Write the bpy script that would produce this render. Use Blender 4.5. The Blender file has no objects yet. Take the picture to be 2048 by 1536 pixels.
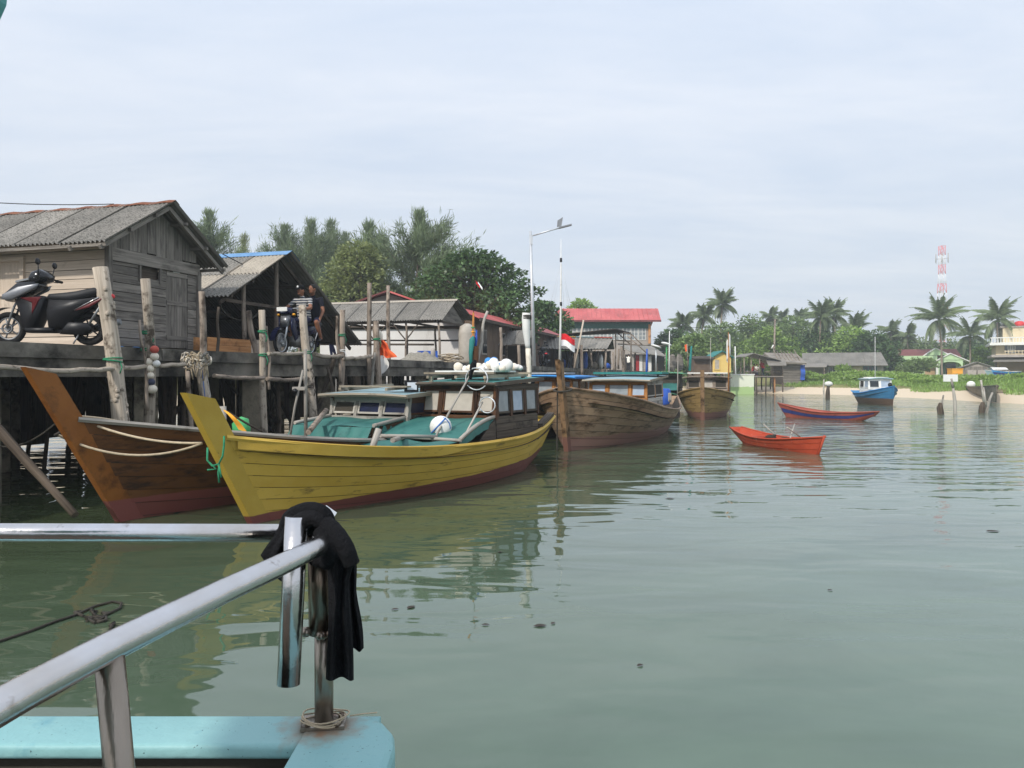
import bpy, bmesh, math, random
import numpy as np
from mathutils import Vector, Matrix, Euler, Quaternion
random.seed(7)
RNG = np.random.default_rng(11)
SC = bpy.context.scene
COL = SC.collection
R = math.radians
# ------------------------------------------------------------------ camera
F, HZ, CX, CAM = 1538.0, 751.0, 1024.0, 1.9        # focal length (px of a 2048 px wide frame), horizon row, centre column, eye height (m)
cam = bpy.data.cameras.new('camera'); cam_o = bpy.data.objects.new('camera', cam); COL.objects.link(cam_o)
cam.sensor_width = 36.0; cam.lens = F/2048*36.0; cam.shift_y = -(768-HZ)/2048
cam.clip_start = 0.05; cam.clip_end = 4000
cam_o.location = (0, 0, CAM); cam_o.rotation_euler = (R(90), 0, 0)
SC.camera = cam_o
# ------------------------------------------------------------------ sky and sun
SUN_DIR = Vector((-0.46, -0.66, 0.62)).normalized()   # towards the sun: high, behind the camera on the left
W = bpy.data.worlds.new('World'); SC.world = W; W.use_nodes = True
def world_nodes():
    nt = W.node_tree; nt.nodes.clear(); N = nt.nodes.new; L = nt.links.new
    out = N('ShaderNodeOutputWorld'); bg = N('ShaderNodeBackground'); bg.inputs['Strength'].default_value = 0.1
    sky = N('ShaderNodeTexSky'); sky.sky_type = 'NISHITA'; sky.sun_disc = False
    sky.sun_elevation = math.asin(SUN_DIR.z); sky.sun_rotation = math.atan2(SUN_DIR.x, SUN_DIR.y)
    sky.air_density = 1.3; sky.dust_density = 2.5; sky.ozone_density = 2.0
    tc = N('ShaderNodeTexCoord'); sep = N('ShaderNodeSeparateXYZ'); L(tc.outputs['Generated'], sep.inputs[0])
    za = N('ShaderNodeMath'); za.operation = 'MAXIMUM'; za.inputs[1].default_value = 0.0; L(sep.outputs['Z'], za.inputs[0])
    zb = N('ShaderNodeMath'); zb.operation = 'ADD'; zb.inputs[1].default_value = 0.16; L(za.outputs[0], zb.inputs[0])
    dx = N('ShaderNodeMath'); dx.operation = 'DIVIDE'; L(sep.outputs['X'], dx.inputs[0]); L(zb.outputs[0], dx.inputs[1])
    dy = N('ShaderNodeMath'); dy.operation = 'DIVIDE'; L(sep.outputs['Y'], dy.inputs[0]); L(zb.outputs[0], dy.inputs[1])
    cmb = N('ShaderNodeCombineXYZ'); L(dx.outputs[0], cmb.inputs[0]); L(dy.outputs[0], cmb.inputs[1])
    mp = N('ShaderNodeMapping'); mp.inputs['Rotation'].default_value = (0, 0, R(-28)); mp.inputs['Scale'].default_value = (0.7, 1.9, 1); mp.inputs['Location'].default_value = (.6, .35, 0)
    L(cmb.outputs[0], mp.inputs[0])
    n1 = N('ShaderNodeTexNoise'); n1.inputs['Scale'].default_value = 1.3; n1.inputs['Detail'].default_value = 9; n1.inputs['Roughness'].default_value = 0.6; n1.inputs['Distortion'].default_value = 0.35
    L(mp.outputs[0], n1.inputs['Vector'])
    rp = N('ShaderNodeValToRGB'); rp.color_ramp.elements[0].position = 0.36; rp.color_ramp.elements[1].position = 0.68
    L(n1.outputs['Fac'], rp.inputs[0])
    veil = N('ShaderNodeMixRGB')                                   # thin high cloud veil over the whole sky
    veil.inputs[1].default_value = (6.45, 7.25, 8.55, 1); veil.inputs[2].default_value = (7.9, 8.35, 9.2, 1)
    L(rp.outputs[0], veil.inputs[0])
    mix = N('ShaderNodeMixRGB'); mix.inputs[0].default_value = 0.86
    zg = N('ShaderNodeMapRange'); zg.inputs['From Min'].default_value = .05; zg.inputs['From Max'].default_value = .6; zg.inputs['To Min'].default_value = .98; zg.inputs['To Max'].default_value = 1.22; L(sep.outputs['Z'], zg.inputs['Value'])
    vm = N('ShaderNodeVectorMath'); vm.operation = 'SCALE'; L(veil.outputs[0], vm.inputs[0]); L(zg.outputs[0], vm.inputs['Scale'])     # the haze veil whitens with height
    L(sky.outputs[0], mix.inputs[1]); L(vm.outputs[0], mix.inputs[2])
    L(mix.outputs[0], bg.inputs['Color']); L(bg.outputs[0], out.inputs['Surface'])
world_nodes()
sun = bpy.data.lights.new('sun', 'SUN'); sun.energy = 2.9; sun.angle = R(2.5); sun.color = (1.0, 0.95, 0.87)
sun_o = bpy.data.objects.new('sun', sun); COL.objects.link(sun_o)
sun_o.rotation_euler = (-SUN_DIR).to_track_quat('-Z', 'Y').to_euler(); sun_o.location = (-20, -20, 40)
SC.view_settings.view_transform = 'Standard'; SC.view_settings.look = 'None'
SC.view_settings.exposure = 0.12; SC.view_settings.gamma = 1.0; SC.view_settings.use_curve_mapping = False
SC.cycles.use_denoising = True
SC.cycles.max_bounces = 6; SC.cycles.diffuse_bounces = 3; SC.cycles.glossy_bounces = 3; SC.cycles.transparent_max_bounces = 6; SC.cycles.volume_bounces = 1
SC.cycles.caustics_reflective = False; SC.cycles.caustics_refractive = False

# ------------------------------------------------------------------ helpers
def pt(px, py, Y):
    return Vector(((px-CX)/F*Y, Y, CAM-(py-HZ)/F*Y))
def gp(px, py, z=0.0):
    return pt(px, py, (CAM-z)*F/(py-HZ))
INV = {}
def top_of(o):
    while o.parent: o = o.parent
    return o
def thing(name, label, cat, loc=(0, 0, 0), rz=0.0, group=None):
    o = bpy.data.objects.new(name, None); COL.objects.link(o)
    o.empty_display_size = 0.2
    o.location = loc; o.rotation_euler = (0, 0, rz)
    o['label'] = label; o['category'] = cat
    if group: o['group'] = group
    INV[o.name] = (Matrix.Translation(Vector(loc)) @ Matrix.Rotation(rz, 4, 'Z')).inverted()
    return o
def tag(o, label, cat, group=None):
    o['label'] = label; o['category'] = cat
    if group: o['group'] = group
    return o
class MB:
    def __init__(s): s.v = []; s.f = []; s.uv = []; s.sm = []; s.mi = []; s.cur = 0
    def add(s, vs, fs, uvs=None, smooth=False):
        b = len(s.v); s.v.extend([tuple(p) for p in vs])
        for i, f in enumerate(fs):
            s.f.append(tuple(b+k for k in f)); s.sm.append(smooth); s.mi.append(s.cur)
            s.uv.append(uvs[i] if uvs else [(vs[k][0], vs[k][2]) for k in f])
        return s
    def beam(s, a, b, w, h, up=(0, 0, 1), taper=1.0, off=0.0):
        a = Vector(a); b = Vector(b); d = b-a; L = d.length; d = d/max(L, 1e-9); up = Vector(up)
        x = d.cross(up)
        if x.length < 1e-4: x = d.cross(Vector((0, 1, 0)))
        x.normalize(); y = x.cross(d)
        vs = []
        for p, k in ((a, 1), (b, taper)):
            for sx, sy in ((-1, -1), (1, -1), (1, 1), (-1, 1)): vs.append(p+x*sx*w/2*k+y*sy*h/2*k)
        u0 = random.random()*9+off; fs = []; uv = []
        q = 0
        for i in range(4):
            j = (i+1) % 4; ln = w if i % 2 == 0 else h
            fs.append((i, j, 4+j, 4+i)); uv.append([(u0, q), (u0, q+ln), (u0+L, q+ln), (u0+L, q)]); q += ln
        fs += [(3, 2, 1, 0), (4, 5, 6, 7)]; uv += [[(0, h), (w*.1, h), (w*.1, 0), (0, 0)]]*2
        return s.add(vs, [tuple(reversed(f)) for f in fs], [list(reversed(q)) for q in uv])
    def box(s, c, d, rz=0.0, uvaxis=None):
        dx, dy, dz = d; c = Vector(c); m = Matrix.Rotation(rz, 3, 'Z')
        ax = uvaxis if uvaxis is not None else (0 if dx >= dy and dx >= dz else (1 if dy >= dz else 2))
        if ax == 2: a, b, w, h, up = (0, 0, -dz/2), (0, 0, dz/2), dx, dy, (0, 1, 0)
        elif ax == 0: a, b, w, h, up = (-dx/2, 0, 0), (dx/2, 0, 0), dy, dz, (0, 0, 1)
        else: a, b, w, h, up = (0, -dy/2, 0), (0, dy/2, 0), dx, dz, (0, 0, 1)
        return s.beam(c+m@Vector(a), c+m@Vector(b), w, h, m@Vector(up))
    def tube(s, pts, rad, seg=8, caps=True, smooth=True, closed=False, jit=0.0):
        pts = [Vector(p) for p in pts]; n = len(pts)
        if not hasattr(rad, '__len__'): rad = [rad]*n
        ref = None; vs = []; us = [0]
        for i in range(n):
            if i: us.append(us[-1]+(pts[i]-pts[i-1]).length)
            if closed: t = pts[(i+1) % n]-pts[i-1]
            else: t = pts[min(i+1, n-1)]-pts[max(i-1, 0)]
            t.normalize()
            if ref is None:
                ref = t.cross(Vector((0, 0, 1)))
                if ref.length < 0.05: ref = Vector((1, 0, 0))
            ref = (ref-t*ref.dot(t)).normalized(); bi = t.cross(ref)
            for k in range(seg):
                a = 2*math.pi*k/seg; r = rad[i]*(1+(random.uniform(-jit, jit) if jit else 0))
                vs.append(pts[i]+ref*math.cos(a)*r+bi*math.sin(a)*r)
        fs = []; uv = []
        rows = n if closed else n-1; r0 = 2*math.pi*max(rad)
        for i in range(rows):
            j = (i+1) % n; u0 = us[i]; u1 = us[i+1] if i+1 < n else us[i]+(pts[j]-pts[i]).length
            for k in range(seg):
                l = (k+1) % seg; a, b = k/seg*r0, (k+1)/seg*r0
                fs.append((i*seg+k, i*seg+l, j*seg+l, j*seg+k)); uv.append([(u0, a), (u0, b), (u1, b), (u1, a)])
        s.add(vs, fs, uv, smooth)
        if caps and not closed:
            b = len(s.v)-len(vs)
            for base, rev in ((0, True), ((n-1)*seg, False)):
                f = [b+base+k for k in range(seg)]
                s.f.append(tuple(reversed(f)) if rev else tuple(f)); s.sm.append(False); s.mi.append(s.cur)
                s.uv.append([(0.02*math.cos(2*math.pi*k/seg), 0.02*math.sin(2*math.pi*k/seg)) for k in range(seg)])
        return s
    def ring(s, c, axis, Rr, r, n=24, seg=8, squash=None):
        axis = Vector(axis).normalized(); x = axis.orthogonal().normalized(); y = axis.cross(x)
        return s.tube([Vector(c)+x*math.cos(2*math.pi*i/n)*Rr+y*math.sin(2*math.pi*i/n)*Rr for i in range(n)], r, seg, closed=True)
    def ell(s, c, r, seg=12, rings=8, rot=None, jit=0.0, smooth=True):
        c = Vector(c); r = (r, r, r) if not hasattr(r, '__len__') else r; vs = []; fs = []; uv = []
        m = rot if rot is not None else Matrix.Identity(3)
        for i in range(rings+1):
            th = math.pi*i/rings
            for k in range(seg):
                ph = 2*math.pi*k/seg; j = 1+random.uniform(-jit, jit) if jit else 1
                vs.append(c+m@Vector((r[0]*math.sin(th)*math.cos(ph)*j, r[1]*math.sin(th)*math.sin(ph)*j, r[2]*math.cos(th)*j)))
        for i in range(rings):
            for k in range(seg):
                l = (k+1) % seg; fs.append((i*seg+k, (i+1)*seg+k, (i+1)*seg+l, i*seg+l))
                uv.append([(k/seg, i/rings), (k/seg, (i+1)/rings), ((k+1)/seg, (i+1)/rings), ((k+1)/seg, i/rings)])
        return s.add(vs, fs, uv, smooth)
    def grid(s, fn, nu, nv, smooth=True, us=1.0, vs=1.0, flip=False):
        P = [Vector(fn(i/nu, j/nv)) for i in range(nu+1) for j in range(nv+1)]; fs = []; uv = []
        for i in range(nu):
            for j in range(nv):
                q = [i*(nv+1)+j, (i+1)*(nv+1)+j, (i+1)*(nv+1)+j+1, i*(nv+1)+j+1]; w = [(i, j), (i+1, j), (i+1, j+1), (i, j+1)]
                if flip: q.reverse(); w.reverse()
                fs.append(q); uv.append([(a/nu*us, b/nv*vs) for a, b in w])
        return s.add(P, fs, uv, smooth)
    def prism(s, poly, ext):
        P = [Vector(p) for p in poly]; ext = Vector(ext); n = len(P); fs = [tuple(range(n-1, -1, -1)), tuple(range(n, 2*n))]
        for i in range(n): j = (i+1) % n; fs.append((i, j, n+j, n+i))
        V = P+[p+ext for p in P]
        o = V[0]; a = (V[1]-V[0]); a = a/max(a.length, 1e-6)
        nrm = Vector((0, 0, 0))
        for i in range(1, n-1): nrm += (P[i]-P[0]).cross(P[i+1]-P[0])
        b = nrm.cross(a); b = b/max(b.length, 1e-6)
        uvs = [[((V[k]-o).dot(a), (V[k]-o).dot(b)+(V[k]-o).dot(ext.normalized())) for k in f] for f in fs]
        return s.add(V, fs, uvs)
    def build(s, name, mats, parent=None, world=False, M=None):
        me = bpy.data.meshes.new(name); V = s.v
        if world and parent is not None: M = INV[top_of(parent).name]
        if M is not None: V = [tuple(M @ Vector(p)) for p in V]
        me.from_pydata(V, [], s.f); me.update()
        ul = me.uv_layers.new(name='UVMap'); flat = [c for f in s.uv for q in f for c in q]
        ul.data.foreach_set('uv', flat)
        me.polygons.foreach_set('use_smooth', s.sm)
        mats = mats if isinstance(mats, (list, tuple)) else [mats]
        for m in mats: me.materials.append(m if not isinstance(m, str) else MT[m])
        me.polygons.foreach_set('material_index', s.mi)
        o = bpy.data.objects.new(name, me); COL.objects.link(o)
        if parent is not None: o.parent = parent
        return o
def single(name, mb, m, label, cat, group=None, loc=None):
    loc = Vector(loc) if loc is not None else Vector(mb.v[0])
    o = mb.build(name, m, M=Matrix.Translation(-loc)); o.location = loc
    return tag(o, label, cat, group)
def structure(name, mb, m):
    o = mb.build(name, m); o['kind'] = 'structure'; return o
def copy_tree(o, parent=None):
    c = o.copy(); COL.objects.link(c); c.parent = parent
    for ch in [k for k in COL.objects if k.parent == o]: copy_tree(ch, c)
    return c
def sag(a, b, d, n=14):
    a = Vector(a); b = Vector(b)
    return [a.lerp(b, i/n)-Vector((0, 0, d*4*(i/n)*(1-i/n))) for i in range(n+1)]
def wob(a, b, n, amp):
    a = Vector(a); b = Vector(b); o = []
    px, py = random.uniform(0, 6), random.uniform(0, 6)
    for i in range(n+1):
        t = i/n; p = a.lerp(b, t); k = math.sin(t*math.pi)
        o.append(p+Vector((math.sin(px+t*5)*amp*k+random.uniform(-.2, .2)*amp, math.cos(py+t*4)*amp*k+random.uniform(-.2, .2)*amp, 0)))
    return o
# ------------------------------------------------------------------ materials
MT = {}
def s2l(c):
    return tuple(((x/255)/12.92 if x/255 <= .04045 else ((x/255+.055)/1.055)**2.4) for x in c)
def mat(key, col, rough=.75, col2=None, nscale=4.0, stretch=(1, 1, 1), coord='Object', bump=.15, bscale=30, rand=.18, metal=0.0, spec=.3,
        dirt=None, dscale=2.0, dlo=.55, dhi=.7, dstretch=(1, 1, 1), zband=None, ramp=(.3, .7), bstretch=None, rvar=0):
    """Procedural surface: two tones through noise, a per-object shade, optional dirt patches with their own shape, optional paint below a line."""
    m = bpy.data.materials.new(key); m.use_nodes = True; nt = m.node_tree; N = nt.nodes.new; L = nt.links.new
    b = nt.nodes['Principled BSDF']; MT[key] = m
    b.inputs['Roughness'].default_value = rough; b.inputs['Metallic'].default_value = metal; b.inputs['Specular IOR Level'].default_value = spec
    c1 = s2l(col); c2 = s2l(col2) if col2 else tuple(min(1, x*1.45) for x in c1)
    tc = N('ShaderNodeTexCoord'); oi = N('ShaderNodeObjectInfo')
    def noise(scale, st, det=5, rgh=.6):
        mp = N('ShaderNodeMapping'); mp.inputs['Scale'].default_value = st; L(tc.outputs[coord], mp.inputs[0])
        sh = N('ShaderNodeVectorMath'); sh.operation = 'ADD'; L(mp.outputs[0], sh.inputs[0])
        sc = N('ShaderNodeVectorMath'); sc.operation = 'SCALE'; sc.inputs[0].default_value = (31, 17, 53); L(oi.outputs['Random'], sc.inputs['Scale']); L(sc.outputs[0], sh.inputs[1])
        n = N('ShaderNodeTexNoise'); n.inputs['Scale'].default_value = scale; n.inputs['Detail'].default_value = det; n.inputs['Roughness'].default_value = rgh
        L(sh.outputs[0], n.inputs['Vector']); return n
    n1 = noise(nscale, stretch)
    mr = N('ShaderNodeMapRange'); mr.inputs['From Min'].default_value = ramp[0]; mr.inputs['From Max'].default_value = ramp[1]; L(n1.outputs['Fac'], mr.inputs['Value'])
    mx = N('ShaderNodeMixRGB'); mx.inputs[1].default_value = (*c1, 1); mx.inputs[2].default_value = (*c2, 1); L(mr.outputs[0], mx.inputs[0])
    cur = mx.outputs[0]
    if dirt:
        nd = noise(dscale, dstretch, 6, .65)
        mr2 = N('ShaderNodeMapRange'); mr2.inputs['From Min'].default_value = dlo; mr2.inputs['From Max'].default_value = dhi; L(nd.outputs['Fac'], mr2.inputs['Value'])
        md = N('ShaderNodeMixRGB'); md.inputs[2].default_value = (*s2l(dirt), 1); L(cur, md.inputs[1]); L(mr2.outputs[0], md.inputs[0]); cur = md.outputs[0]
    if zband:                                   # (z at x=0, slope per metre of x, paint colour, soft edge)
        z0, kx, pc, ed = zband
        tco = N('ShaderNodeSeparateXYZ'); L(tc.outputs['Object'], tco.inputs[0])
        k = N('ShaderNodeMath'); k.operation = 'MULTIPLY_ADD'; k.inputs[1].default_value = -kx; L(tco.outputs['X'], k.inputs[0]); L(tco.outputs['Z'], k.inputs[2])
        nz = noise(3.0, (1, 1, 1)); k2 = N('ShaderNodeMath'); k2.operation = 'MULTIPLY_ADD'; k2.inputs[1].default_value = ed*2; L(nz.outputs['Fac'], k2.inputs[0]); L(k.outputs[0], k2.inputs[2])
        mz = N('ShaderNodeMapRange'); mz.inputs['From Min'].default_value = z0+ed; mz.inputs['From Max'].default_value = z0+ed+.012; mz.inputs['To Min'].default_value = 1; mz.inputs['To Max'].default_value = 0
        L(k2.outputs[0], mz.inputs['Value'])
        mb_ = N('ShaderNodeMixRGB'); mb_.inputs[2].default_value = (*s2l(pc), 1); L(cur, mb_.inputs[1]); L(mz.outputs[0], mb_.inputs[0]); cur = mb_.outputs[0]
    if rand:
        a = N('ShaderNodeMapRange'); a.inputs['To Min'].default_value = 1-rand; a.inputs['To Max'].default_value = 1+rand; L(oi.outputs['Random'], a.inputs['Value'])
        h = N('ShaderNodeHueSaturation'); L(a.outputs[0], h.inputs['Value']); L(cur, h.inputs['Color']); cur = h.outputs[0]
    L(cur, b.inputs['Base Color'])
    if rvar:
        nr = noise(22, (1, 1, 1), 6, .7); rr = N('ShaderNodeMapRange'); rr.inputs['From Min'].default_value = .35; rr.inputs['From Max'].default_value = .72; rr.inputs['To Min'].default_value = max(.02, rough-rvar*.4); rr.inputs['To Max'].default_value = rough+rvar; L(nr.outputs['Fac'], rr.inputs['Value']); L(rr.outputs[0], b.inputs['Roughness'])
    if bump:
        nb = noise(bscale, bstretch or stretch, 4)
        bp = N('ShaderNodeBump'); bp.inputs['Strength'].default_value = bump; bp.inputs['Distance'].default_value = .02; L(nb.outputs['Fac'], bp.inputs['Height']); L(bp.outputs[0], b.inputs['Normal'])
    return m
def wood(key, c1, c2, dirt=None, rough=.85, rand=.25, bump=.35, **k):
    return mat(key, c1, rough, c2, nscale=1.0, stretch=(1.3, 26, 1), coord='UV', bump=bump, bscale=2.2, rand=rand, dirt=dirt, spec=.15, **k)
def leafm(key, c, rand=.2, trans=.35, var=.35, vs=.6):
    m = bpy.data.materials.new(key); m.use_nodes = True; nt = m.node_tree; nt.nodes.clear(); N = nt.nodes.new; L = nt.links.new; MT[key] = m
    out = N('ShaderNodeOutputMaterial'); d = N('ShaderNodeBsdfDiffuse'); t = N('ShaderNodeBsdfTranslucent'); g = N('ShaderNodeBsdfGlossy'); g.inputs['Roughness'].default_value = .45
    tc = N('ShaderNodeTexCoord'); n = N('ShaderNodeTexNoise'); n.inputs['Scale'].default_value = vs; n.inputs['Detail'].default_value = 3; L(tc.outputs['Object'], n.inputs['Vector'])
    oi = N('ShaderNodeObjectInfo'); geo = N('ShaderNodeNewGeometry')
    ad = N('ShaderNodeMath'); ad.operation = 'ADD'; L(n.outputs['Fac'], ad.inputs[0]); L(geo.outputs['Random Per Island'], ad.inputs[1])
    mr = N('ShaderNodeMapRange'); mr.inputs['From Min'].default_value = .4; mr.inputs['From Max'].default_value = 1.6; mr.inputs['To Min'].default_value = 1-var; mr.inputs['To Max'].default_value = 1+var; L(ad.outputs[0], mr.inputs['Value'])
    mr2 = N('ShaderNodeMapRange'); mr2.inputs['To Min'].default_value = 1-rand; mr2.inputs['To Max'].default_value = 1+rand; L(oi.outputs['Random'], mr2.inputs['Value'])
    mu = N('ShaderNodeMath'); mu.operation = 'MULTIPLY'; L(mr.outputs[0], mu.inputs[0]); L(mr2.outputs[0], mu.inputs[1])
    h = N('ShaderNodeHueSaturation'); h.inputs['Color'].default_value = (*s2l(c), 1); L(mu.outputs[0], h.inputs['Value'])
    L(h.outputs[0], d.inputs['Color']); L(h.outputs[0], t.inputs['Color'])
    a = N('ShaderNodeMixShader'); a.inputs[0].default_value = trans; L(d.outputs[0], a.inputs[1]); L(t.outputs[0], a.inputs[2])
    b = N('ShaderNodeMixShader'); b.inputs[0].default_value = .04; L(a.outputs[0], b.inputs[1]); L(g.outputs[0], b.inputs[2]); L(b.outputs[0], out.inputs['Surface'])
    return m
GREY1, GREY2 = (104, 98, 92), (150, 143, 134)
wood('grey_wood', GREY1, GREY2, dirt=(62, 58, 54), dscale=1.2, dlo=.52, dhi=.75, dstretch=(1, 4, 1))
wood('dark_wood', (70, 62, 55), (104, 94, 84), dirt=(40, 36, 33))
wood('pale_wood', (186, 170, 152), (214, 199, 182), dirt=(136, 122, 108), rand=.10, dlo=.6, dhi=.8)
wood('post_wood', (118, 106, 95), (168, 154, 140), dirt=(74, 64, 56), dscale=2.5, dlo=.5, dhi=.65)
wood('birch_wood', (140, 129, 116), (188, 176, 160), dirt=(84, 74, 64), dscale=4, dlo=.52, dhi=.64)
wood('pile_wood', (60, 52, 45), (98, 86, 74), dirt=(30, 27, 24))
wood('orange_wood', (176, 120, 76), (206, 156, 108), dirt=(120, 84, 60))
wood('varnish_wood', (56, 37, 26), (94, 64, 42), dirt=(36, 25, 18), rough=.5)
wood('cabin_trim', (150, 98, 50), (184, 128, 72), dirt=(84, 58, 36), rough=.6)
wood('silver_wood', (150, 144, 136), (190, 184, 174), dirt=(92, 84, 76))
wood('roof_trim_wood', (128, 118, 104), (170, 160, 142), dirt=(80, 70, 60))
mat('dark', (26, 25, 26), .9, rand=.1)
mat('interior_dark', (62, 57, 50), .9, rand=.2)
mat('concrete', (96, 92, 84), .9, (140, 134, 124), nscale=1.2, dirt=(44, 42, 38), dscale=1.1, dlo=.42, dhi=.66, dstretch=(1, 1, 1.4), bump=.6, bscale=9)
mat('concrete_column', (120, 112, 98), .9, (160, 150, 130), nscale=2, dirt=(58, 52, 42), dscale=2.2, dlo=.45, dhi=.62, bump=.6, bscale=14)
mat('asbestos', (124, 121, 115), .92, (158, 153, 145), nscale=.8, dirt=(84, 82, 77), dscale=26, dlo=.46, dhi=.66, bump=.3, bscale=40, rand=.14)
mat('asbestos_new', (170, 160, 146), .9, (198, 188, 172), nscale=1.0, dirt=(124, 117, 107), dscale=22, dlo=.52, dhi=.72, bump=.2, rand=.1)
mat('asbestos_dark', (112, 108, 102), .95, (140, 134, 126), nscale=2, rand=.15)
mat('ridge_rust', (92, 54, 40), .85, (132, 84, 58), nscale=6, dirt=(200, 180, 150), dscale=4, dlo=.62, dhi=.7)
mat('ridge_blue', (92, 136, 180), .6, (120, 160, 200), nscale=3, rand=.05)
mat('blue_metal', (40, 120, 190), .5, (70, 150, 215), nscale=2)
mat('red_roof', (184, 78, 78), .5, (212, 112, 108), nscale=.5, rand=.08, bump=.1, bscale=3, dirt=(150, 78, 74), dscale=.8, dlo=.5, dhi=.75, dstretch=(1, .3, 1))
mat('maroon_roof', (104, 56, 56), .8, (132, 78, 76), nscale=2, rand=.08)
mat('white_wall', (222, 218, 212), .85, (236, 233, 228), nscale=.7, dirt=(176, 170, 162), dscale=1.2, dlo=.58, dhi=.8, dstretch=(1, 1, .4), rand=.03, bump=.1)
mat('cream_wall', (214, 196, 160), .85, (228, 214, 184), nscale=.8, dirt=(170, 152, 124), dscale=1.5, dlo=.6, dhi=.8, rand=.04)
mat('tan_wall', (176, 146, 112), .85, (196, 168, 134), nscale=.8, rand=.05)
mat('grey_wall', (158, 150, 142), .88, (180, 172, 164), nscale=1, dirt=(120, 112, 104), rand=.05)
mat('mint_wall', (184, 214, 164), .8, (200, 226, 182), nscale=1, dirt=(150, 170, 130), dlo=.6, dhi=.8, rand=.03)
mat('yellow_wall', (232, 196, 110), .8, (240, 210, 134), nscale=1, rand=.04)
mat('teal_trim', (36, 112, 108), .7, (54, 136, 130), rand=.08)
mat('teal_net', (38, 84, 82), .85, (58, 110, 104), nscale=5, rand=.05)
mat('brown_wall', (92, 76, 64), .85, (118, 100, 84), nscale=1.5, rand=.1)
mat('white_paint', (226, 226, 222), .6, (240, 240, 236), dirt=(180, 174, 164), dlo=.6, dhi=.75, rand=.04)
mat('glass_dark', (30, 36, 40), .08, (46, 52, 56), rand=.1, bump=0, spec=.6)
mat('glass_grey', (120, 128, 132), .12, (150, 156, 158), rand=.1, bump=0, spec=.6)
mat('pane_white', (168, 160, 148), .5, (190, 182, 170), dirt=(150, 140, 128), dlo=.62, dhi=.8, rand=.05, bump=.05)
mat('pane_blue', (150, 166, 186), .15, (178, 192, 208), rand=.06, bump=0, spec=.5)
mat('pane_navy', (14, 20, 46), .3, (24, 32, 66), rand=.1, bump=0)
mat('chrome', (198, 191, 183), .2, (222, 222, 226), metal=1.0, rand=0, bump=.05, bscale=50, spec=.5, rvar=.07, dirt=(160, 150, 140), dscale=14, dlo=.62, dhi=.75)
mat('chrome_rust', (168, 160, 150), .28, (128, 116, 102), nscale=5, stretch=(1, 1, .25), metal=.9, rand=0, dirt=(98, 66, 44), dscale=9, dlo=.54, dhi=.68, dstretch=(1, 1, .35), bump=.15)
mat('steel_grey', (120, 122, 124), .45, metal=.6, rand=.1)
mat('galv', (196, 200, 204), .4, (216, 219, 222), metal=.4, rand=.05)
mat('turquoise', (134, 182, 184), .5, (148, 192, 192), nscale=3, dirt=(104, 160, 172), dscale=6, dlo=.58, dhi=.72, rand=.02, bump=.25, bscale=12)
def rusty_turquoise(cx, cy, cz):
    m = MT['turquoise'].copy(); MT['turquoise_rusty'] = m; nt = m.node_tree; N = nt.nodes.new; L = nt.links.new; b = nt.nodes['Principled BSDF']
    tc = N('ShaderNodeTexCoord'); d = N('ShaderNodeVectorMath'); d.operation = 'DISTANCE'; d.inputs[1].default_value = (cx, cy, cz); L(tc.outputs['Object'], d.inputs[0])
    n = N('ShaderNodeTexNoise'); n.inputs['Scale'].default_value = 38; n.inputs['Detail'].default_value = 6; L(tc.outputs['Object'], n.inputs['Vector'])
    a = N('ShaderNodeMath'); a.operation = 'MULTIPLY_ADD'; a.inputs[1].default_value = .09; L(n.outputs['Fac'], a.inputs[0]); L(d.outputs['Value'], a.inputs[2])
    r = N('ShaderNodeMapRange'); r.inputs['From Min'].default_value = .075; r.inputs['From Max'].default_value = .145; r.inputs['To Min'].default_value = .85; r.inputs['To Max'].default_value = 0; L(a.outputs[0], r.inputs['Value'])
    n2 = N('ShaderNodeTexNoise'); n2.inputs['Scale'].default_value = 150; n2.inputs['Detail'].default_value = 2; L(tc.outputs['Object'], n2.inputs['Vector'])
    r2 = N('ShaderNodeMapRange'); r2.inputs['From Min'].default_value = .70; r2.inputs['From Max'].default_value = .74; L(n2.outputs['Fac'], r2.inputs['Value'])
    src = b.inputs['Base Color'].links[0].from_socket
    m1 = N('ShaderNodeMixRGB'); m1.inputs[2].default_value = (*s2l((150, 104, 66)), 1); L(r.outputs[0], m1.inputs[0]); L(src, m1.inputs[1])
    m2 = N('ShaderNodeMixRGB'); m2.inputs[2].default_value = (*s2l((70, 92, 96)), 1); L(r2.outputs[0], m2.inputs[0]); L(m1.outputs[0], m2.inputs[1]); L(m2.outputs[0], b.inputs['Base Color'])
mat('turquoise_dull', (86, 150, 150), .6, (110, 172, 172), rand=.02)
mat('black_cloth', (17, 17, 19), .9, (30, 30, 33), nscale=9, rand=.05, bump=.5, bscale=90, spec=.15)
mat('teal_tarp', (46, 100, 96), .6, (66, 122, 114), nscale=2.2, dirt=(36, 80, 78), dscale=3, dlo=.55, dhi=.75, rand=.06, bump=.3, bscale=7)
mat('teal_paint', (62, 138, 134), .5, (92, 164, 158), nscale=2, dirt=(120, 120, 108), dscale=6, dlo=.66, dhi=.76, rand=.06)
mat('pale_blue_roof', (128, 158, 166), .5, (158, 186, 192), nscale=2, dirt=(104, 108, 104), dscale=4, dlo=.6, dhi=.75, rand=.05)
mat('green_roof', (92, 150, 118), .55, (116, 172, 140), rand=.05)
mat('rope_beige', (168, 152, 128), .9, (198, 182, 156), nscale=20, rand=.1)
mat('rope_green', (40, 120, 84), .8, (60, 150, 110), nscale=20, rand=.1)
mat('rope_blue', (70, 110, 170), .8, rand=.1)
mat('rope_dark', (58, 54, 48), .9, rand=.1)
mat('float_cream', (226, 214, 196), .6, (238, 230, 214), dirt=(176, 158, 134), dlo=.6, dhi=.75, rand=.08)
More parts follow.
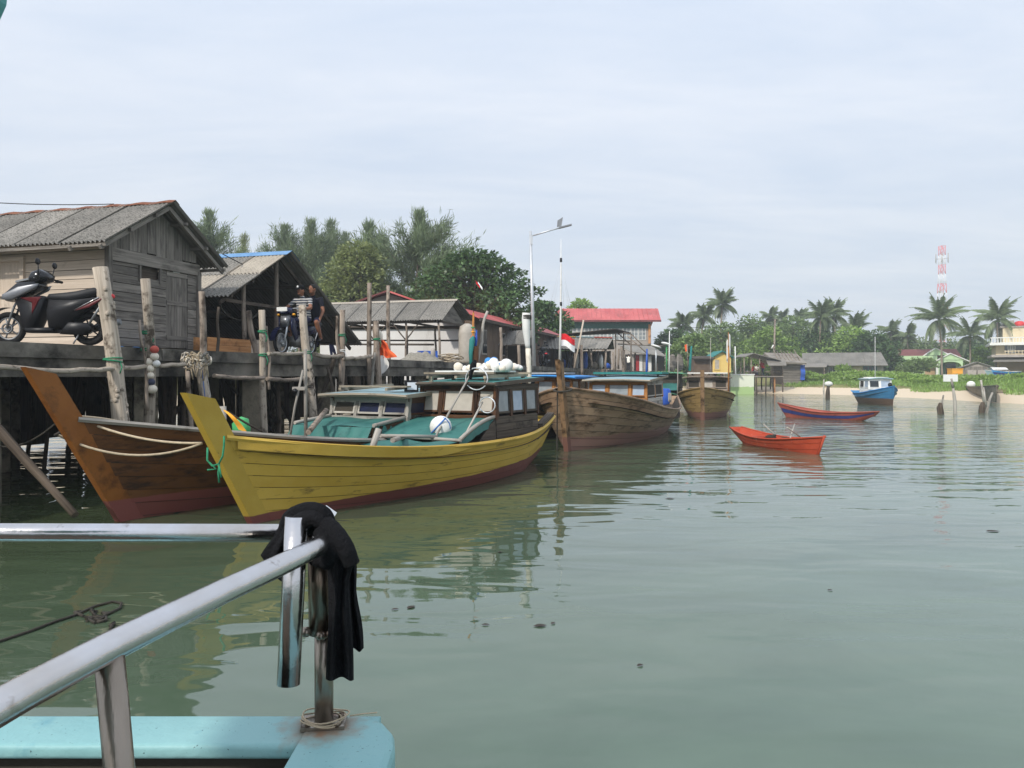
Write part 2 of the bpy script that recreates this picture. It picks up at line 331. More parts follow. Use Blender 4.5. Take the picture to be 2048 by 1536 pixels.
mat('float_white', (232, 230, 224), .55, (242, 241, 238), dirt=(186, 180, 168), dlo=.6, dhi=.75, rand=.06)
mat('float_red', (170, 78, 66), .6, rand=.05)
mat('float_navy', (52, 56, 74), .6, rand=.05)
mat('orange_cloth', (236, 92, 44), .8, (246, 120, 70), rand=.04)
mat('yellow_flag', (240, 164, 44), .7, (246, 184, 72), rand=.02)
mat('green_plastic', (64, 156, 92), .5, (84, 178, 112), rand=.04)
mat('blue_plastic', (36, 78, 170), .5, (60, 104, 194), rand=.05)
mat('white_bag', (214, 212, 208), .7, (236, 234, 230), rand=.1, bump=.3, bscale=12)
mat('red_cloth', (206, 34, 42), .8, rand=.03, bump=.05)
mat('white_cloth', (232, 232, 232), .8, rand=.03, bump=.05)
mat('black_plastic', (20, 20, 22), .4, (32, 32, 35), rand=.05, bump=.08)
mat('black_gloss', (18, 19, 23), .16, (26, 27, 32), rand=.02, bump=0, spec=.5)
mat('seat_vinyl', (26, 27, 30), .55, (38, 39, 43), rand=.03, bump=.1)
mat('rubber', (24, 24, 25), .9, (40, 39, 38), rand=.05)
mat('silver_paint', (112, 114, 118), .3, (140, 142, 146), metal=.5, rand=.02, bump=0)
mat('maroon_paint', (84, 26, 30), .3, (106, 40, 44), rand=.02, bump=0)
mat('headlamp', (210, 216, 224), .08, (228, 232, 238), rand=0, bump=0, spec=.6)
mat('engine_metal', (110, 108, 106), .5, (150, 148, 144), metal=.7, rand=.05)
mat('navy_paint', (20, 24, 52), .25, (30, 36, 70), rand=.03, bump=0)
mat('net_grey', (120, 116, 106), .95, (160, 154, 142), nscale=14, rand=.08, bump=.8, bscale=40)
mat('sand', (206, 186, 162), .95, (226, 208, 186), nscale=.6)
mat('skin', (132, 88, 66), .6, (150, 104, 80), rand=.05, bump=0)
mat('hair', (18, 16, 15), .7, rand=0, bump=0)
mat('dark_shirt', (22, 24, 34), .9, rand=.03)
mat('dark_shorts', (26, 30, 56), .9, rand=.03)
mat('white_shirt', (220, 214, 204), .9, rand=.03)
mat('red_shirt', (150, 40, 40), .9, rand=.05)
mat('orange_boat', (166, 62, 38), .6, (190, 82, 54), nscale=3, dirt=(176, 150, 130), dscale=7, dlo=.64, dhi=.72, rand=.04, zband=(-.02, 0, (176, 86, 66), .05))
mat('canoe_red', (146, 70, 58), .65, (170, 92, 76), dirt=(110, 62, 52), nscale=3, rand=.05)
mat('canoe_blue', (46, 54, 112), .6, (62, 72, 136), rand=.05)
mat('tower_red', (206, 60, 64), .6, rand=0, bump=0)
mat('tower_white', (230, 228, 228), .6, rand=0, bump=0)
mat('wire', (30, 30, 32), .7, rand=0, bump=0)
mat('palm_trunk', (124, 112, 98), .9, (156, 144, 128), nscale=3, stretch=(1, 1, 6), rand=.1)
mat('bark', (88, 76, 66), .9, (118, 104, 92), nscale=5, rand=.1)
leafm('casuarina_leaf', (118, 134, 98), .12, .3, .4, .35)
leafm('casuarina_light', (136, 146, 92), .10, .35, .4, .35)
leafm('dark_leaf', (80, 106, 62), .12, .25, .5, .45)
leafm('mid_leaf', (116, 138, 80), .18, .3, .45, .4)
leafm('bright_leaf', (138, 166, 82), .14, .35, .45, .6)
leafm('palm_leaf', (122, 138, 100), .14, .3, .4, .5)
leafm('palm_leaf_dry', (160, 150, 104), .14, .3, .35, .5)
leafm('grass_leaf', (128, 158, 78), .1, .3, .4, .3)
# ------------------------------------------------------------------ pier frame: a runs along the pier edge away from the camera, b inland from the edge
DOCK = CAM+0.485
def edge_px(px):
    s = (HZ-(682+.047*px))/.485; Y = F/s
    return Vector(((px-CX)/F*Y, Y))
D0 = edge_px(0)
_k = (1468-CX)/F; U = Vector((_k, 1)).normalized(); NB = Vector((-U.y, U.x)); UANG = math.atan2(U.y, U.x)
def DK(a, b, z=0.0):
    p = D0+U*a+NB*b; return Vector((p.x, p.y, z))
def A(px, b=0.0):
    k = (px-CX)/F; q = D0+NB*b
    return (k*q.y-q.x)/(U.x-k*U.y)
def zat(px, py, b):                      # height of a pixel that lies on the upright plane b metres behind the pier edge
    return pt(px, py, DK(A(px, b), b).y).z
# ------------------------------------------------------------------ water
def make_water():
    m = bpy.data.materials.new('sea_water'); m.use_nodes = True; nt = m.node_tree; N = nt.nodes.new; L = nt.links.new; b = nt.nodes['Principled BSDF']; MT['sea_water'] = m
    b.inputs['Roughness'].default_value = .03; b.inputs['IOR'].default_value = 1.62; b.inputs['Specular IOR Level'].default_value = .5
    tc = N('ShaderNodeTexCoord')
    def noise(sc, st, rot=0, det=3, rgh=.5, dist=0):
        mp = N('ShaderNodeMapping'); mp.inputs['Scale'].default_value = st; mp.inputs['Rotation'].default_value = (0, 0, R(rot)); L(tc.outputs['Object'], mp.inputs[0])
        n = N('ShaderNodeTexNoise'); n.inputs['Scale'].default_value = sc; n.inputs['Detail'].default_value = det; n.inputs['Roughness'].default_value = rgh; n.inputs['Distortion'].default_value = dist; L(mp.outputs[0], n.inputs['Vector']); return n
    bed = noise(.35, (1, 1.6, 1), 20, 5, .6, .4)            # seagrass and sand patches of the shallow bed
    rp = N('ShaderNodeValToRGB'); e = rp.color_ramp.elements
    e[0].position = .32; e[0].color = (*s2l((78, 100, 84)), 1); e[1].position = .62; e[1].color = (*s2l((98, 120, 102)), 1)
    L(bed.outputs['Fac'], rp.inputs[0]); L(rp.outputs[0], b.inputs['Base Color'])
    n0 = noise(.26, (.55, 1.25, 1), 6, 2, .5, .4); n1 = noise(.8, (.8, 1.9, 1), 8, 2, .45, .3); n2 = noise(2.4, (.8, 1.9, 1), -6, 2, .5, .2); n3 = noise(8, (1, 1.6, 1), 12, 2, .5)
    big = noise(.07, (1, 1.4, 1), 30, 2)
    patch = N('ShaderNodeMapRange'); patch.inputs['From Min'].default_value = .35; patch.inputs['From Max'].default_value = .65; patch.inputs['To Min'].default_value = .55; patch.inputs['To Max'].default_value = 1.25; L(big.outputs['Fac'], patch.inputs['Value'])
    sep = N('ShaderNodeSeparateXYZ'); L(tc.outputs['Object'], sep.inputs[0])
    def fade(y0, y1, lo):
        q = N('ShaderNodeMapRange'); q.inputs['From Min'].default_value = y0; q.inputs['From Max'].default_value = y1; q.inputs['To Min'].default_value = lo; q.inputs['To Max'].default_value = 1.0; L(sep.outputs['Y'], q.inputs['Value']); return q.outputs[0]
    def mul(a, b):
        q = N('ShaderNodeMath'); q.operation = 'MULTIPLY'; L(a, q.inputs[0]); L(b, q.inputs[1]); return q.outputs[0]
    def madd(a, k, c=None):
        q = N('ShaderNodeMath'); q.operation = 'MULTIPLY_ADD'; L(a, q.inputs[0]); q.inputs[1].default_value = k
        if c is not None: L(c, q.inputs[2])
        else: q.inputs[2].default_value = 0
        return q.outputs[0]
    h = madd(mul(n0.outputs['Fac'], fade(12, 30, .12)), 1.5, madd(mul(n1.outputs['Fac'], fade(10, 24, .34)), 1.3, madd(mul(n2.outputs['Fac'], fade(13, 26, .035)), .46, madd(mul(n3.outputs['Fac'], fade(13, 26, .04)), .03))))
    hm = mul(h, patch.outputs[0])
    bp = N('ShaderNodeBump'); bp.inputs['Strength'].default_value = 1.0; bp.inputs['Distance'].default_value = .075; L(hm, bp.inputs['Height']); L(bp.outputs[0], b.inputs['Normal'])
    # base colour darkened towards the pier, painting in the shade and reflection there
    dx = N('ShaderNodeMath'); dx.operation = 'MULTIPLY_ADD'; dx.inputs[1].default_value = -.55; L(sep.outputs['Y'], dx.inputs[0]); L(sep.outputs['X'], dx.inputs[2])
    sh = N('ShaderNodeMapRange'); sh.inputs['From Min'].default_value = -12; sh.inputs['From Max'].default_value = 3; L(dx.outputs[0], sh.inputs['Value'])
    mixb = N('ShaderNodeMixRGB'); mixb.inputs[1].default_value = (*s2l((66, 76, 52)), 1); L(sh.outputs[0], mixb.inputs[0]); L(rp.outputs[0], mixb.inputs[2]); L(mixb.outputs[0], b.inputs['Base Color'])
make_water()
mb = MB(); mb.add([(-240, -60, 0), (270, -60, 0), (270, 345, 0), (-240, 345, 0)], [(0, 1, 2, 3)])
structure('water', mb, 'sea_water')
# ------------------------------------------------------------------ land: one sheet behind the bay, sand by the water line, grass inland
SHORE = np.array([(400, -40), (60, 20), (36, 38), (34, 51), (34, 64), (33, 74), (25, 86), (13, 86), (2, 66), (-10, 50), (-26, 42), (-60, 36), (-300, 30)], float)
def shore_dist(X, Y):
    d = np.full(X.shape, 1e9)
    for (x0, y0), (x1, y1) in zip(SHORE[:-1], SHORE[1:]):
        ex, ey = x1-x0, y1-y0; t = np.clip(((X-x0)*ex+(Y-y0)*ey)/(ex*ex+ey*ey), 0, 1)
        d = np.minimum(d, np.hypot(X-x0-t*ex, Y-y0-t*ey))
    poly = np.vstack([SHORE, [(-300, 3000), (400, 3000)]]); ins = np.zeros(X.shape, bool)
    j = len(poly)-1
    for i in range(len(poly)):
        xi, yi = poly[i]; xj, yj = poly[j]
        c = ((yi > Y) != (yj > Y)) & (X < (xj-xi)*(Y-yi)/(yj-yi+1e-12)+xi); ins ^= c; j = i
    return np.where(ins, d, -d)
def land_z(X, Y):
    d = shore_dist(X, Y)
    w = .12*np.sin(X*.31)*np.cos(Y*.27)+.08*np.sin(X*.83+Y*.51)
    return np.where(d < 0, np.maximum(-1.2, d*.15), .75*(1-np.exp(-np.maximum(d, 0)/4.5))+.75*(1-np.exp(-np.maximum(d-3, 0)/9))+w*np.clip(d/6, 0, 1))
def lz(x, y): return float(land_z(np.array([float(x)]), np.array([float(y)]))[0])
def make_land():
    xs = np.concatenate([np.linspace(-235, -60, 20)[:-1], np.linspace(-60, 90, 101)[:-1], np.linspace(90, 265, 24)])
    ys = np.concatenate([np.linspace(24, 130, 90)[:-1], np.linspace(130, 340, 22)])
    X, Y = np.meshgrid(xs, ys, indexing='ij'); Z = land_z(X, Y); nx, ny = X.shape
    m = MB(); m.v = list(zip(X.ravel(), Y.ravel(), Z.ravel()))
    for i in range(nx-1):
        for j in range(ny-1):
            a = i*ny+j; m.f.append((a, a+ny, a+ny+1, a+1)); m.sm.append(True); m.mi.append(0); m.uv.append([(0, 0)]*4)
    mm = mat('shore_ground', (112, 112, 66), .95, (140, 138, 84), nscale=.5, dirt=(150, 128, 92), dscale=.4, dlo=.5, dhi=.62, rand=0, bump=.5, bscale=6, zband=(.62, 0, (214, 196, 170), .10))
    structure('ground', m, mm)
make_land()
# ------------------------------------------------------------------ pier
def make_pier():
    t = thing('pier', 'long weathered concrete pier on columns and timber piles beside the moored boats', 'pier', DK(0, 0), UANG)
    n = 28; seg = 3.2; a0 = -6.4
    for i in range(n):
        x0 = a0+i*seg; x1 = x0+seg-.02; wd = 8.0 if i < 9 else 3.6
        m = MB(); m.box(((x0+x1)/2, wd/2, DOCK-.11), (x1-x0, wd, .22), uvaxis=0); m.build('slab', 'concrete', t)
        m = MB(); m.box(((x0+x1)/2, .22, DOCK-.22-.145), (x1-x0+.02, .3, .28)); m.build('edge_beam', 'concrete', t)
        m = MB(); m.box(((x0+x1)/2, wd-.6, DOCK-.22-.12), (x1-x0+.02, .3, .24)); m.build('back_beam', 'concrete', t)
        m = MB(); m.box((x0+.2, wd/2, DOCK-.22-.13), (.3, wd-.9, .26)); m.build('cross_beam', 'concrete', t)
        for b in ((.55, 4.0, wd-.6) if i < 9 else (.55, wd-.6)):
            m = MB(); w = .42 if b < 1 else .34
            m.tube([(x0+.2, b, -.9), (x0+.2, b, .4), (x0+.2, b, 1.2), (x0+.2, b, DOCK-.22)], [w/2*1.45, w/2*1.38, w/2*1.34, w/2*1.3], 4, smooth=False)
            m.build('column', 'concrete_column', t)
    for i in range(90):
        a = random.uniform(-5, 26); b = random.uniform(.7, 7.2)
        m = MB(); m.tube(wob((a+random.uniform(-.5, .5), b+random.uniform(-.3, .3), -.7), (a, b, DOCK-.2), 4, .05), random.uniform(.04, .075), 6); m.build('timber_pile', 'pile_wood', t)
    for i in range(62):                     # old boards closing the landward side, with gaps
        a = -6+i*.62
        if i % 17 == 12: continue
        m = MB(); z0 = random.uniform(.05, .35); m.box((a, 7.75+random.uniform(-.04, .04), (z0+DOCK-.2)/2), (random.uniform(.5, .61), .04, DOCK-.2-z0), uvaxis=2); m.build('skirt_board', 'pile_wood', t)
    for i in range(16):
        a = random.uniform(-4, 24); b = random.uniform(.9, 6)
        m = MB(); m.tube([(a, b, random.uniform(.1, .5)), (a+random.uniform(1.2, 2.2)*random.choice((-1, 1)), b+random.uniform(-.5, .5), 1.9)], .045, 6); m.build('brace', 'pile_wood', t)
make_pier()
# ------------------------------------------------------------------ corrugated sheets and boards
def sheets(root, R0, R1, E0, E1, m, w=.95, rows=2, pitch=.105, amp=.027, lift=0.0, pick=None, name='roof_sheet'):
    """cover the slope R0-R1 (ridge) to E0-E1 (eave) with corrugated sheets, each its own part"""
    R0, R1, E0, E1 = map(Vector, (R0, R1, E0, E1)); ln = (R1-R0).length; nc = max(1, round(ln/w)); nrm = (R1-R0).cross(E0-R0).normalized()
    if nrm.z < 0: nrm = -nrm
    sl = (E0-R0).length
    for r in range(rows):
        for c in range(nc):
            u0, u1 = c/nc, (c+1)/nc+.03/nc; v0, v1 = r/rows, min(1, (r+1)/rows+.05/rows); nw = max(3, round((u1-u0)*ln/pitch)); n = nw*4
            tw = random.uniform(-.012, .012); ex = random.uniform(-.02, .03) if r == rows-1 else 0
            def fn(i, j):
                u = u0+(u1-u0)*i; v = v0+(v1-v0)*j
                p = R0.lerp(R1, u).lerp(E0.lerp(E1, u), v+ex*j)
                return p+nrm*(lift+amp*math.cos(2*math.pi*nw*i)+(.018*(1-j) if r == 0 else .0)+.03*(rows-1-r)*0+tw*i+.012*(rows-r)*j)
            b = MB(); b.grid(fn, n, 1, True, (u1-u0)*ln, (v1-v0)*sl); b.build(name, pick(r, c) if pick else m, root)
def boards(root, p0, p1, z0, z1, h, m, th=.025, holes=(), name='board', nrm=None, lean=.010):
    """horizontal weatherboards between two plan points, leaving the holes (t0,t1,z0,z1) open"""
    p0 = Vector(p0); p1 = Vector(p1); d = (p1-p0); ln = d.length; d /= ln
    nn = Vector((d.y, -d.x)) if nrm is None else Vector(nrm); z = z0
    while z < z1-.02:
        hh = min(h*random.uniform(.93, 1.07), z1-z); cuts = [(0, ln)]
        for (a, b, c, e) in holes:
            if z+hh*.5 > c and z+hh*.5 < e:
                nc = []
                for (q0, q1) in cuts:
                    if b <= q0 or a >= q1: nc.append((q0, q1)); continue
                    if a > q0: nc.append((q0, a))
                    if b < q1: nc.append((b, q1))
                cuts = nc
        for (q0, q1) in cuts:
            if q1-q0 < .05: continue
            o = random.uniform(0, lean); a = p0+d*(q0+.003)+nn*o; b = p0+d*(q1-.003)+nn*o; dz = random.uniform(-.006, .006)
            mb = MB(); mb.beam((a.x, a.y, z+hh/2+dz), (b.x, b.y, z+hh/2-dz), th, hh-.012); mb.build(name, m, root)
        z += hh
def vboards(root, p0, p1, zlo, zhi, w, m, th=.025, name='board', nrm=None):
    """upright boards; zlo, zhi are functions of the distance along the wall"""
    p0 = Vector(p0); p1 = Vector(p1); d = (p1-p0); ln = d.length; d /= ln; nn = Vector((d.y, -d.x)) if nrm is None else Vector(nrm); t = 0
    while t < ln-.03:
        ww = min(w*random.uniform(.8, 1.2), ln-t); o = random.uniform(0, .02); q0 = p0+d*(t+.004)+nn*o; q1 = p0+d*(t+ww-.006)+nn*o
        za, zb = zlo(t)+random.uniform(-.03, .03), zlo(t+ww)
        mb = MB(); mb.prism([(q0.x, q0.y, za), (q1.x, q1.y, za), (q1.x, q1.y, zhi(t+ww)), (q0.x, q0.y, zhi(t))], (nn.x*th, nn.y*th, 0))
        for i in range(len(mb.uv)): mb.uv[i] = [(mb.v[k][2]+t*3, (Vector(mb.v[k][:2])-p0).dot(d)) for k in mb.f[i]]
        mb.build(name, m, root); t += ww
def beamp(root, a, b, w, h, m, name, up=(0, 0, 1)):
    x = MB(); x.beam(a, b, w, h, up); return x.build(name, m, root)
def stick(root, a, b, r, m, name, n=5, amp=.03, r2=None):
    x = MB(); x.tube(wob(a, b, n, amp), [r+(((r2 or r*.85)-r)*i/n) for i in range(n+1)], 8, jit=.08); return x.build(name, m, root)
# ------------------------------------------------------------------ hut by the scooter
def make_hut():
    b0 = 1.5; a0 = A(218, b0); a1 = A(392, b0); w = a1-a0; fl = DOCK+.06; ln = 5.6
    t = thing('storage_hut', 'small weathered grey plank hut with closed door and rusty roof ridge', 'hut', DK(a0, b0, fl), UANG)
    ztop = zat(218, 490, b0)-fl; aR = A(350, b0-.5)-a0; zR = zat(350, 405, b0-.5)-fl; aE0 = A(213, b0-.5)-a0; zE = zat(213, 482, b0-.5)-fl
    aE1 = A(457, b0-.5)-a0; zE1 = zat(457, 536, b0-.5)-fl
    fr = MB(); fr.box((-.04, -.03, ztop/2), (.10, .10, ztop)); fr.build('corner_post', 'grey_wood', t)
    fr = MB(); fr.box((w+.03, -.03, ztop/2-.1), (.10, .10, ztop-.2)); fr.build('corner_post', 'grey_wood', t)
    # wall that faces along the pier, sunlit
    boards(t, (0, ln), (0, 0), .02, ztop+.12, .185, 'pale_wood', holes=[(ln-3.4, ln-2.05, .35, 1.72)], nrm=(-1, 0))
    win = MB()
    y0, y1, z0, z1 = 2.05, 3.4, .35, 1.75
    for yy in (y0, (y0+y1)/2, y1): win.box((-.04, yy, (z0+z1)/2), (.06, .09, z1-z0))
    for zz in (z0, z0+.72, z1): win.box((-.043, (y0+y1)/2, zz), (.05, y1-y0+.1, .09))
    wo = win.build('window', 'pale_wood', t)
    for k in range(2):
        for q in range(2):
            m = MB(); m.box((.0, y0+.34+.67*k, z0+.36+.68*q), (.02, .60, .62)); m.build('shutter', 'pale_wood', wo)
    # gable wall with the door
    d0 = A(331, b0)-a0; d1 = A(374, b0)-a0; zd = zat(350, 531, b0)-fl
    w0 = A(277, b0)-a0; w1 = A(318, b0)-a0; zw0 = zat(300, 562, b0)-fl; zw1 = zat(300, 525, b0)-fl
    boards(t, (0, 0), (w, 0), .02, ztop-.28, .175, 'grey_wood', holes=[(d0, d1, -.1, zd), (w0, w1, zw0, zw1)], nrm=(0, -1))
    beamp(t, (-.02, -.05, ztop-.16), (w+.04, -.05, ztop-.16), .03, .24, 'grey_wood', 'top_plate')
    zh = lambda s: min(zE+(zR-zE)*(s-aE0)/(aR-aE0), zR-(zR-zE1)*(s-aR)/(aE1-aR))-.07
    vboards(t, (0, 0), (w, 0), lambda s: ztop-.03, zh, .24, 'grey_wood', nrm=(0, -1))
    m = MB(); m.box(((w0+w1)/2, .06, (zw0+zw1)/2), (w1-w0, .02, zw1-zw0)); m.build('shutter', 'dark_wood', t)
    fw = MB()
    for x in (w0, w1): fw.box((x, -.03, (zw0+zw1)/2), (.05, .05, zw1-zw0+.06))
    fw.box(((w0+w1)/2, -.035, zw1), (w1-w0, .05, .05)); fw.build('window_frame', 'grey_wood', t)
    n = 4
    do = MB(); do.box(((d0+d1)/2, .035, zd/2), (d1-d0, .02, zd)); do = do.build('door', 'dark_wood', t)
    for k in range(n):
        m = MB(); wd = (d1-d0)/n; m.box((d0+wd*(k+.5), .01, zd/2+.02), (wd-.008, .025, zd-.04), uvaxis=2); m.build('door_plank', 'grey_wood', do)
    for zz in (.25, zd*.55, zd-.2): m = MB(); m.box(((d0+d1)/2, -.012, zz), (d1-d0-.02, .02, .09)); m.build('door_brace', 'grey_wood', do)
    m = MB(); m.box(((d0+d1)/2-.02, -.015, zd-.14), (.2, .006, .09)); m.build('notice', 'white_paint', do)
    bw = MB(); bw.box((w/2, ln, ztop/2), (w, .03, ztop)); bw.build('back_wall', 'dark_wood', t)
    bw = MB(); bw.box((w, ln/2, ztop/2-.1), (.03, ln, ztop-.2)); bw.build('far_wall', 'grey_wood', t)
    fo = MB(); fo.box((w/2, ln/2, -.03), (w-.02, ln, .06)); fo.build('floor_plinth', 'concrete', t)
    yb = ln+.4
    sheets(t, (aR, -.5, zR), (aR, yb, zR), (aE0, -.5, zE), (aE0, yb, zE), 'asbestos', w=1.0, rows=1)
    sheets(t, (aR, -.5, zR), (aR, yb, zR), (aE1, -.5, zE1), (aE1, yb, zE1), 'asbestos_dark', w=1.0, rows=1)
    m = MB()
    for s, (ae, ze) in ((-1, (aE0, zE)), (1, (aE1, zE1))):
        q = .07
        m.grid(lambda i, j, ae=ae, ze=ze: (aR+(ae-aR)*q*j, -.52+(yb+.5)*i, zR+.05+(ze-zR)*q*j+.012*math.sin(i*60)), 40, 1)
    m.build('ridge_cap', 'ridge_rust', t)
    for f in (0.25, .62, .97):
        for s, (ae, ze) in ((-1, (aE0, zE)), (1, (aE1, zE1))):
            p = (aR+(ae-aR)*f, -.45, zR+(ze-zR)*f-.08); beamp(t, p, (p[0], yb-.2, p[2]), .05, .06, 'grey_wood', 'purlin')
    for s in (-.35, .35):
        beamp(t, (aR, s, zR-.10), (aE0, s, zE-.10), .05, .08, 'grey_wood', 'rafter'); beamp(t, (aR, s, zR-.10), (aE1, s, zE1-.10), .05, .08, 'grey_wood', 'rafter')
    tp = single('blue_tarp', MB().grid(lambda i, j: DK(a0+.05+i*1.1, b0-.12-.22*j, DOCK+.07-.05*j+.012*math.sin(i*17+j*3)), 14, 3), 'blue_metal', 'blue sheet lying along the foot of the plank hut wall', 'tarp')
make_hut()
# ------------------------------------------------------------------ open shed behind the motorcycle riders
def make_shed2():
    b0 = 1.3; bo = b0-.3; a0 = A(460, bo)
    t = thing('open_shed', 'open timber shed with low sweeping corrugated roof and blue ridge cap', 'shed', DK(a0, b0, DOCK), UANG)
    aR = A(583, bo)-a0; zR = zat(583, 505, bo)-DOCK; zE = zat(460, 592, bo)-DOCK; aE1 = A(724, bo)-a0; zE1 = zat(724, 690, bo)-DOCK; ln = 5.4; y0 = -.3
    pick = lambda r, c: 'asbestos_new' if (r, c) in ((1, 1), (1, 2), (0, 0), (0, 3), (1, 3), (1, 4)) else 'asbestos'
    sheets(t, (aR, y0, zR), (aR, ln, zR), (0, y0, zE), (0, ln, zE), 'asbestos', w=1.0, rows=2, pick=pick)
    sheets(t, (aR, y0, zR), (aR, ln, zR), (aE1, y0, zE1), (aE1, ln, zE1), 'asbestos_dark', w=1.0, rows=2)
    m = MB()
    for ae, ze in ((0, zE), (aE1, zE1)): m.grid(lambda i, j, ae=ae, ze=ze: (aR+(ae-aR)*.10*j, y0-.02+(ln-y0)*i, zR+.05+(ze-zR)*.10*j), 20, 1)
    m.build('ridge_cap', 'ridge_blue', t)
    for f in (.3, .62, .94):
        for ae, ze in ((0, zE), (aE1, zE1)):
            p = (aR+(ae-aR)*f, y0+.05, zR+(ze-zR)*f-.07); beamp(t, p, (p[0], ln-.2, p[2]), .06, .06, 'dark_wood', 'purlin')
    for yy in (.05, 2.6, ln-.2):
        beamp(t, (aR, yy, zR-.12), (.1, yy, zE-.12), .06, .09, 'dark_wood', 'rafter'); beamp(t, (aR, yy, zR-.12), (aE1-.1, yy, zE1-.12), .06, .09, 'dark_wood', 'rafter')
        beamp(t, (.3, yy, zE-.05), (aE1*.62, yy, zE-.05), .06, .08, 'dark_wood', 'tie_beam')
    for px, yy in ((487, 0.05), (553, .15), (620, .3)):
        x = A(px, b0+yy)-a0; zz = min(zE+(zR-zE)*x/aR, zR-(zR-zE1)*(x-aR)/(aE1-aR)) if x > 0 else zE
        stick(t, (x, yy, 0), (x, yy, zz-.1), .06, 'post_wood', 'post', amp=.02)
    for x in (.3, aR, aE1-.6):
        for yy in (2.7, ln-.25):
            zz = min(zE+(zR-zE)*x/aR, zR-(zR-zE1)*(x-aR)/(aE1-aR)); stick(t, (x, yy, 0), (x, yy, zz-.1), .06, 'dark_wood', 'post')
    zt = lambda s: min(zE+(zR-zE)*s/aR, zR-(zR-zE1)*(s-aR)/(aE1-aR))-.1
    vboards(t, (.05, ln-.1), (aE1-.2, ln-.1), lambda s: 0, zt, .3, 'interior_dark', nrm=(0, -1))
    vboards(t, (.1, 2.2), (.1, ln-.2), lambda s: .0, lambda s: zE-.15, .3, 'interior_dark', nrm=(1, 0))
    for k in range(5):
        c = DK(a0+.6+.1*k, b0+.6, DOCK+zE-.3)
    r = single('rope_coil', MB().tube([DK(a0+1.0+.75*math.sin(i/12*math.pi-1.57), b0+.15, DOCK+zE-.12-.35*math.cos(i/12*math.pi-1.57)) for i in range(13)], .022, 6), 'rope_dark', 'rope slung in a loop under the open shed roof beam', 'rope')
    # sawn timber stacked in front
    k = 0
    for zz, (pa, pb, mm) in enumerate(((413, 500, 'orange_wood'), (413, 488, 'orange_wood'), (500, 560, 'pale_wood'))):
        for q in range(2):
            bb = .85+.03*zz; x0, x1 = A(pa, bb), A(pb, bb); z = DOCK+.09+.165*q+ (0.02 if zz == 2 else 0)
            if zz == 1: bb += .3; z += .0
            single('timber_board', MB().beam(DK(x0, bb, z), DK(x1, bb, z), .06, .16), mm, 'orange sawn board stacked on edge in front of the open shed' if mm == 'orange_wood' else 'pale sawn board stacked on edge behind the motorcycle front wheel', 'board', 'sawn boards stacked before the open shed')
make_shed2()
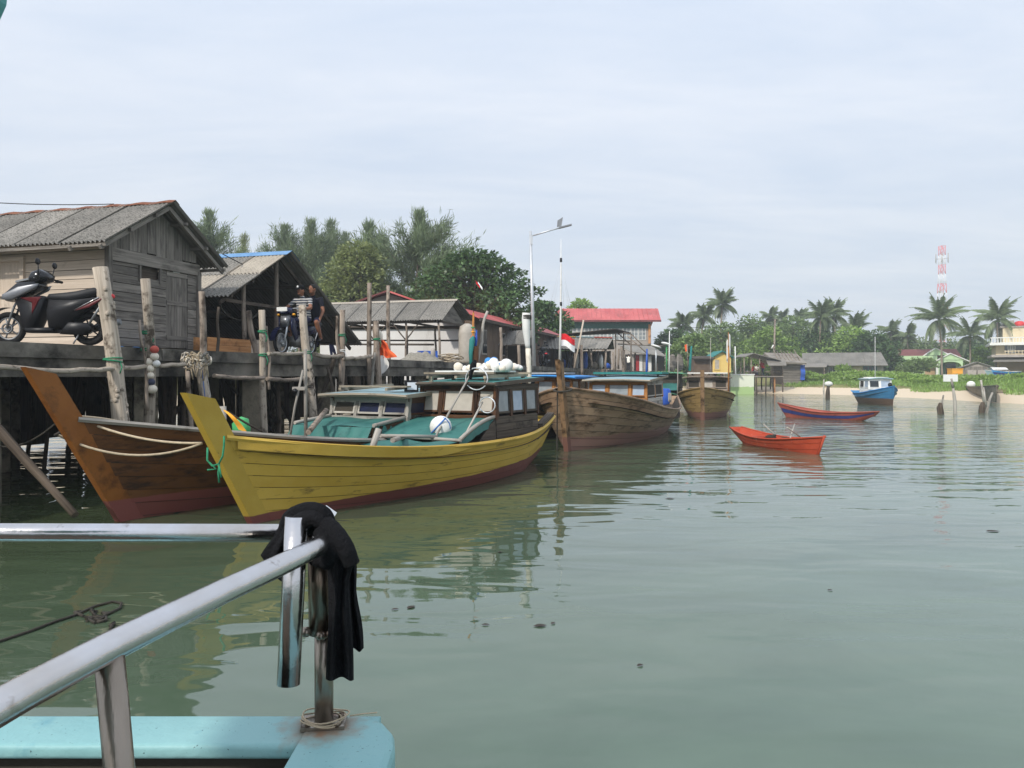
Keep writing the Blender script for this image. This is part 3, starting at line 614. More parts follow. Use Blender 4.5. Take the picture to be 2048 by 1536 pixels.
# ------------------------------------------------------------------ long roofed shelter and the buildings behind it
def make_shed3():
    b0 = 1.4; aN = A(886, b0-.3); t = thing('roofed_shelter', 'open shelter with long grey corrugated roof on thin crooked posts before white wall', 'shelter', DK(aN, b0, DOCK), UANG)
    aR = A(915, b0-.3)-aN; zR = zat(915, 600, b0-.3)-DOCK; zE = zat(886, 640, b0-.3)-DOCK; aE1 = A(947, b0-.3)-aN; zE1 = zat(947, 640, b0-.3)-DOCK; ln = 8.2; y0 = -.3
    sheets(t, (aR, y0, zR), (aR, ln, zR), (0, y0, zE), (0, ln, zE), 'asbestos', w=1.0, rows=1)
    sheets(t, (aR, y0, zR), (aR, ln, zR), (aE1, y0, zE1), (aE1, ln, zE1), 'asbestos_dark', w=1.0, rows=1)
    m = MB()
    for ae, ze in ((0, zE), (aE1, zE1)): m.grid(lambda i, j, ae=ae, ze=ze: (aR+(ae-aR)*.10*j, y0-.02+(ln-y0)*i, zR+.05+(ze-zR)*.10*j), 20, 1)
    m.build('ridge_cap', 'asbestos_new', t)
    for yy in (0, 1.4, 2.8, 4.4, 6.2, 7.8):
        for x in (.25, aE1-.25):
            stick(t, (x+random.uniform(-.1, .1), yy+random.uniform(-.1, .1), 0), (x, yy, zE-.02), .05, 'post_wood', 'post', amp=.05)
        beamp(t, (.1, yy, zE-.02), (aE1-.1, yy, zE-.02), .06, .08, 'dark_wood', 'tie_beam')
        if yy in (1.4, 2.8, 4.4):
            for s in (-1, 1): stick(t, (.25, yy, zE-.75), (.25, yy+s*.6, zE-.05), .03, 'dark_wood', 'brace', 3, .02)
    for x in (.2, aE1-.2): beamp(t, (x, y0+.1, zE-.04), (x, ln-.1, zE-.04), .06, .10, 'dark_wood', 'wall_plate')
    m = MB(); m.prism([(.3, .0, zE), (aE1-.3, .0, zE), (aR, .0, zR-.1)], (0, .03, 0)); m.build('gable_board', 'grey_wood', t)
    for x, z in ((.3, .75), (aE1-.3, 1.05)): stick(t, (x, .2, z), (x, ln-.4, z+.1), .04, 'dark_wood', 'rail', 6, .05)
    # white building beyond
    Y = 40.0; fl = lambda px, py: pt(px, py, Y)
    g = thing('white_building', 'white rendered building with red gable roof behind the open shelter', 'building', fl(800, 760, ), 0)
    x0 = pt(640, 700, Y).x; x1 = pt(948, 700, Y).x; zt = pt(0, 640, Y).z; zb = .2
    m = MB(); m.box(((x0+x1)/2, Y+4, (zb+zt)/2), (x1-x0, 8, zt-zb)); m.build('wall', 'white_wall', g, True)
    pk = pt(778, 584, Y); xl = pt(650, 640, Y).x-.4; xr = pt(905, 640, Y).x+.3; ze = pt(0, 634, Y).z
    m = MB(); m.prism([(xl, Y+.02, ze), (xr, Y+.02, ze), (pk.x, Y+.02, pk.z-.1)], (0, 7.9, 0)); m.build('gable', 'grey_wall', g, True)
    m = MB()
    m.beam((xl-.2, Y+3.6, ze-.1), (pk.x, Y+3.6, pk.z), .08, 8.4, up=(0, 1, 0)); m.build('roof_slope', 'maroon_roof', g, True)
    m = MB(); m.beam((xr+.4, Y+3.6, ze-.1), (pk.x, Y+3.6, pk.z), .08, 8.4, up=(0, 1, 0)); m.build('roof_slope', 'red_roof', g, True)
    m = MB(); m.box(((x0+x1)/2, Y-.06, pt(0, 655, Y).z), (x1-x0-.5, .1, .16)); m.build('timber_rail', 'dark_wood', g, True)
    # brown building along the pier
    b0 = 2.6; a0 = A(946, b0); a1 = A(1112, b0); t = thing('brown_building', 'long dark brown timber building with red roof edge along the pier', 'building', DK(a0, b0, DOCK), UANG)
    ze = zat(948, 634, b0)-DOCK; L_ = a1-a0
    vboards(t, (0, 0), (L_, 0), lambda s: -.2, lambda s: ze, .45, 'brown_wall', nrm=(0, -1))
    m = MB(); m.box((.03, .22, ze/2-.1), (.06, .44, ze+.2)); m.build('end_wall', 'brown_wall', t)
    m = MB(); m.prism([(.02, .1, ze-.02), (.02, 1.6, ze-.02), (.02, .8, ze+.4)], (.05, 0, 0)); m.build('gable', 'brown_wall', t)
    for s in (-1, 1):
        m = MB(); m.beam((L_/2, .8+s*1.3, ze-.10), (L_/2, .8, ze+.48), .06, L_+1.0, up=(1, 0, 0)); m.build('roof_slope', 'red_roof', t)
    m = MB(); m.box((L_/2, -.5, ze-.16), (L_+.9, .06, .16)); m.build('fascia', 'dark_wood', t)
    for k in range(5):
        xx = 1.6+k*(L_-2)/5
        m = MB(); m.box((xx, -.05, 1.25), (.75, .08, 1.3)); wo = m.build('window', 'grey_wall', t)
        for q in (-.18, .18): m = MB(); m.box((xx+q, -.10, 1.25), (.28, .03, 1.15)); m.build('pane', 'glass_dark', wo)
    # lean-to in front
    b1 = .9; c0 = A(1056, b1); t = thing('lean_to', 'small lean-to with tilted grey corrugated roof beside the brown building', 'shed', DK(c0, b1, DOCK), UANG)
    zl = zat(1056, 689, b1)-DOCK; zt = zl+.85; w = 1.5; ln = 1.75
    sheets(t, (w, 0, zt), (w, ln, zt), (-.1, 0, zl), (-.1, ln, zl), 'asbestos', w=.9, rows=1)
    for x in (.1, w-.1):
        for y in (.1, ln-.1): stick(t, (x, y, 0), (x, y, zl+(zt-zl)*x/w-.05), .06, 'post_wood', 'post', amp=.03)
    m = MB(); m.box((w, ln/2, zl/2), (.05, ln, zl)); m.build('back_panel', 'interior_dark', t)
make_shed3()
# ------------------------------------------------------------------ plank boats (local frame: x forward from the bow at the water line, z up from the water)
def sm(x): x = min(1, max(0, x)); return x*x*(3-2*x)
class Hull:
    def __init__(s, L, B, zmid, zbow, zstern, rake, fs=.55, tm=.45, pw=2.4, st=.25, so=.45, keel=-.45, low=.35, pmid=.36, pbow=.95, pz=2.0):
        s.__dict__.update(locals())
    def S(s, t, v, side, out=0.0):
        if t < s.tm: f = s.fs+(1-s.fs)*(1-((s.tm-t)/s.tm)**2)
        else: f = 1-((t-s.tm)/(1-s.tm))**s.pw
        b = s.B/2*f; p = s.pmid+(s.pbow-s.pmid)*sm((t-.45)/.55)+.25*sm((.25-t)/.25)
        zs = s.zmid+((s.zbow-s.zmid)*((t-s.low)/(1-s.low))**s.pz if t > s.low else (s.zstern-s.zmid)*((s.low-t)/s.low)**2)
        zk = s.keel+(.42*((.22-t)/.22)**1.4 if t < .22 else 0)
        z = zk+(zs-zk)*v; y = .035+b*max(v, 0)**p
        x = -(1-t)*(s.L-s.st)-s.st+s.rake*z*t**5-s.so*max(z, -.2)*(1-t)**5
        return Vector((x, side*(y+out), z))
    def zs(s, t): return s.S(t, 1, 1).z
    def tx(s, x): return 1+(x+s.st)/(s.L-s.st)
def build_hull(root, H, plank_m, stem_m, cap_m, deck_m, nst=8, stemtop=1.67, stemw=.40, dark='interior_dark', deckdrop=.22, trans=True, nt=26, stemth=.11, toprail=.06):
    vs = [.06]+[.06+.94*((i+1)/nst)**1.0 for i in range(nst)]
    for side in (1, -1):
        for i in range(nst):
            v0, v1 = vs[i], vs[i+1]; g = .0025
            m = MB(); m.grid(lambda a, b: H.S(a, v0+g+(v1-v0-2*g)*b, side, .010*(1-b)+.004*b), nt, 2, True, H.L, .2, flip=(side < 0)); m.build('strake', plank_m, root)
        m = MB(); m.grid(lambda a, b: H.S(a, .0+.985*b, side, -.018), nt, 8, True, H.L, 1, flip=(side < 0)); m.build('hull_lining', dark, root)
        m = MB(); m.tube([H.S(a/nt, 1, side, .015) for a in range(nt+1)], toprail*.6, 6, smooth=False); m.build('gunwale', cap_m, root)
    m = MB(); m.grid(lambda a, b: H.S(a*.96, 1, 1)*(1-b)+H.S(a*.96, 1, -1)*b-Vector((0, 0, deckdrop)), nt, 4, True, H.L, H.B); m.build('deck', deck_m, root)
    if trans:
        pts = [H.S(0, i/8, 1) for i in range(9)]+[H.S(0, 1-i/8, -1) for i in range(9)]
        m = MB(); m.prism(pts, (-.05, 0, 0)); m.build('transom', plank_m, root)
    # stem post
    rk = H.rake; z0, z1 = -.4, stemtop
    poly = [(rk*z0-stemw, -stemth/2, z0), (rk*z0, -stemth/2, z0), (rk*z1+.02, -stemth/2, z1+.03), (rk*z1-stemw*.95, -stemth/2, z1-.05)]
    m = MB(); m.prism(poly, (0, stemth, 0))
    for i in range(len(m.uv)): m.uv[i] = [(m.v[k][2], m.v[k][0]-rk*m.v[k][2]+m.v[k][1]*.2) for k in m.f[i]]
    m.build('stem_post', stem_m, root)
def window(root, c, ux, w, h, frame_m, pane_m, t=.05, d=.05, nrm=None, up=(0, 0, 1)):
    c = Vector(c); ux = Vector(ux).normalized(); up = Vector(up).normalized(); n = ux.cross(up)
    m = MB()
    for s in (-1, 1):
        m.beam(c+ux*s*(w/2-t/2)-up*h/2, c+ux*s*(w/2-t/2)+up*h/2, t, d, up=n)
        m.beam(c-ux*(w/2-t)+up*s*(h/2-t/2), c+ux*(w/2-t)+up*s*(h/2-t/2), d*.96, t, up=up)
    o = m.build('window', frame_m, root)
    m = MB(); m.beam(c-ux*(w/2-t*.9), c+ux*(w/2-t*.9), .012, h-2*t*.9, up=up); m.build('pane', pane_m, o)
    return o
def cabin(root, xf, ln, w, zlow, zb, zt, wall_m, frame_m, roof_m, trim_m, front_panes, side_panes, over=.22, inw=.06, rise=.06, fwd=.10, roofth=.035, frontw=None, corner=None, pitch=0.0):
    """xf: front face, zb: sill of the front windows, zt: wall top; sides reach down to zlow"""
    xa = xf-ln; hw = w/2
    def P(x, s, z): k = (z-zlow)/(zt-zlow); return Vector((x+ (fwd*(zb-z)/(zt-zb) if x == xf and z > zb else 0), s*(hw-inw*k), z))
    n = len(front_panes); fw = frontw or [1]*n; tot = sum(fw); pw = .07; acc = 0; cz = (zb+zt)/2; span = 2*(hw-inw*.8)
    up = (P(xf, 0, zt)-P(xf, 0, zb)).normalized()
    y = span/2
    for i in range(n+1):
        m = MB(); yy = span/2-span*acc/tot; a = P(xf, 0, zb); b = P(xf, 0, zt)
        m.beam((a.x, yy, a.z-.02), (b.x, yy*.985, b.z), pw, .07, up=(1, 0, 0)); m.build('post', frame_m, root)
        if i < n:
            y0 = yy; acc += fw[i]; y1 = span/2-span*acc/tot; c = (a+b)/2; c.y = (y0+y1)/2; c.x -= .01
            window(root, c, (0, -1, 0), abs(y0-y1)-pw-.01, (b-a).length-.10, frame_m, front_panes[i], t=.035, up=up)
    for z, h in ((zb-.03, .08), (zt, .09)):
        a = P(xf, 1, z); m = MB(); m.beam((a.x+.012, -a.y-.03, z), (a.x+.012, a.y+.03, z), .08, h); m.build('sill' if z < zt-.1 else 'header', frame_m, root)
    for s in (1, -1):                      # side walls: boards below, windows above
        nb = 4
        for k in range(nb):
            z0 = zlow+(zb-zlow)*k/nb; z1 = zlow+(zb-zlow)*(k+1)/nb-.008
            m = MB(); m.prism([P(xa, s, z0), P(xf-.0001, s, z0), P(xf-.0001, s, z1), P(xa, s, z1)], (0, -s*.025, 0)); m.build('side_plank', wall_m, root)
        ns = len(side_panes)
        if ns:
            for k in range(ns+1):
                x = xf-ln*k/ns-(.04 if k == 0 else 0); m = MB(); m.beam(P(x, s, zb-.02), P(x, s, zt), .075, .05, up=(0, 1, 0)); m.build('post', frame_m, root)
                if k < ns:
                    xm = xf-ln*(k+.5)/ns; c = (P(xm, s, zb)+P(xm, s, zt))/2; u2 = (P(xm, s, zt)-P(xm, s, zb)).normalized()
                    window(root, c, (s, 0, 0), ln/ns-.10, zt-zb-.08, wall_m, side_panes[k], t=.04, d=.04, up=u2)
        else:
            m = MB(); m.prism([P(xa, s, zb), P(xf-.0001, s, zb), P(xf-.0001, s, zt), P(xa, s, zt)], (0, -s*.025, 0)); m.build('side_panel', wall_m, root)
        a = P(xa, s, zt); m = MB(); m.beam((xa-.05, a.y, zt), (xf-.02, a.y, zt), .06, .10); m.build('side_header', wall_m, root)
    m = MB(); m.prism([P(xa, 1, zlow), P(xa, -1, zlow), P(xa, -1, zt), P(xa, 1, zt)], (.02, 0, 0)); m.build('back_panel', wall_m, root)
    rw = hw-inw+over*.75
    m = MB(); m.grid(lambda i, j: (xa-.15+(ln+.15+over)*i, rw*(2*j-1), zt+.08+pitch*(1-i)+rise*(1-(2*j-1)**2)), 3, 10, True, ln, w)
    m.grid(lambda i, j: (xa-.15+(ln+.15+over)*i, rw*(2*j-1), zt+.08+pitch*(1-i)-roofth+rise*(1-(2*j-1)**2)), 3, 10, True, ln, w, flip=True)
    ro = m.build('roof', roof_m, root)
    m = MB()
    for s in (1, -1): m.beam((xa-.16, s*(rw-.005), zt+.055+pitch), (xf+over+.01, s*(rw-.005), zt+.055), .035, .07)
    m.build('side_trim', trim_m, ro)
    m = MB(); m.tube([(xf+over, rw*q, zt+.05+rise*(1-q*q)) for q in (-1, -.6, -.2, .2, .6, 1)], .035, 4, smooth=False); m.build('front_trim', trim_m, ro)
    return ro
def canopy(root, xf, w, z0, drop, length, m, w2=None, edge_m='silver_wood', curve=.25, rails=True):
    """sloping tarpaulin in front of the cabin"""
    w2 = w2 or w
    prof = lambda j: (xf-.05+length*j, z0-drop*(j**(1+curve*3)))
    b = MB(); b.grid(lambda i, j: (prof(j)[0], (w/2+(w2-w)/2*j)*(1-2*i), prof(j)[1]+.018*math.sin(i*9+j*5)*math.sin(i*3.1)), 18, 10, True, w, length)
    for s in (1, -1):
        b.grid(lambda i, j: (prof(i)[0], s*(w/2+(w2-w)/2*i+.015*j+.012*math.sin(i*30)), prof(i)[1]-.14*j), 14, 1, True, length, .14)
    o = b.build('tarpaulin', m, root)
    if rails:
        for s in (1, -1):
            q = MB(); q.tube([(prof(j/8)[0], s*(w/2+(w2-w)/2*j/8), prof(j/8)[1]+.03) for j in range(9)], .035, 6); q.build('edge_batten', edge_m, root)
    return o
def paint(key, col, col2, zb, red, slope=0.0, dirt=(96, 78, 44), dlo=.6, dhi=.68, rough=.55, edge=.02, rand=.035):
    return mat(key, col, rough, col2, nscale=1.4, stretch=(.6, 1, 1), dirt=dirt, dscale=3.2, dlo=dlo, dhi=dhi, dstretch=(.45, 1, 2.2), rand=rand, bump=.3, bscale=9, zband=(zb, slope, red, edge), spec=.35)
def place(name, label, X, Y, hx, hy, group='moored plank fishing boats'):
    return thing(name, label, 'boat', (X, Y, 0), math.atan2(hy, hx), group)
# ---- yellow boat
YH = Vector((-.46, -.888)).normalized()
def to_local(root, p):
    return INV[root.name] @ Vector(p)
def make_yellow():
    paint('yellow_paint', (194, 156, 58), (212, 178, 82), .10, (120, 68, 60), slope=-.028, dirt=(110, 90, 46), dlo=.60, dhi=.72)
    mat('yellow_stem', (176, 144, 52), .5, (190, 160, 68), nscale=2, dirt=(110, 84, 40), dscale=7, dlo=.68, dhi=.74, rand=.02, zband=(.10, 0, (112, 62, 56), .02))
    t = place('fishing_boat', 'mustard yellow plank fishing boat with teal foredeck cover and dark cabin', -3.35, 9.84, YH.x, YH.y)
    H = Hull(8.0, 2.25, .76, 1.14, 1.0, .60, fs=.44, tm=.45, pw=2.4, so=.25, pz=3.4)
    build_hull(t, H, 'yellow_paint', 'yellow_stem', 'yellow_paint', 'dark_wood', nst=9, stemtop=1.67, stemw=.42, deckdrop=.16)
    # flared wash strake at the bow
    for s in (1, -1):
        m = MB(); m.grid(lambda a, b: H.S(.52+.47*a, 1, s, (.028+.05*b*math.sin(a*math.pi))*min(1, a*3.5)+.004)+Vector((0, 0, (-.13+.15*b)*min(1, .15+a*3))), 20, 1, True, 4, .15); m.build('rubbing_strake', 'yellow_paint', t)
    ro = cabin(t, -5.05, 1.75, 1.72, .62, 1.16, 1.69, 'dark_wood', 'varnish_wood', 'teal_paint', 'dark_wood', ['pane_white', 'pane_white', 'pane_white'], ['glass_grey', 'pane_blue', 'glass_grey'], frontw=[1, 1.75, 1.05], over=.12, rise=.015, pitch=.09)
    canopy(t, -5.0, 1.62, 1.12, .30, 1.5, 'teal_tarp', w2=1.95)
    m = MB(); m.tube([(-3.55, 1.0, .84), (-3.55, 0, .86), (-3.55, -1.0, .84)], .03, 6); m.build('cross_batten', 'silver_wood', t)
    m = MB(); m.grid(lambda i, j: (-3.5+.75*i, .95*(1-2*j), .81-.1*i*i+.02*math.sin(j*14)), 4, 14, True); m.build('tarpaulin', 'teal_tarp', t)
    # side screens that slope from the cabin to the gunwale
    for s in (1, -1):
        m = MB(); m.prism([(-5.0, s*.87, .60), (-4.1, s*.9, .60), (-4.75, s*.86, 1.0), (-5.0, s*.85, 1.12)], (0, -s*.02, 0)); m.build('side_screen', 'dark_wood', t)
    # roof rack
    for y in (-.62, 0, .62): beamp(t, (-6.75, y, 1.91), (-5.0, y, 1.87), .05, .05, 'roof_trim_wood', 'rack_bar')
    for x in (-6.6, -5.9, -5.1): beamp(t, (x, -.75, 1.945), (x, .78, 1.945), .07, .04, 'roof_trim_wood', 'rack_bar'); beamp(t, (x, .6, 1.76), (x, .6, 1.88), .06, .06, 'roof_trim_wood', 'rack_block'); beamp(t, (x, -.6, 1.76), (x, -.6, 1.88), .06, .06, 'roof_trim_wood', 'rack_block')
    m = MB(); m.box((-5.75, .0, 1.98), (.9, 1.3, .03)); m.build('rack_panel', 'white_paint', t)
    # small things on deck
    for (a, b, r) in (((-2.2, .2, .70), (-2.35, .25, 1.08), .05), ((-2.3, .55, .92), (-3.5, -.1, .86), .04), ((-2.6, .1, .95), (-3.6, .5, .88), .03)):
        m = MB(); m.tube([a, b], r, 8); m.build('deck_timber', 'silver_wood', t)
    # stern pieces
    for s in (1, -1): beamp(t, H.S(.16, 1, s)+Vector((0, -s*.05, .05)), H.S(.01, 1, s)+Vector((0, -s*.05, .06)), .14, .10, 'dark_wood', 'stern_block')
    m = MB(); m.box((-7.85, .0, .99), (.12, .9, .07)); m.build('stern_thwart', 'yellow_paint', t)
    return t, H
yb, YHULL = make_yellow()
YM = yb.location.copy(); YMAT = Matrix.Translation(YM) @ Matrix.Rotation(math.atan2(YH.y, YH.x), 4, 'Z')
# ---- brown boat next to the pier
def make_brown():
    paint('brown_paint', (88, 54, 26), (118, 76, 40), .28, (128, 72, 66), dirt=(44, 28, 16), dlo=.52, dhi=.68, rand=.12)
    mat('brown_stem', (128, 76, 28), .55, (152, 96, 42), nscale=2, dirt=(78, 46, 22), dscale=3, dlo=.5, dhi=.7, rand=.02, zband=(.28, 0, (132, 76, 70), .02))
    h = Vector((-.46, -.888)).normalized()
    t = place('fishing_boat', 'varnished brown plank fishing boat with tall orange-brown stem next to the pier', -5.13, 10.0, h.x, h.y)
    H = Hull(8.8, 2.15, .74, 1.36, .95, .60, fs=.55, pw=2.2)
    build_hull(t, H, 'brown_paint', 'brown_stem', 'silver_wood', 'dark_wood', nst=9, stemtop=1.97, stemw=.36, deckdrop=.2)
    cabin(t, -5.2, 1.7, 1.9, .62, 1.12, 1.46, 'varnish_wood', 'silver_wood', 'pale_blue_roof', 'roof_trim_wood', ['pane_navy', 'pane_navy', 'interior_dark'], ['pane_navy', 'glass_dark'], over=.2, frontw=[1, 1, 1], pitch=.10, rise=.03)
    canopy(t, -5.15, 1.75, 1.10, .10, 1.0, 'teal_tarp', w2=1.8, curve=0)
    m = MB(); m.grid(lambda i, j: (-4.15+.25*i+.02*math.sin(j*40), .9*(1-2*j), 1.0-.38*i), 6, 24, True); m.build('tarpaulin_front', 'teal_tarp', t)
    for s in (1, -1): m = MB(); m.prism([(-5.1, s*.9, .62), (-4.15, s*.9, .62), (-4.15, s*.9, .98), (-5.1, s*.9, 1.08)], (0, -s*.02, 0)); m.build('side_screen', 'varnish_wood', t)
    for y in (-.6, .5): beamp(t, (-6.8, y, 1.70), (-5.1, y, 1.64), .06, .05, 'roof_trim_wood', 'rack_bar')
    beamp(t, (-5.4, -.8, 1.69), (-5.4, .8, 1.69), .16, .03, 'roof_trim_wood', 'rack_bar')
    m = MB(); m.tube([(-1.5, .25, .9), (-1.5, .25, 1.45)], .05, 8); m.build('bitt_post', 'silver_wood', t)
    m = MB(); m.tube([(-3.4, .1, .8), (-3.5, .0, 1.9), (-3.55, -.05, 2.35)], .03, 6); m.build('flag_stick', 'silver_wood', t)
    m = MB(); m.tube([(-3.35, .2, .95), (-4.6, -.5, 1.25)], .05, 6); m.build('deck_pole', 'post_wood', t)
    return t, H
bb, BHULL = make_brown()
# ---- bare wooden boat with wide flared bow
def make_wood2():
    paint('bare_hull', (136, 108, 82), (166, 140, 114), .34, (150, 112, 100), slope=.012, dirt=(84, 64, 44), dlo=.50, dhi=.66, rand=.16, edge=.10)
    mat('bare_stem', (130, 100, 70), .75, (158, 128, 96), nscale=2, stretch=(1, 1, .3), dirt=(64, 46, 28), dscale=4, dlo=.45, dhi=.65, rand=.02, zband=(.34, 0, (122, 84, 72), .10))
    mat('grey_hull', (112, 104, 92), .85, (144, 134, 120), nscale=1.4, dirt=(84, 74, 62), dscale=3, dlo=.5, dhi=.7, rand=.12)
    h = Vector((-.37, -.929)).normalized()
    t = place('fishing_boat', 'unpainted wooden fishing boat with broad flared bow and pale blue cabin roof', 1.35, 19.2, h.x, h.y)
    H = Hull(11.0, 3.2, .80, 1.60, 1.12, .30, fs=.5, tm=.5, pw=5.0, so=.3, pbow=.62, low=.3)
    build_hull(t, H, 'bare_hull', 'bare_stem', 'bare_hull', 'dark_wood', nst=9, stemtop=2.26, stemw=.28, deckdrop=.3, stemth=.12)
    cabin(t, -5.3, 2.6, 1.9, .70, 1.2, 1.68, 'silver_wood', 'cabin_trim', 'pale_blue_roof', 'roof_trim_wood', ['pane_blue', 'glass_grey', 'pane_blue'], ['interior_dark', 'interior_dark'], over=.25, frontw=[1, 1.45, 1.1], pitch=.14, rise=.03)
    m = MB(); m.box((-7.2, 0, 1.98), (1.2, 2.3, .07)); m.build('upper_roof', 'teal_trim', t)
    for y in (-.9, .9): beamp(t, (-7.2, y, 1.7), (-7.2, y, 1.96), .06, .06, 'silver_wood', 'roof_block')
    canopy(t, -5.25, 1.7, 1.12, .25, .7, 'teal_tarp', rails=False)
    m = MB(); m.ring((-.02+.3*1.55-.18, 0, 1.55), (.2, 0, 1), .22, .025, 16, 6); m.build('stem_rope', 'rope_dark', t)
    m = MB(); m.tube([(.28, -.13, 1.5), (.1, -.2, .9), (.05, -.22, .1), (.05, -.22, -.1)], .018, 6); m.build('hanging_rope', 'rope_dark', t)
    for k in range(5):
        m = MB(); m.box((-9.2-k*.35, .95-.07*k, 1.1), (.06, .08, .3)); m.build('stern_stanchion', 'silver_wood', t)
    return t, H
wb, WHULL = make_wood2()
# ---- brown-gold boat bow on to the camera
def make_wood3():
    paint('gold_hull', (134, 108, 62), (162, 134, 84), .30, (134, 92, 80), dirt=(66, 50, 28), dlo=.54, dhi=.7, rand=.1, edge=.12)
    h = Vector((-.285, -.958)).normalized()
    t = place('fishing_boat', 'golden brown wooden fishing boat lying bow on beyond the bare wooden one', 8.13, 32.8, h.x, h.y)
    H = Hull(9, 2.5, .9, 1.38, 1.05, .2, fs=.5, pw=4.2, pbow=.62)
    build_hull(t, H, 'gold_hull', 'bare_stem', 'gold_hull', 'dark_wood', nst=8, stemtop=2.1, stemw=.3, deckdrop=.25, stemth=.16, nt=18)
    cabin(t, -4.6, 2.2, 2.0, .8, 1.25, 1.74, 'roof_trim_wood', 'post_wood', 'roof_trim_wood', 'post_wood', ['interior_dark', 'pane_white', 'interior_dark'], ['interior_dark', 'interior_dark'], over=.25)
    for y in (-.8, 0, .8): beamp(t, (-6.6, y, 1.95), (-4.4, y, 1.95), .12, .06, 'post_wood', 'rack_bar')
    m = MB(); m.box((-5.4, 0, 2.02), (1.2, 1.9, .05)); m.build('rack_panel', 'white_paint', t)
    m = MB(); m.tube([(-3.9, 1.0, 1.1), (-3.95, 1.02, 2.6), (-4.0, 1.0, 3.3)], .035, 6); fp = m.build('flag_pole', 'cabin_trim', t)
    m = MB(); m.grid(lambda i, j: (-3.98-.35*i*(.6+.4*j), 1.0+.1*math.sin(i*6), 3.9-.9*j-.5*i), 8, 8); m.build('pennant', 'white_bag', fp)
    m = MB(); m.tube([(-3.98, 1.0, 3.2), (-3.98, 1.0, 3.95)], .02, 6); m.build('pole_tip', 'cabin_trim', fp)
    return t
make_wood3()
# ---- boats mostly hidden behind
def make_hidden():
    paint('ochre_hull', (150, 104, 40), (170, 124, 58), .25, (96, 54, 50), dirt=(80, 54, 26), rand=.08)
    h = Vector((-.40, -.917)).normalized()
    t = place('fishing_boat', 'ochre fishing boat with bright blue cabin roof between pier and bare wooden boat', -1.15, 20.4, h.x, h.y)
    H = Hull(9.2, 2.1, .85, 1.3, 1.0, .4, pw=2.4)
    build_hull(t, H, 'ochre_hull', 'cabin_trim', 'ochre_hull', 'dark_wood', nst=7, stemtop=1.7, nt=18)
    cabin(t, -5.6, 2.4, 1.95, .7, 1.2, 1.78, 'cabin_trim', 'cabin_trim', 'blue_metal', 'blue_metal', ['glass_dark', 'glass_grey', 'glass_dark'], ['glass_grey', 'glass_dark', 'glass_grey'], over=.35)
    m = MB(); m.box((-6.3, 0, 1.98), (1.0, 1.3, .04)); m.build('roof_board', 'silver_wood', t)
    paint('dark_hull', (40, 38, 34), (62, 58, 52), .2, (60, 40, 38), dirt=(28, 26, 24), rand=.08)
    h = Vector((-.285, -.958)).normalized()
    t = place('fishing_boat', 'dark hulled boat with pale green cabin roof and blue drum astern of the wooden boat', 6.5, 35.8, h.x, h.y)
    H = Hull(8.6, 2.1, .8, 1.25, 1.0, .3, pw=2.8)
    build_hull(t, H, 'dark_hull', 'dark_wood', 'green_roof', 'green_roof', nst=7, stemtop=1.5, nt=18)
    cabin(t, -4.4, 2.2, 1.9, .8, 1.25, 1.95, 'dark_wood', 'dark_wood', 'green_roof', 'green_roof', ['interior_dark', 'interior_dark'], ['interior_dark', 'interior_dark'], over=.35)
    canopy(t, -4.3, 1.8, 1.5, .35, .9, 'teal_tarp', rails=False)
    h = Vector((-.40, -.917)).normalized()
    t = place('fishing_boat', 'teal roofed boat lying close to the pier beyond the blue roofed one', 3.1, 33.0, h.x, h.y)
    H = Hull(8.6, 2.0, .8, 1.2, 1.0, .3, pw=2.8)
    build_hull(t, H, 'dark_hull', 'dark_wood', 'dark_wood', 'dark_wood', nst=7, stemtop=1.5, nt=18)
    cabin(t, -3.4, 2.2, 1.9, .8, 1.2, 1.72, 'dark_wood', 'cabin_trim', 'teal_trim', 'teal_trim', ['glass_dark', 'glass_grey'], ['interior_dark', 'interior_dark'], over=.3)
make_hidden()
# ---- dinghies and the blue boat
def dinghy(name, label, p_bow, p_stern, B, zmid, zbow, zst, plank, cap, nst=4, stripe=None, rake=.5):
    b = Vector(p_bow); s = Vector(p_stern); d = (b-s); L = d.length; d /= L
    t = thing(name, label, 'boat', (b.x, b.y, 0), math.atan2(d.y, d.x), 'small open boats on the bay')
    H = Hull(L, B, zmid, zbow, zst, rake, fs=.35, tm=.5, pw=2.2, st=.02, so=rake*.9, keel=-.22, low=.45, pmid=.5, pbow=.8)
    vs = [.05+.95*i/nst for i in range(nst+1)]
    for side in (1, -1):
        for i in range(nst):
            m = MB(); m.grid(lambda a, c: H.S(a, vs[i]+(vs[i+1]-vs[i]-.006)*c, side, .010*(1-c)), 18, 2, True, L, .2, flip=(side < 0))
            m.build('strake', (stripe if stripe and i == nst-2 else plank), t)
        m = MB(); m.grid(lambda a, c: H.S(a, .05+.92*c, side, -.012), 18, 4, True, L, .4, flip=(side < 0)); m.build('lining', plank, t)
        m = MB(); m.tube([H.S(a/18, 1, side, .01) for a in range(19)], .022, 6); m.build('gunwale', cap, t)
    m = MB(); m.grid(lambda a, c: H.S(.03+.94*a, .42, 1)*(1-c)+H.S(.03+.94*a, .42, -1)*c, 12, 2); m.build('floor', plank, t)
    for tt in (.25, .55, .8):
        a = H.S(tt, .86, 1); c = H.S(tt, .86, -1); m = MB(); m.beam(a, c, .16, .025); m.build('thwart', cap, t)
    m = MB(); m.prism([H.S(0, i/5, 1) for i in range(6)]+[H.S(0, 1-i/5, -1) for i in range(6)], (-.03, 0, 0)); m.build('transom', plank, t)
    m = MB(); m.tube([H.S(1, 0.05, 0)+Vector((.01, 0, 0)), H.S(1, .5, 0)+Vector((.01, 0, 0)), H.S(1, 1.04, 0)+Vector((.01, 0, 0))], .03, 6); m.build('stem', plank, t)
    return t, H
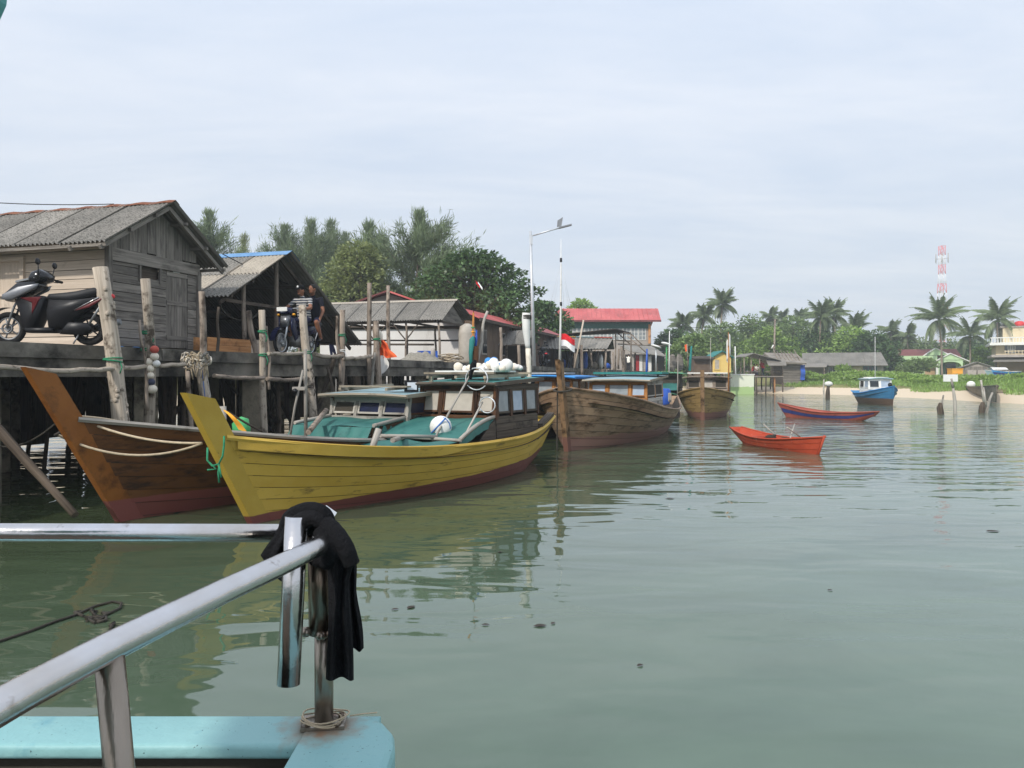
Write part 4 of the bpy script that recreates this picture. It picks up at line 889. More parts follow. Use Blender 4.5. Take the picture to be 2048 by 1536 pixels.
t, H = dinghy('rowing_boat', 'orange red wooden rowing boat with oars laid inside and flaking paint', gp(1637, 909), gp(1478, 884), .85, .26, .44, .42, 'orange_boat', 'orange_boat')
for (a, b) in (((-1.0, .2, .34), (-.6, -.45, .62)), ((-.7, -.3, .34), (-1.1, .1, .66)), ((-2.0, .15, .3), (-2.2, -.1, .6))):
    m = MB(); m.tube([a, b], .018, 6); m.build('oar', 'silver_wood', t)
Mo = Matrix.Translation(t.location) @ Matrix.Rotation(t.rotation_euler.z, 4, 'Z')
m = MB(); m.ell(Mo @ Vector((-1.35, .02, .22)), (.22, .16, .09), 10, 7, jit=.12); single('tackle_bundle', m, 'varnish_wood', 'dark bundle of tackle lying amidships in the orange rowing boat', 'bundle')
m = MB(); m.beam(Mo @ Vector((-.35, .1, .36)), Mo @ Vector((-1.0, -.12, .30)), .12, .02); single('loose_board', m, 'silver_wood', 'pale board lying across the orange rowing boat seats', 'board')
m = MB(); m.ring(Mo @ Vector((-2.0, .0, .26)), (.1, .05, 1), .12, .03, 14, 6); m.ring(Mo @ Vector((-2.0, .02, .30)), (-.1, .05, 1), .10, .03, 14, 6); single('rope_coil', m, 'rope_dark', 'dark rope coil in the end of the orange rowing boat', 'rope')
dinghy('rowing_boat', 'slender red canoe with a blue stripe below the gunwale', gp(1573, 834), gp(1742, 842), .9, .30, .62, .40, 'canoe_red', 'canoe_red', stripe='canoe_blue', rake=.7)
def make_blue():
    paint('blue_hull', (44, 104, 150), (64, 128, 172), .42, (96, 76, 62), dirt=(60, 84, 104), rand=.05)
    b = gp(1786, 811); s = gp(1716, 801); d = (b-s); L = 6.2; d.normalize(); d = Vector((.02, -1, 0)).normalized()
    d = Vector((-.10, -.995, 0)).normalized(); b = gp(1784, 811)
    t = thing('fishing_boat', 'blue fishing boat with white wheelhouse anchored off the sandy beach', 'boat', (b.x, b.y, 0), math.atan2(d.y, d.x), 'moored plank fishing boats')
    H = Hull(5.4, 2.0, .72, 1.2, .85, .25, fs=.55, pw=2.6, st=.1, pbow=.8)
    build_hull(t, H, 'blue_hull', 'blue_hull', 'blue_metal', 'white_paint', nst=7, stemtop=1.25, stemw=.14, nt=18, dark='blue_hull')
    cabin(t, -2.0, 1.7, 1.5, .6, 1.05, 1.62, 'white_paint', 'white_paint', 'white_paint', 'pale_blue_roof', ['pane_blue', 'glass_dark'], ['pane_blue', 'glass_dark'], over=.12)
    m = MB(); m.ell((-.3, 0, 1.3), (.14, .14, .16), 10, 6); m.build('bow_fender', 'black_plastic', t)
    m = MB(); m.tube([(-2.9, 0, 1.7), (-2.9, 0, 4.5)], .015, 5); m.build('antenna', 'white_paint', t)
    m = MB(); m.box((-4.9, .1, .9), (.3, .25, .3)); m.tube([(-5.0, .1, .8), (-5.5, .1, .0)], .04, 6); m.build('outboard', 'dark', t)
    for k in range(2): m = MB(); m.tube([(-3.6+1.7*k, -.5, 1.78), (-3.6+1.7*k, .5, 1.78)], .02, 6); m.build('roof_rail', 'white_paint', t)
make_blue()
# ------------------------------------------------------------------ vegetation
def leaf_obj(name, P, D, ln, wd, m, parent, nrm=None, fold=False):
    """N rhombic leaves: base P, long axis D"""
    N = len(P); D = D/np.maximum(np.linalg.norm(D, axis=1, keepdims=True), 1e-6)
    q = nrm if nrm is not None else RNG.normal(size=(N, 3)); S = np.cross(D, q); S /= np.maximum(np.linalg.norm(S, axis=1, keepdims=True), 1e-6)
    ln = np.broadcast_to(ln, (N,))[:, None]; wd = np.broadcast_to(wd, (N,))[:, None]
    V = np.stack([P, P+D*ln*.45+S*wd/2, P+D*ln, P+D*ln*.45-S*wd/2], 1).reshape(-1, 3)
    me = bpy.data.meshes.new(name); me.vertices.add(4*N); me.vertices.foreach_set('co', V.astype(np.float32).ravel())
    me.loops.add(4*N); me.loops.foreach_set('vertex_index', np.arange(4*N, dtype=np.int32))
    me.polygons.add(N); me.polygons.foreach_set('loop_start', np.arange(0, 4*N, 4, dtype=np.int32))
    me.update(calc_edges=True); me.materials.append(MT[m])
    o = bpy.data.objects.new(name, me); COL.objects.link(o)
    if parent is not None: o.parent = parent
    return o
def unit(n):
    v = RNG.normal(size=(n, 3)); return v/np.linalg.norm(v, axis=1, keepdims=True)
def casuarina(px, py_top, Y, w, label, m='casuarina_leaf', base=None, n=9000, dens=1.0):
    w *= 1.25; n = int(n*2.5); p = pt(px, py_top, Y); zb = base if base is not None else max(.5, lz(p.x, p.y)); h = p.z-zb
    t = thing('casuarina_tree', label, 'tree', (p.x, p.y, zb), 0, 'feathery trees behind the pier')
    mb = MB(); mb.tube(wob((0, 0, -.3), (0, 0, h*.93), 7, .25), [.26, .24, .2, .16, .12, .08, .05, .02], 7)
    nb = int(46*dens); P = []; D = []
    for k in range(nb):
        f = .16+.82*(k+.5)/nb; z0 = h*f*.94; az = random.uniform(0, 6.28); rr = w/2*min(1, .35+1.5*(1-f))*random.uniform(.55, 1.1)
        up = random.uniform(.5, 1.1)*rr; e = np.array([math.cos(az)*rr, math.sin(az)*rr, up]); b = np.array([0, 0, z0*.92])
        mb.tube([tuple(b), tuple(b+e*.5+np.array([0, 0, -.1])), tuple(b+e)], [.05, .03, .012], 4)
        c = max(20, int(n/nb)); s = RNG.uniform(.12, 1.12, c)[:, None]
        q = b+e*s+RNG.normal(size=(c, 3))*np.array([.20, .20, .28])*(w/6)**.5*(.5+.6*s)
        d = RNG.normal(size=(c, 3))*.55+np.array([math.cos(az)*.5, math.sin(az)*.5, .75])
        P.append(q); D.append(d)
    top = h*.9; c = n//14; q = np.stack([RNG.normal(size=c)*.22, RNG.normal(size=c)*.22, RNG.uniform(top*.85, h*1.0, c)], 1); P.append(q); D.append(RNG.normal(size=(c, 3))*.4+np.array([0, 0, 1]))
    mb.build('trunk', 'bark', t)
    P = np.vstack(P); D = np.vstack(D); leaf_obj('crown', P, D, RNG.uniform(.35, .8, len(P)), RNG.uniform(.04, .075, len(P)), m, t); return t
def broad_tree(px, py_top, Y, w, label, m, n=11000, layers=True, base=None, leaf=.34, name='broadleaf_tree', group=None, bottom=.22, crown_h=None, lobes=34, flatk=None, lrk=1.0):
    p = pt(px, py_top, Y); zb = base if base is not None else max(.4, lz(p.x, p.y)); h = p.z-zb
    t = thing(name, label, 'tree', (p.x, p.y, zb), 0, group)
    mb = MB(); mb.tube(wob((0, 0, -.4), (0, 0, h*.7), 5, .2), [h*.035, h*.03, h*.026, h*.02, h*.014, h*.008], 8); P = []; D = []; Nn = []
    for k in range(lobes):
        f = bottom+(.97-bottom)*(k+.5)/lobes; az = k*2.4+random.uniform(-.5, .5)
        prof = math.sin(min(1, (f-bottom)/(1-bottom)*.86+.20)*math.pi)**.7
        rr = w/2*prof*random.uniform(.35, 1.0); c0 = np.array([math.cos(az)*rr, math.sin(az)*rr, h*f])
        lr = w*random.uniform(.11, .19)*lrk; flat = flatk or (.34 if layers else .75)
        mb.tube([(0, 0, h*max(.18, f-.25)), tuple(c0*np.array([.5, .5, 1])-np.array([0, 0, h*.07])), tuple(c0)], [h*.014, h*.009, h*.004], 5)
        c = n//lobes; d = unit(c); r = lr*RNG.uniform(.35, 1.0, c)**.5
        q = c0+d*r[:, None]*np.array([1.15, 1.15, flat]); P.append(q)
        dd = d*np.array([1, 1, .4])+RNG.normal(size=(c, 3))*.5; D.append(dd)
        Nn.append(RNG.normal(size=(c, 3))*.5+np.array([0, 0, 1.0]))
    mb.build('trunk', 'bark', t); P = np.vstack(P); D = np.vstack(D)
    leaf_obj('crown', P, D, RNG.uniform(.7, 1.3, len(P))*leaf, RNG.uniform(.45, .7, len(P))*leaf, m, t, np.vstack(Nn)); return t
def bush(p, w, h, label, m='bright_leaf', n=900, leaf=.3, name='shrub', group='shrubs along the shore', stem=True, cat='shrub'):
    zb = lz(p[0], p[1]); t = thing(name, label, cat, (p[0], p[1], zb), 0, group); P = []; D = []
    lob = 7; mb = MB()
    for k in range(lob):
        az = k*2.4+random.random(); rr = w/2*.62*math.sqrt((k+.3)/lob); c0 = np.array([math.cos(az)*rr, math.sin(az)*rr*.7, h*random.uniform(.3, .62)])
        mb.tube([(0, 0, -.1), tuple(c0*.6), tuple(c0)], [.05, .035, .015], 5)
        c = n//lob; d = unit(c); d[:, 2] = np.abs(d[:, 2])*1.0-.25; r = RNG.uniform(.5, 1, c)[:, None]
        P.append(c0+d*r*np.array([w*.26, w*.26, h*.42])); D.append(d+RNG.normal(size=(c, 3))*.5)
    mb.build('stem', 'bark', t); P = np.vstack(P); P[:, 2] = np.maximum(P[:, 2], .02); D = np.vstack(D)
    leaf_obj('foliage', P, D, RNG.uniform(.7, 1.3, len(P))*leaf, RNG.uniform(.5, .8, len(P))*leaf, m, t); return t
def frond_mesh(L, droop, nl=26, wl=.95, lw=.10):
    """one coconut frond along +x, arching down"""
    mb = MB(); ax = []
    for i in range(9):
        s = i/8; ax.append(Vector((L*s*(1-.18*droop*s), 0, L*(.34*s-(.34+.75*droop)*s*s))))
    mb.tube(ax, [.05, .045, .04, .034, .028, .022, .016, .011, .006], 4)
    def axp(s):
        f = s*8; i = min(7, int(f)); return ax[i].lerp(ax[i+1], f-i)
    vs = []; fs = []
    for k in range(nl):
        s = .14+.86*(k+.5)/nl; l = wl*(math.sin(min(1, s*1.05+.12)*math.pi)**.5)*random.uniform(.85, 1.1)+.15; p = axp(s)
        for sd in (1, -1):
            d = Vector((.5, sd*.62, -.55-.7*droop*s+random.uniform(-.15, .15))).normalized(); q = Vector((lw*.5, 0, 0))
            b = len(vs); mid = p+d*l*.5; vs += [p-q, p+q, mid+q*.9, p+d*l+Vector((0, 0, -.12*l)), mid-q*.9]; fs.append((b, b+1, b+2, b+3, b+4))
    mb.add(vs, fs); return mb
def palm(px, py, Y, crown, label, lean=0.0, nf=18, dry=0, base_off=0.0, m='palm_leaf', wind=0.0, group='coconut palms along the shore', lw=.13):
    p = pt(px, py, Y); gx = p.x-lean; zb = max(.4, lz(gx, p.y)); h = p.z-zb
    t = thing('coconut_palm', label, 'palm', (gx, p.y, zb), 0, group)
    mb = MB(); mb.tube([(lean*(i/8)**1.6, .1*math.sin(i), -.3+(h+.3)*i/8) for i in range(9)], [.22, .17, .15, .14, .13, .125, .12, .12, .14], 8); mb.build('trunk', 'palm_trunk', t)
    pool = [frond_mesh(crown/2*k, d, lw=lw) for k, d in ((1.0, .5), (.95, .9), (1.05, .25))]
    pool = [q.build('frond', m) for q in pool]; used = set()
    for k in range(nf):
        el = [66, 44, 22, 0, -26][k % 5]+random.uniform(-9, 9); az = k*137.5+random.uniform(-14, 14); j = (0 if k % 5 in (1, 2) else (2 if k % 5 == 0 else 1))
        o = pool[j] if j not in used else pool[j].copy()
        if j in used: COL.objects.link(o)
        used.add(j); o.parent = t; o.location = (lean, 0, h)
        e = Euler((random.uniform(-.3, .3), -R(el), R(az)), 'XYZ'); o.rotation_euler = e
        s = random.uniform(.85, 1.1)*(1+wind*math.cos(R(az))); o.scale = (s, s, s)
    if not {0, 1, 2} <= used:
        for j in range(3):
            if j not in used: bpy.data.objects.remove(pool[j])
    for k in range(5):
        mb = MB(); a = k*1.26; mb.ell((lean+.22*math.cos(a), .22*math.sin(a), h-.2), (.13, .13, .16), 8, 6); mb.build('coconut', 'mid_leaf', t)
    return t
# feathery trees on the left
casuarina(418, 428, 62, 5.0, 'feathery grey-green tree standing just behind the plank hut roof', n=6000)
casuarina(488, 474, 78, 4.0, 'small pale feathery tree in the gap between hut and open shed', 'casuarina_light', n=4000, dens=.7)
casuarina(570, 455, 72, 6.5, 'feathery tree rising over the blue ridge of the open shed', n=7000)
casuarina(622, 445, 66, 5.0, 'slim feathery tree just behind the seated riders', n=7000)
casuarina(662, 446, 74, 5.0, 'narrow feathery tree between slim one and bushy one', n=6500)
casuarina(690, 470, 80, 7.0, 'broad hazy feathery tree behind the bushy light green one', n=7000)
casuarina(738, 450, 60, 4.6, 'feathery tree with a single spire behind the bushy light green one', n=6500)
casuarina(838, 428, 58, 7.0, 'tallest open feathery tree left of the dark spreading tree', n=9500)
broad_tree(714, 492, 54, 7.6, 'bushy light olive tree with fine drooping foliage', 'casuarina_light', n=15000, layers=False, leaf=.30, name='olive_tree', bottom=.10, lobes=40)
broad_tree(900, 560, 56, 7.0, 'low green tree filling the gap beside the dark spreading tree', 'mid_leaf', n=8000, layers=False, leaf=.36, bottom=.08)
broad_tree(655, 580, 60, 6.0, 'low dark bush tree behind the shelter roof', 'dark_leaf', n=7000, layers=False, leaf=.36, bottom=.05)
broad_tree(950, 503, 50, 10.4, 'dark spreading tree with layered horizontal branches behind the shelter', 'dark_leaf', n=15000, leaf=.32, bottom=.30, lobes=84, flatk=.20, lrk=.82)
broad_tree(1085, 602, 62, 6.5, 'dark tree beside the red roofed two storey house', 'dark_leaf', n=9000, leaf=.34, bottom=.15)
palm(987, 652, 48, 3.2, 'young palm with pale fronds under the dark spreading tree', nf=16, m='casuarina_light')
broad_tree(1160, 600, 110, 7.0, 'bright green tree showing over the long red roof', 'bright_leaf', n=5000, layers=False, leaf=.5, lobes=20)
# far shore trees, each with its own place behind the houses
G1 = 'trees behind the houses'
for px, py, Y, w, mm, lb in (
    (1345, 668, 100, 9, 'dark_leaf', 'low dark tree right beside the red roofed house'),
    (1385, 676, 92, 8, 'mid_leaf', 'low spreading tree behind the far pier posts'),
    (1445, 655, 118, 12, 'mid_leaf', 'round mid green tree under the tallest palm'),
    (1500, 641, 128, 12, 'mid_leaf', 'high rounded tree left of the leaning power pole'),
    (1540, 662, 112, 9, 'bright_leaf', 'bright green tree just behind the power pole'),
    (1585, 640, 132, 13, 'mid_leaf', 'wide tree behind the thatched fishing shack'),
    (1628, 668, 122, 11, 'dark_leaf', 'dark tree over the end of the long grey roof'),
    (1700, 664, 118, 12, 'bright_leaf', 'bright leafy tree above the middle of the long grey roof'),
    (1745, 672, 112, 9, 'dark_leaf', 'dark tree at the right end of the long grey roof'),
    (1795, 676, 140, 11, 'mid_leaf', 'hazy tree between long grey house and maroon roof'),
    (1860, 690, 142, 10, 'mid_leaf', 'low tree behind the maroon roof ridge'),
    (1938, 692, 134, 10, 'dark_leaf', 'dark tree behind the small gabled shed'),
    (1966, 700, 126, 6, 'bright_leaf', 'light green tree beside the three storey building'),
    (1418, 662, 140, 12, 'mid_leaf', 'hazy tree behind the leaning palm trunk'),
    (1520, 648, 150, 14, 'mid_leaf', 'distant hazy tree left of the power pole top'),
    (1560, 646, 146, 12, 'casuarina_leaf', 'distant grey-green tree right of the power pole top'),
    (1612, 650, 150, 14, 'casuarina_leaf', 'distant grey-green tree left of the pale trunk palm'),
    (1662, 660, 140, 13, 'mid_leaf', 'rounded tree under the two big palms over the grey roof'),
    (1722, 668, 146, 13, 'casuarina_leaf', 'distant grey-green tree right of the low palm fan'),
    (1768, 672, 150, 13, 'casuarina_leaf', 'feathery distant tree over the end of the grey roof'),
    (1828, 684, 150, 13, 'mid_leaf', 'low distant tree left of the great palm trunk'),
    (1905, 688, 146, 12, 'mid_leaf', 'low distant tree right of the great palm trunk'),
    (1955, 684, 140, 10, 'palm_leaf', 'low distant tree over the small gabled shed')):
    broad_tree(px, py, Y, w, lb, mm, n=5200, layers=False, leaf=.5, group=G1, bottom=.06, lobes=26)
for px, py, Y, cr, nf, lb, ln_ in (
    (1366, 650, 118, 6.0, 16, 'short palm beside the red roofed house', .3),
    (1408, 634, 128, 7.0, 18, 'leaning palm between the short one and the tallest one', 1.0),
    (1445, 610, 122, 7.6, 22, 'tallest slender palm over the bare wooden boat', .6),
    (1540, 634, 150, 6.5, 14, 'small palm crown left of the power pole', 0),
    (1562, 638, 156, 6.0, 14, 'small palm crown right of the power pole', 0),
    (1600, 640, 150, 7.0, 16, 'palm peeping over the wide tree behind the shack', 0),
    (1642, 634, 120, 8.0, 22, 'palm with pale trunk above the grey roofed house', .4),
    (1668, 632, 126, 8.5, 20, 'full drooping palm next to the pale trunk palm', -.4),
    (1710, 660, 122, 8.0, 16, 'low palm fan above the bright leafy tree', 0),
    (1782, 664, 138, 7.0, 14, 'hazy thin palm over the low trees', 0),
    (1815, 672, 136, 6.5, 14, 'small palm left of the great palm', 0),
    (1878, 640, 112, 11.0, 24, 'great palm with wind-blown fronds in front of the tower', -.5),
    (1940, 672, 124, 10.5, 22, 'dense palm between great palm and three storey building', 0),
    (1996, 640, 116, 10.0, 20, 'palm rising behind the three storey building', .3)):
    palm(px, py, Y, cr*.82, lb, ln_, nf+6, lw=.15)
# shore shrubs and grass
def shore_green():
    i = 0
    spots = []
    for px in range(1612, 2060, 15):
        Y = random.uniform(84, 96) if px < 1820 else random.uniform(70, 88); k = (px-CX)/F
        for _ in range(40):
            if shore_dist(np.array([k*Y]), np.array([Y]))[0] > 9: break
            Y += 1.0
        spots.append((k*Y, Y))
    lab = ['bright green creeping shrub before the long grey roofed house', 'bright green shrub behind the blue boat', 'bright green shrub between green house and beached wooden boat']
    for x, y in spots:
        px = CX+F*x/y; lb = lab[0] if px < 1700 else (lab[1] if px < 1840 else lab[2])
        bush((x, y), random.uniform(3.2, 4.6), random.uniform(.7, 1.25) if px < 1830 else random.uniform(.35, .6), lb, n=900, leaf=.34)
    x = pt(1835, 0, 104).x; bush((x, 104), 5.0, 3.0, 'tall olive bush standing in front of the green house porch', 'mid_leaf', n=3200, leaf=.3, cat='shrub')
    x = pt(1690, 0, 98).x; bush((x, 98), 1.6, 2.0, 'small yellow-green banana plant by the grey house window', 'bright_leaf', n=260, leaf=.6)
    x = pt(1610, 0, 95).x; bush((x, 95), 3.5, 1.0, 'dry brown scrub beside the blue tarpaulin', 'palm_leaf_dry', n=700, leaf=.3)
    # grass: nobody could count it
    N = 60000; X = RNG.uniform(20, 75, N*3); Y = RNG.uniform(50, 118, N*3); d = shore_dist(X, Y); px = CX+F*X/Y
    k = (d > 4.2+1.5*np.sin(X*.7)*np.cos(Y*.5)) & (px > 1570) & (px < 2120); X, Y = X[k][:N], Y[k][:N]; Z = land_z(X, Y)
    n = len(X); D = RNG.normal(size=(n, 3))*.45+np.array([0, 0, 1.0])
    g = leaf_obj('grass', np.stack([X, Y, Z-.02], 1), D, RNG.uniform(.18, .5, n), RNG.uniform(.05, .12, n), 'grass_leaf', None); g['kind'] = 'stuff'; g['label'] = 'rough green grass above the sandy beach'; g['category'] = 'grass'
shore_green()
# ------------------------------------------------------------------ far buildings
def wall_box(root, x0, x1, y0, y1, z0, z1, m, name='wall'):
    b = MB(); b.box(((x0+x1)/2, (y0+y1)/2, (z0+z1)/2), (x1-x0, y1-y0, z1-z0)); return b.build(name, m, root, True)
def slope(root, a0, a1, b0, b1, m, name='roof_slope', th=.08):
    """roof slope between ridge a0-a1 and eave b0-b1"""
    a0, a1, b0, b1 = map(Vector, (a0, a1, b0, b1)); n = (a1-a0).cross(b0-a0).normalized(); n = n if n.z > 0 else -n
    b = MB(); b.prism([a0, a1, b1, b0], -n*th); return b.build(name, m, root, True)
def gable_roof(root, x0, x1, y0, y1, ze, zr, m, over=.5, axis='x', sheets_n=0, trim=None):
    if axis == 'x':
        ym = (y0+y1)/2; R0, R1 = (x0-over, ym, zr), (x1+over, ym, zr); k = (zr-ze)/(ym-y0)*over
        for s, yy in ((-1, y0-over), (1, y1+over)): slope(root, R0, R1, (x0-over, yy, ze-k), (x1+over, yy, ze-k), m)
    else:
        xm = (x0+x1)/2; R0, R1 = (xm, y0-over, zr), (xm, y1+over, zr); k = (zr-ze)/(xm-x0)*over
        for s, xx in ((-1, x0-over), (1, x1+over)): slope(root, R0, R1, (xx, y0-over, ze-k), (xx, y1+over, ze-k), m)
def fwin(root, x, y, z, w, h, fm='white_paint', pm='glass_dark', cols=2, rows=1, t=.07, name='window'):
    m = MB()
    for i in range(cols+1): m.box((x-w/2+w*i/cols, y-.03, z), (t, .09, h+t))
    for j in range(rows+1): m.box((x, y-.034, z-h/2+h*j/rows), (w, .07, t))
    o = m.build(name, fm, root, True)
    for i in range(cols):
        for j in range(rows):
            m = MB(); m.box((x-w/2+w*(i+.5)/cols, y-.01, z-h/2+h*(j+.5)/rows), (w/cols-t, .03, h/rows-t)); m.build('pane', pm, o, True)
    return o
def far_buildings():
    # two storey house with long red roof
    Y = 92.0; X = lambda px: (px-CX)/F*Y; Z = lambda py: CAM-(py-HZ)/F*Y
    x0, x1 = X(1128), X(1302); g = lz(X(1215), Y)
    t = thing('two_storey_house', 'two storey house with long bright red metal roof and green net below the eaves', 'house', (X(1215), Y, g), 0)
    wall_box(t, x0, x1, Y, Y+7, g-.3, Z(642), 'grey_wall')
    wall_box(t, x0+.1, x1-.1, Y-.09, Y-.01, Z(657), Z(644), 'teal_net', 'shade_net')
    yr = Y+3.5
    slope(t, (X(1122)-.3, yr, Z(612)), (X(1327), yr, Z(612)), (X(1112), Y-1.0, Z(642)), (X(1319), Y-1.0, Z(642)), 'red_roof')
    slope(t, (X(1122)-.3, yr, Z(612)), (X(1327), yr, Z(612)), (X(1112), Y+8, Z(642)), (X(1327), Y+8, Z(642)), 'red_roof')
    for k in range(22):
        u = (k+.5)/22; a = Vector((X(1122)-.3, yr, Z(612))).lerp(Vector((X(1327), yr, Z(612))), u); b = Vector((X(1112), Y-1.0, Z(642))).lerp(Vector((X(1319), Y-1.0, Z(642))), u); m = MB(); m.beam(a+Vector((0, 0, .03)), b+Vector((0, 0, .03)), .07, .05); m.build('roof_rib', 'red_roof', t, True)
    m = MB(); m.beam((X(1112), Y-1.02, Z(643)), (X(1319), Y-1.02, Z(643)), .08, .22); m.build('fascia', 'maroon_roof', t, True)
    m = MB(); m.prism([(x1-.05, Y, Z(645)), (x1-.05, Y+7, Z(645)), (x1-.05, yr, Z(616))], (.1, 0, 0)); m.build('gable', 'maroon_roof', t, True)
    nw = 10
    for k in range(nw):
        xx = x0+.6+(x1-x0-1.2)*(k+.5)/nw; fwin(t, xx, Y, Z(668), (x1-x0-1.6)/nw*.92, Z(657)-Z(680), cols=2, rows=3, pm='glass_grey', t=.05)
    m = MB(); m.box((x0+.1, Y-.08, Z(668)), (.25, .14, 2.3)); m.box((x1-.2, Y-.08, Z(668)), (.25, .14, 2.3)); m.build('corner_pilaster', 'orange_wood', t, True)
    # yellow privy at the pier end
    Y = 76; X = lambda px: (px-CX)/F*Y; Z = lambda py: CAM-(py-HZ)/F*Y
    t = thing('yellow_hut', 'little yellow hut with teal gable trim at the end of the pier', 'hut', (X(1445), Y, Z(745)), 0)
    x0, x1 = X(1426), X(1462)
    for px in (1428, 1444, 1460):
        for yy in (Y+.2, Y+2.6): m = MB(); m.tube([(X(px), yy, -.6), (X(px), yy, Z(745))], .09, 6); m.build('stilt', 'pile_wood', t, True)
    wall_box(t, x0, x1, Y, Y+3, Z(745), Z(712), 'yellow_wall')
    m = MB(); m.prism([(x0, Y+.02, Z(712)), (x1, Y+.02, Z(712)), ((x0+x1)/2, Y+.02, Z(702))], (0, 2.9, 0)); m.build('gable', 'yellow_wall', t, True)
    gable_roof(t, x0, x1, Y, Y+3, Z(712), Z(701), 'teal_trim', .3, 'y')
    fwin(t, X(1434), Y, Z(729), .5, 1.0, 'yellow_wall', 'pane_white', 1, 1)
    # pale green concrete tank at the waterline
    t = thing('concrete_tank', 'pale green and white concrete tank wall at the water edge', 'tank', (X(1483), 78, 0), 0)
    Y = 78; X = lambda px: (px-CX)/F*Y; Z = lambda py: CAM-(py-HZ)/F*Y
    mat('tank_paint', (226, 230, 208), .8, (236, 240, 220), nscale=.8, dirt=(150, 130, 106), dscale=.9, dlo=.6, dhi=.7, dstretch=(1, 1, .3), rand=0, zband=(.75, 0, (176, 204, 140), .12))
    wall_box(t, X(1461), X(1508), Y, Y+3, -.5, Z(749), 'tank_paint')
    wall_box(t, X(1461)-.06, X(1508)+.06, Y-.06, Y+3.06, Z(750), Z(748), 'white_paint', 'coping')
    m = MB(); m.tube([(X(1477), Y+1, Z(748)), (X(1476), Y+1, Z(692))], .06, 6); m.build('vent_pipe', 'white_paint', t, True)
    # open shelter on stilts
    Y = 82; X = lambda px: (px-CX)/F*Y; Z = lambda py: CAM-(py-HZ)/F*Y
    t = thing('stilt_shelter', 'open fishing shelter on stilts over the water with people under its roof', 'shelter', (X(1535), Y, 0), 0)
    fz = Z(752)
    wall_box(t, X(1498), X(1568), Y, Y+4, fz-.12, fz, 'grey_wood', 'floor')
    for px in (1500, 1514, 1532, 1548, 1566):
        for yy in (Y+.1, Y+3.9): m = MB(); m.tube(wob((X(px), yy, -.6), (X(px)+random.uniform(-.1, .1), yy, fz), 3, .05), .08, 6); m.build('stilt', 'pile_wood', t, True)
    m = MB(); m.box((X(1551), Y+.35, (fz-.2)/2), (.16, .16, fz+.2)); m.build('stilt', 'orange_wood', t, True)
    for px in (1489, 1503, 1520, 1546, 1566):
        for yy in (Y+.1, Y+3.8): m = MB(); m.tube([(X(px), yy, fz), (X(px), yy, Z(712) if px < 1530 else Z(722))], .06, 6); m.build('post', 'post_wood', t, True)
    slope(t, (X(1505), Y-.4, Z(706)), (X(1505), Y+4.4, Z(706)), (X(1487), Y-.4, Z(713)), (X(1487), Y+4.4, Z(713)), 'asbestos')
    slope(t, (X(1505), Y-.4, Z(706)), (X(1505), Y+4.4, Z(706)), (X(1560), Y-.4, Z(720)), (X(1560), Y+4.4, Z(720)), 'asbestos')
    slope(t, (X(1534), Y+.3, Z(718)), (X(1572), Y+.3, Z(718)), (X(1531), Y-.9, Z(731)), (X(1567), Y-.9, Z(731)), 'asbestos_dark')
    for px in (1489, 1530): m = MB(); m.beam((X(px), Y-.05, fz+.45), (X(px+30), Y-.05, fz+.45), .05, .10); m.build('rail', 'post_wood', t, True)
    # thatched shack
    Y = 88; X = lambda px: (px-CX)/F*Y; Z = lambda py: CAM-(py-HZ)/F*Y; g = lz(X(1580), Y)
    t = thing('plank_shack', 'grey plank shack with ragged thatched roof and blue tarpaulin', 'shack', (X(1580), Y, g), 0)
    boards_w = (X(1566), X(1602))
    wall_box(t, boards_w[0], boards_w[1], Y+.05, Y+4, g-.6, Z(722), 'dark_wood')
    for k in range(9):
        z0 = g-.2+k*.3
        if z0 < Z(726): m = MB(); m.box(((boards_w[0]+boards_w[1])/2, Y, z0+.14), (boards_w[1]-boards_w[0]+.1, .05, .26)); m.build('board', 'grey_wood', t, True)
    slope(t, (X(1540), Y+2, Z(704)), (X(1606), Y+2, Z(706)), (X(1545), Y-.8, Z(724)), (X(1608), Y-.8, Z(726)), 'grey_wood', th=.2)
    slope(t, (X(1540), Y+2, Z(704)), (X(1606), Y+2, Z(706)), (X(1545), Y+4.8, Z(724)), (X(1608), Y+4.8, Z(726)), 'grey_wood', th=.2)
    for k in range(7): m = MB(); xx = X(1556+7*k); m.tube([(xx, Y-.3, Z(722)), (xx+.2, Y+2.1, Z(700+random.uniform(-2, 3)))], .05, 5); m.build('roof_pole', 'post_wood', t, True)
    m = MB(); m.grid(lambda i, j: (X(1600)+.5*i, Y-.2+.1*math.sin(j*9), Z(730)-(Z(730)-Z(760))*j), 4, 8); m.build('tarpaulin', 'blue_plastic', t, True)
    # long grey-roofed house
    Y = 100; X = lambda px: (px-CX)/F*Y; Z = lambda py: CAM-(py-HZ)/F*Y; g = lz(X(1690), Y)
    t = thing('long_house', 'long low house under a plain grey sheet roof behind green shrubs', 'house', (X(1690), Y, g), 0)
    x0, x1 = X(1606), X(1766); wall_box(t, x0, x1, Y, Y+6, g-.3, Z(731), 'grey_wall')
    slope(t, (x0-.2, Y+3, Z(704)), (x1, Y+3, Z(704)), (x0-.2, Y-.9, Z(731)), (x1+.5, Y-.9, Z(731)), 'asbestos')
    slope(t, (x0-.2, Y+3, Z(704)), (x1, Y+3, Z(704)), (x0-.2, Y+6.9, Z(731)), (x1+.5, Y+6.9, Z(731)), 'asbestos')
    for k in range(11):
        xx = x0+(x1-x0)*(k+.5)/11; dz = (Z(704)-Z(731))/3.9
        m = MB(); m.beam((xx, Y-.88, Z(731)+.02), (xx, Y+3, Z(704)+.02), .06, .04); m.build('roof_seam', 'asbestos_dark', t, True)
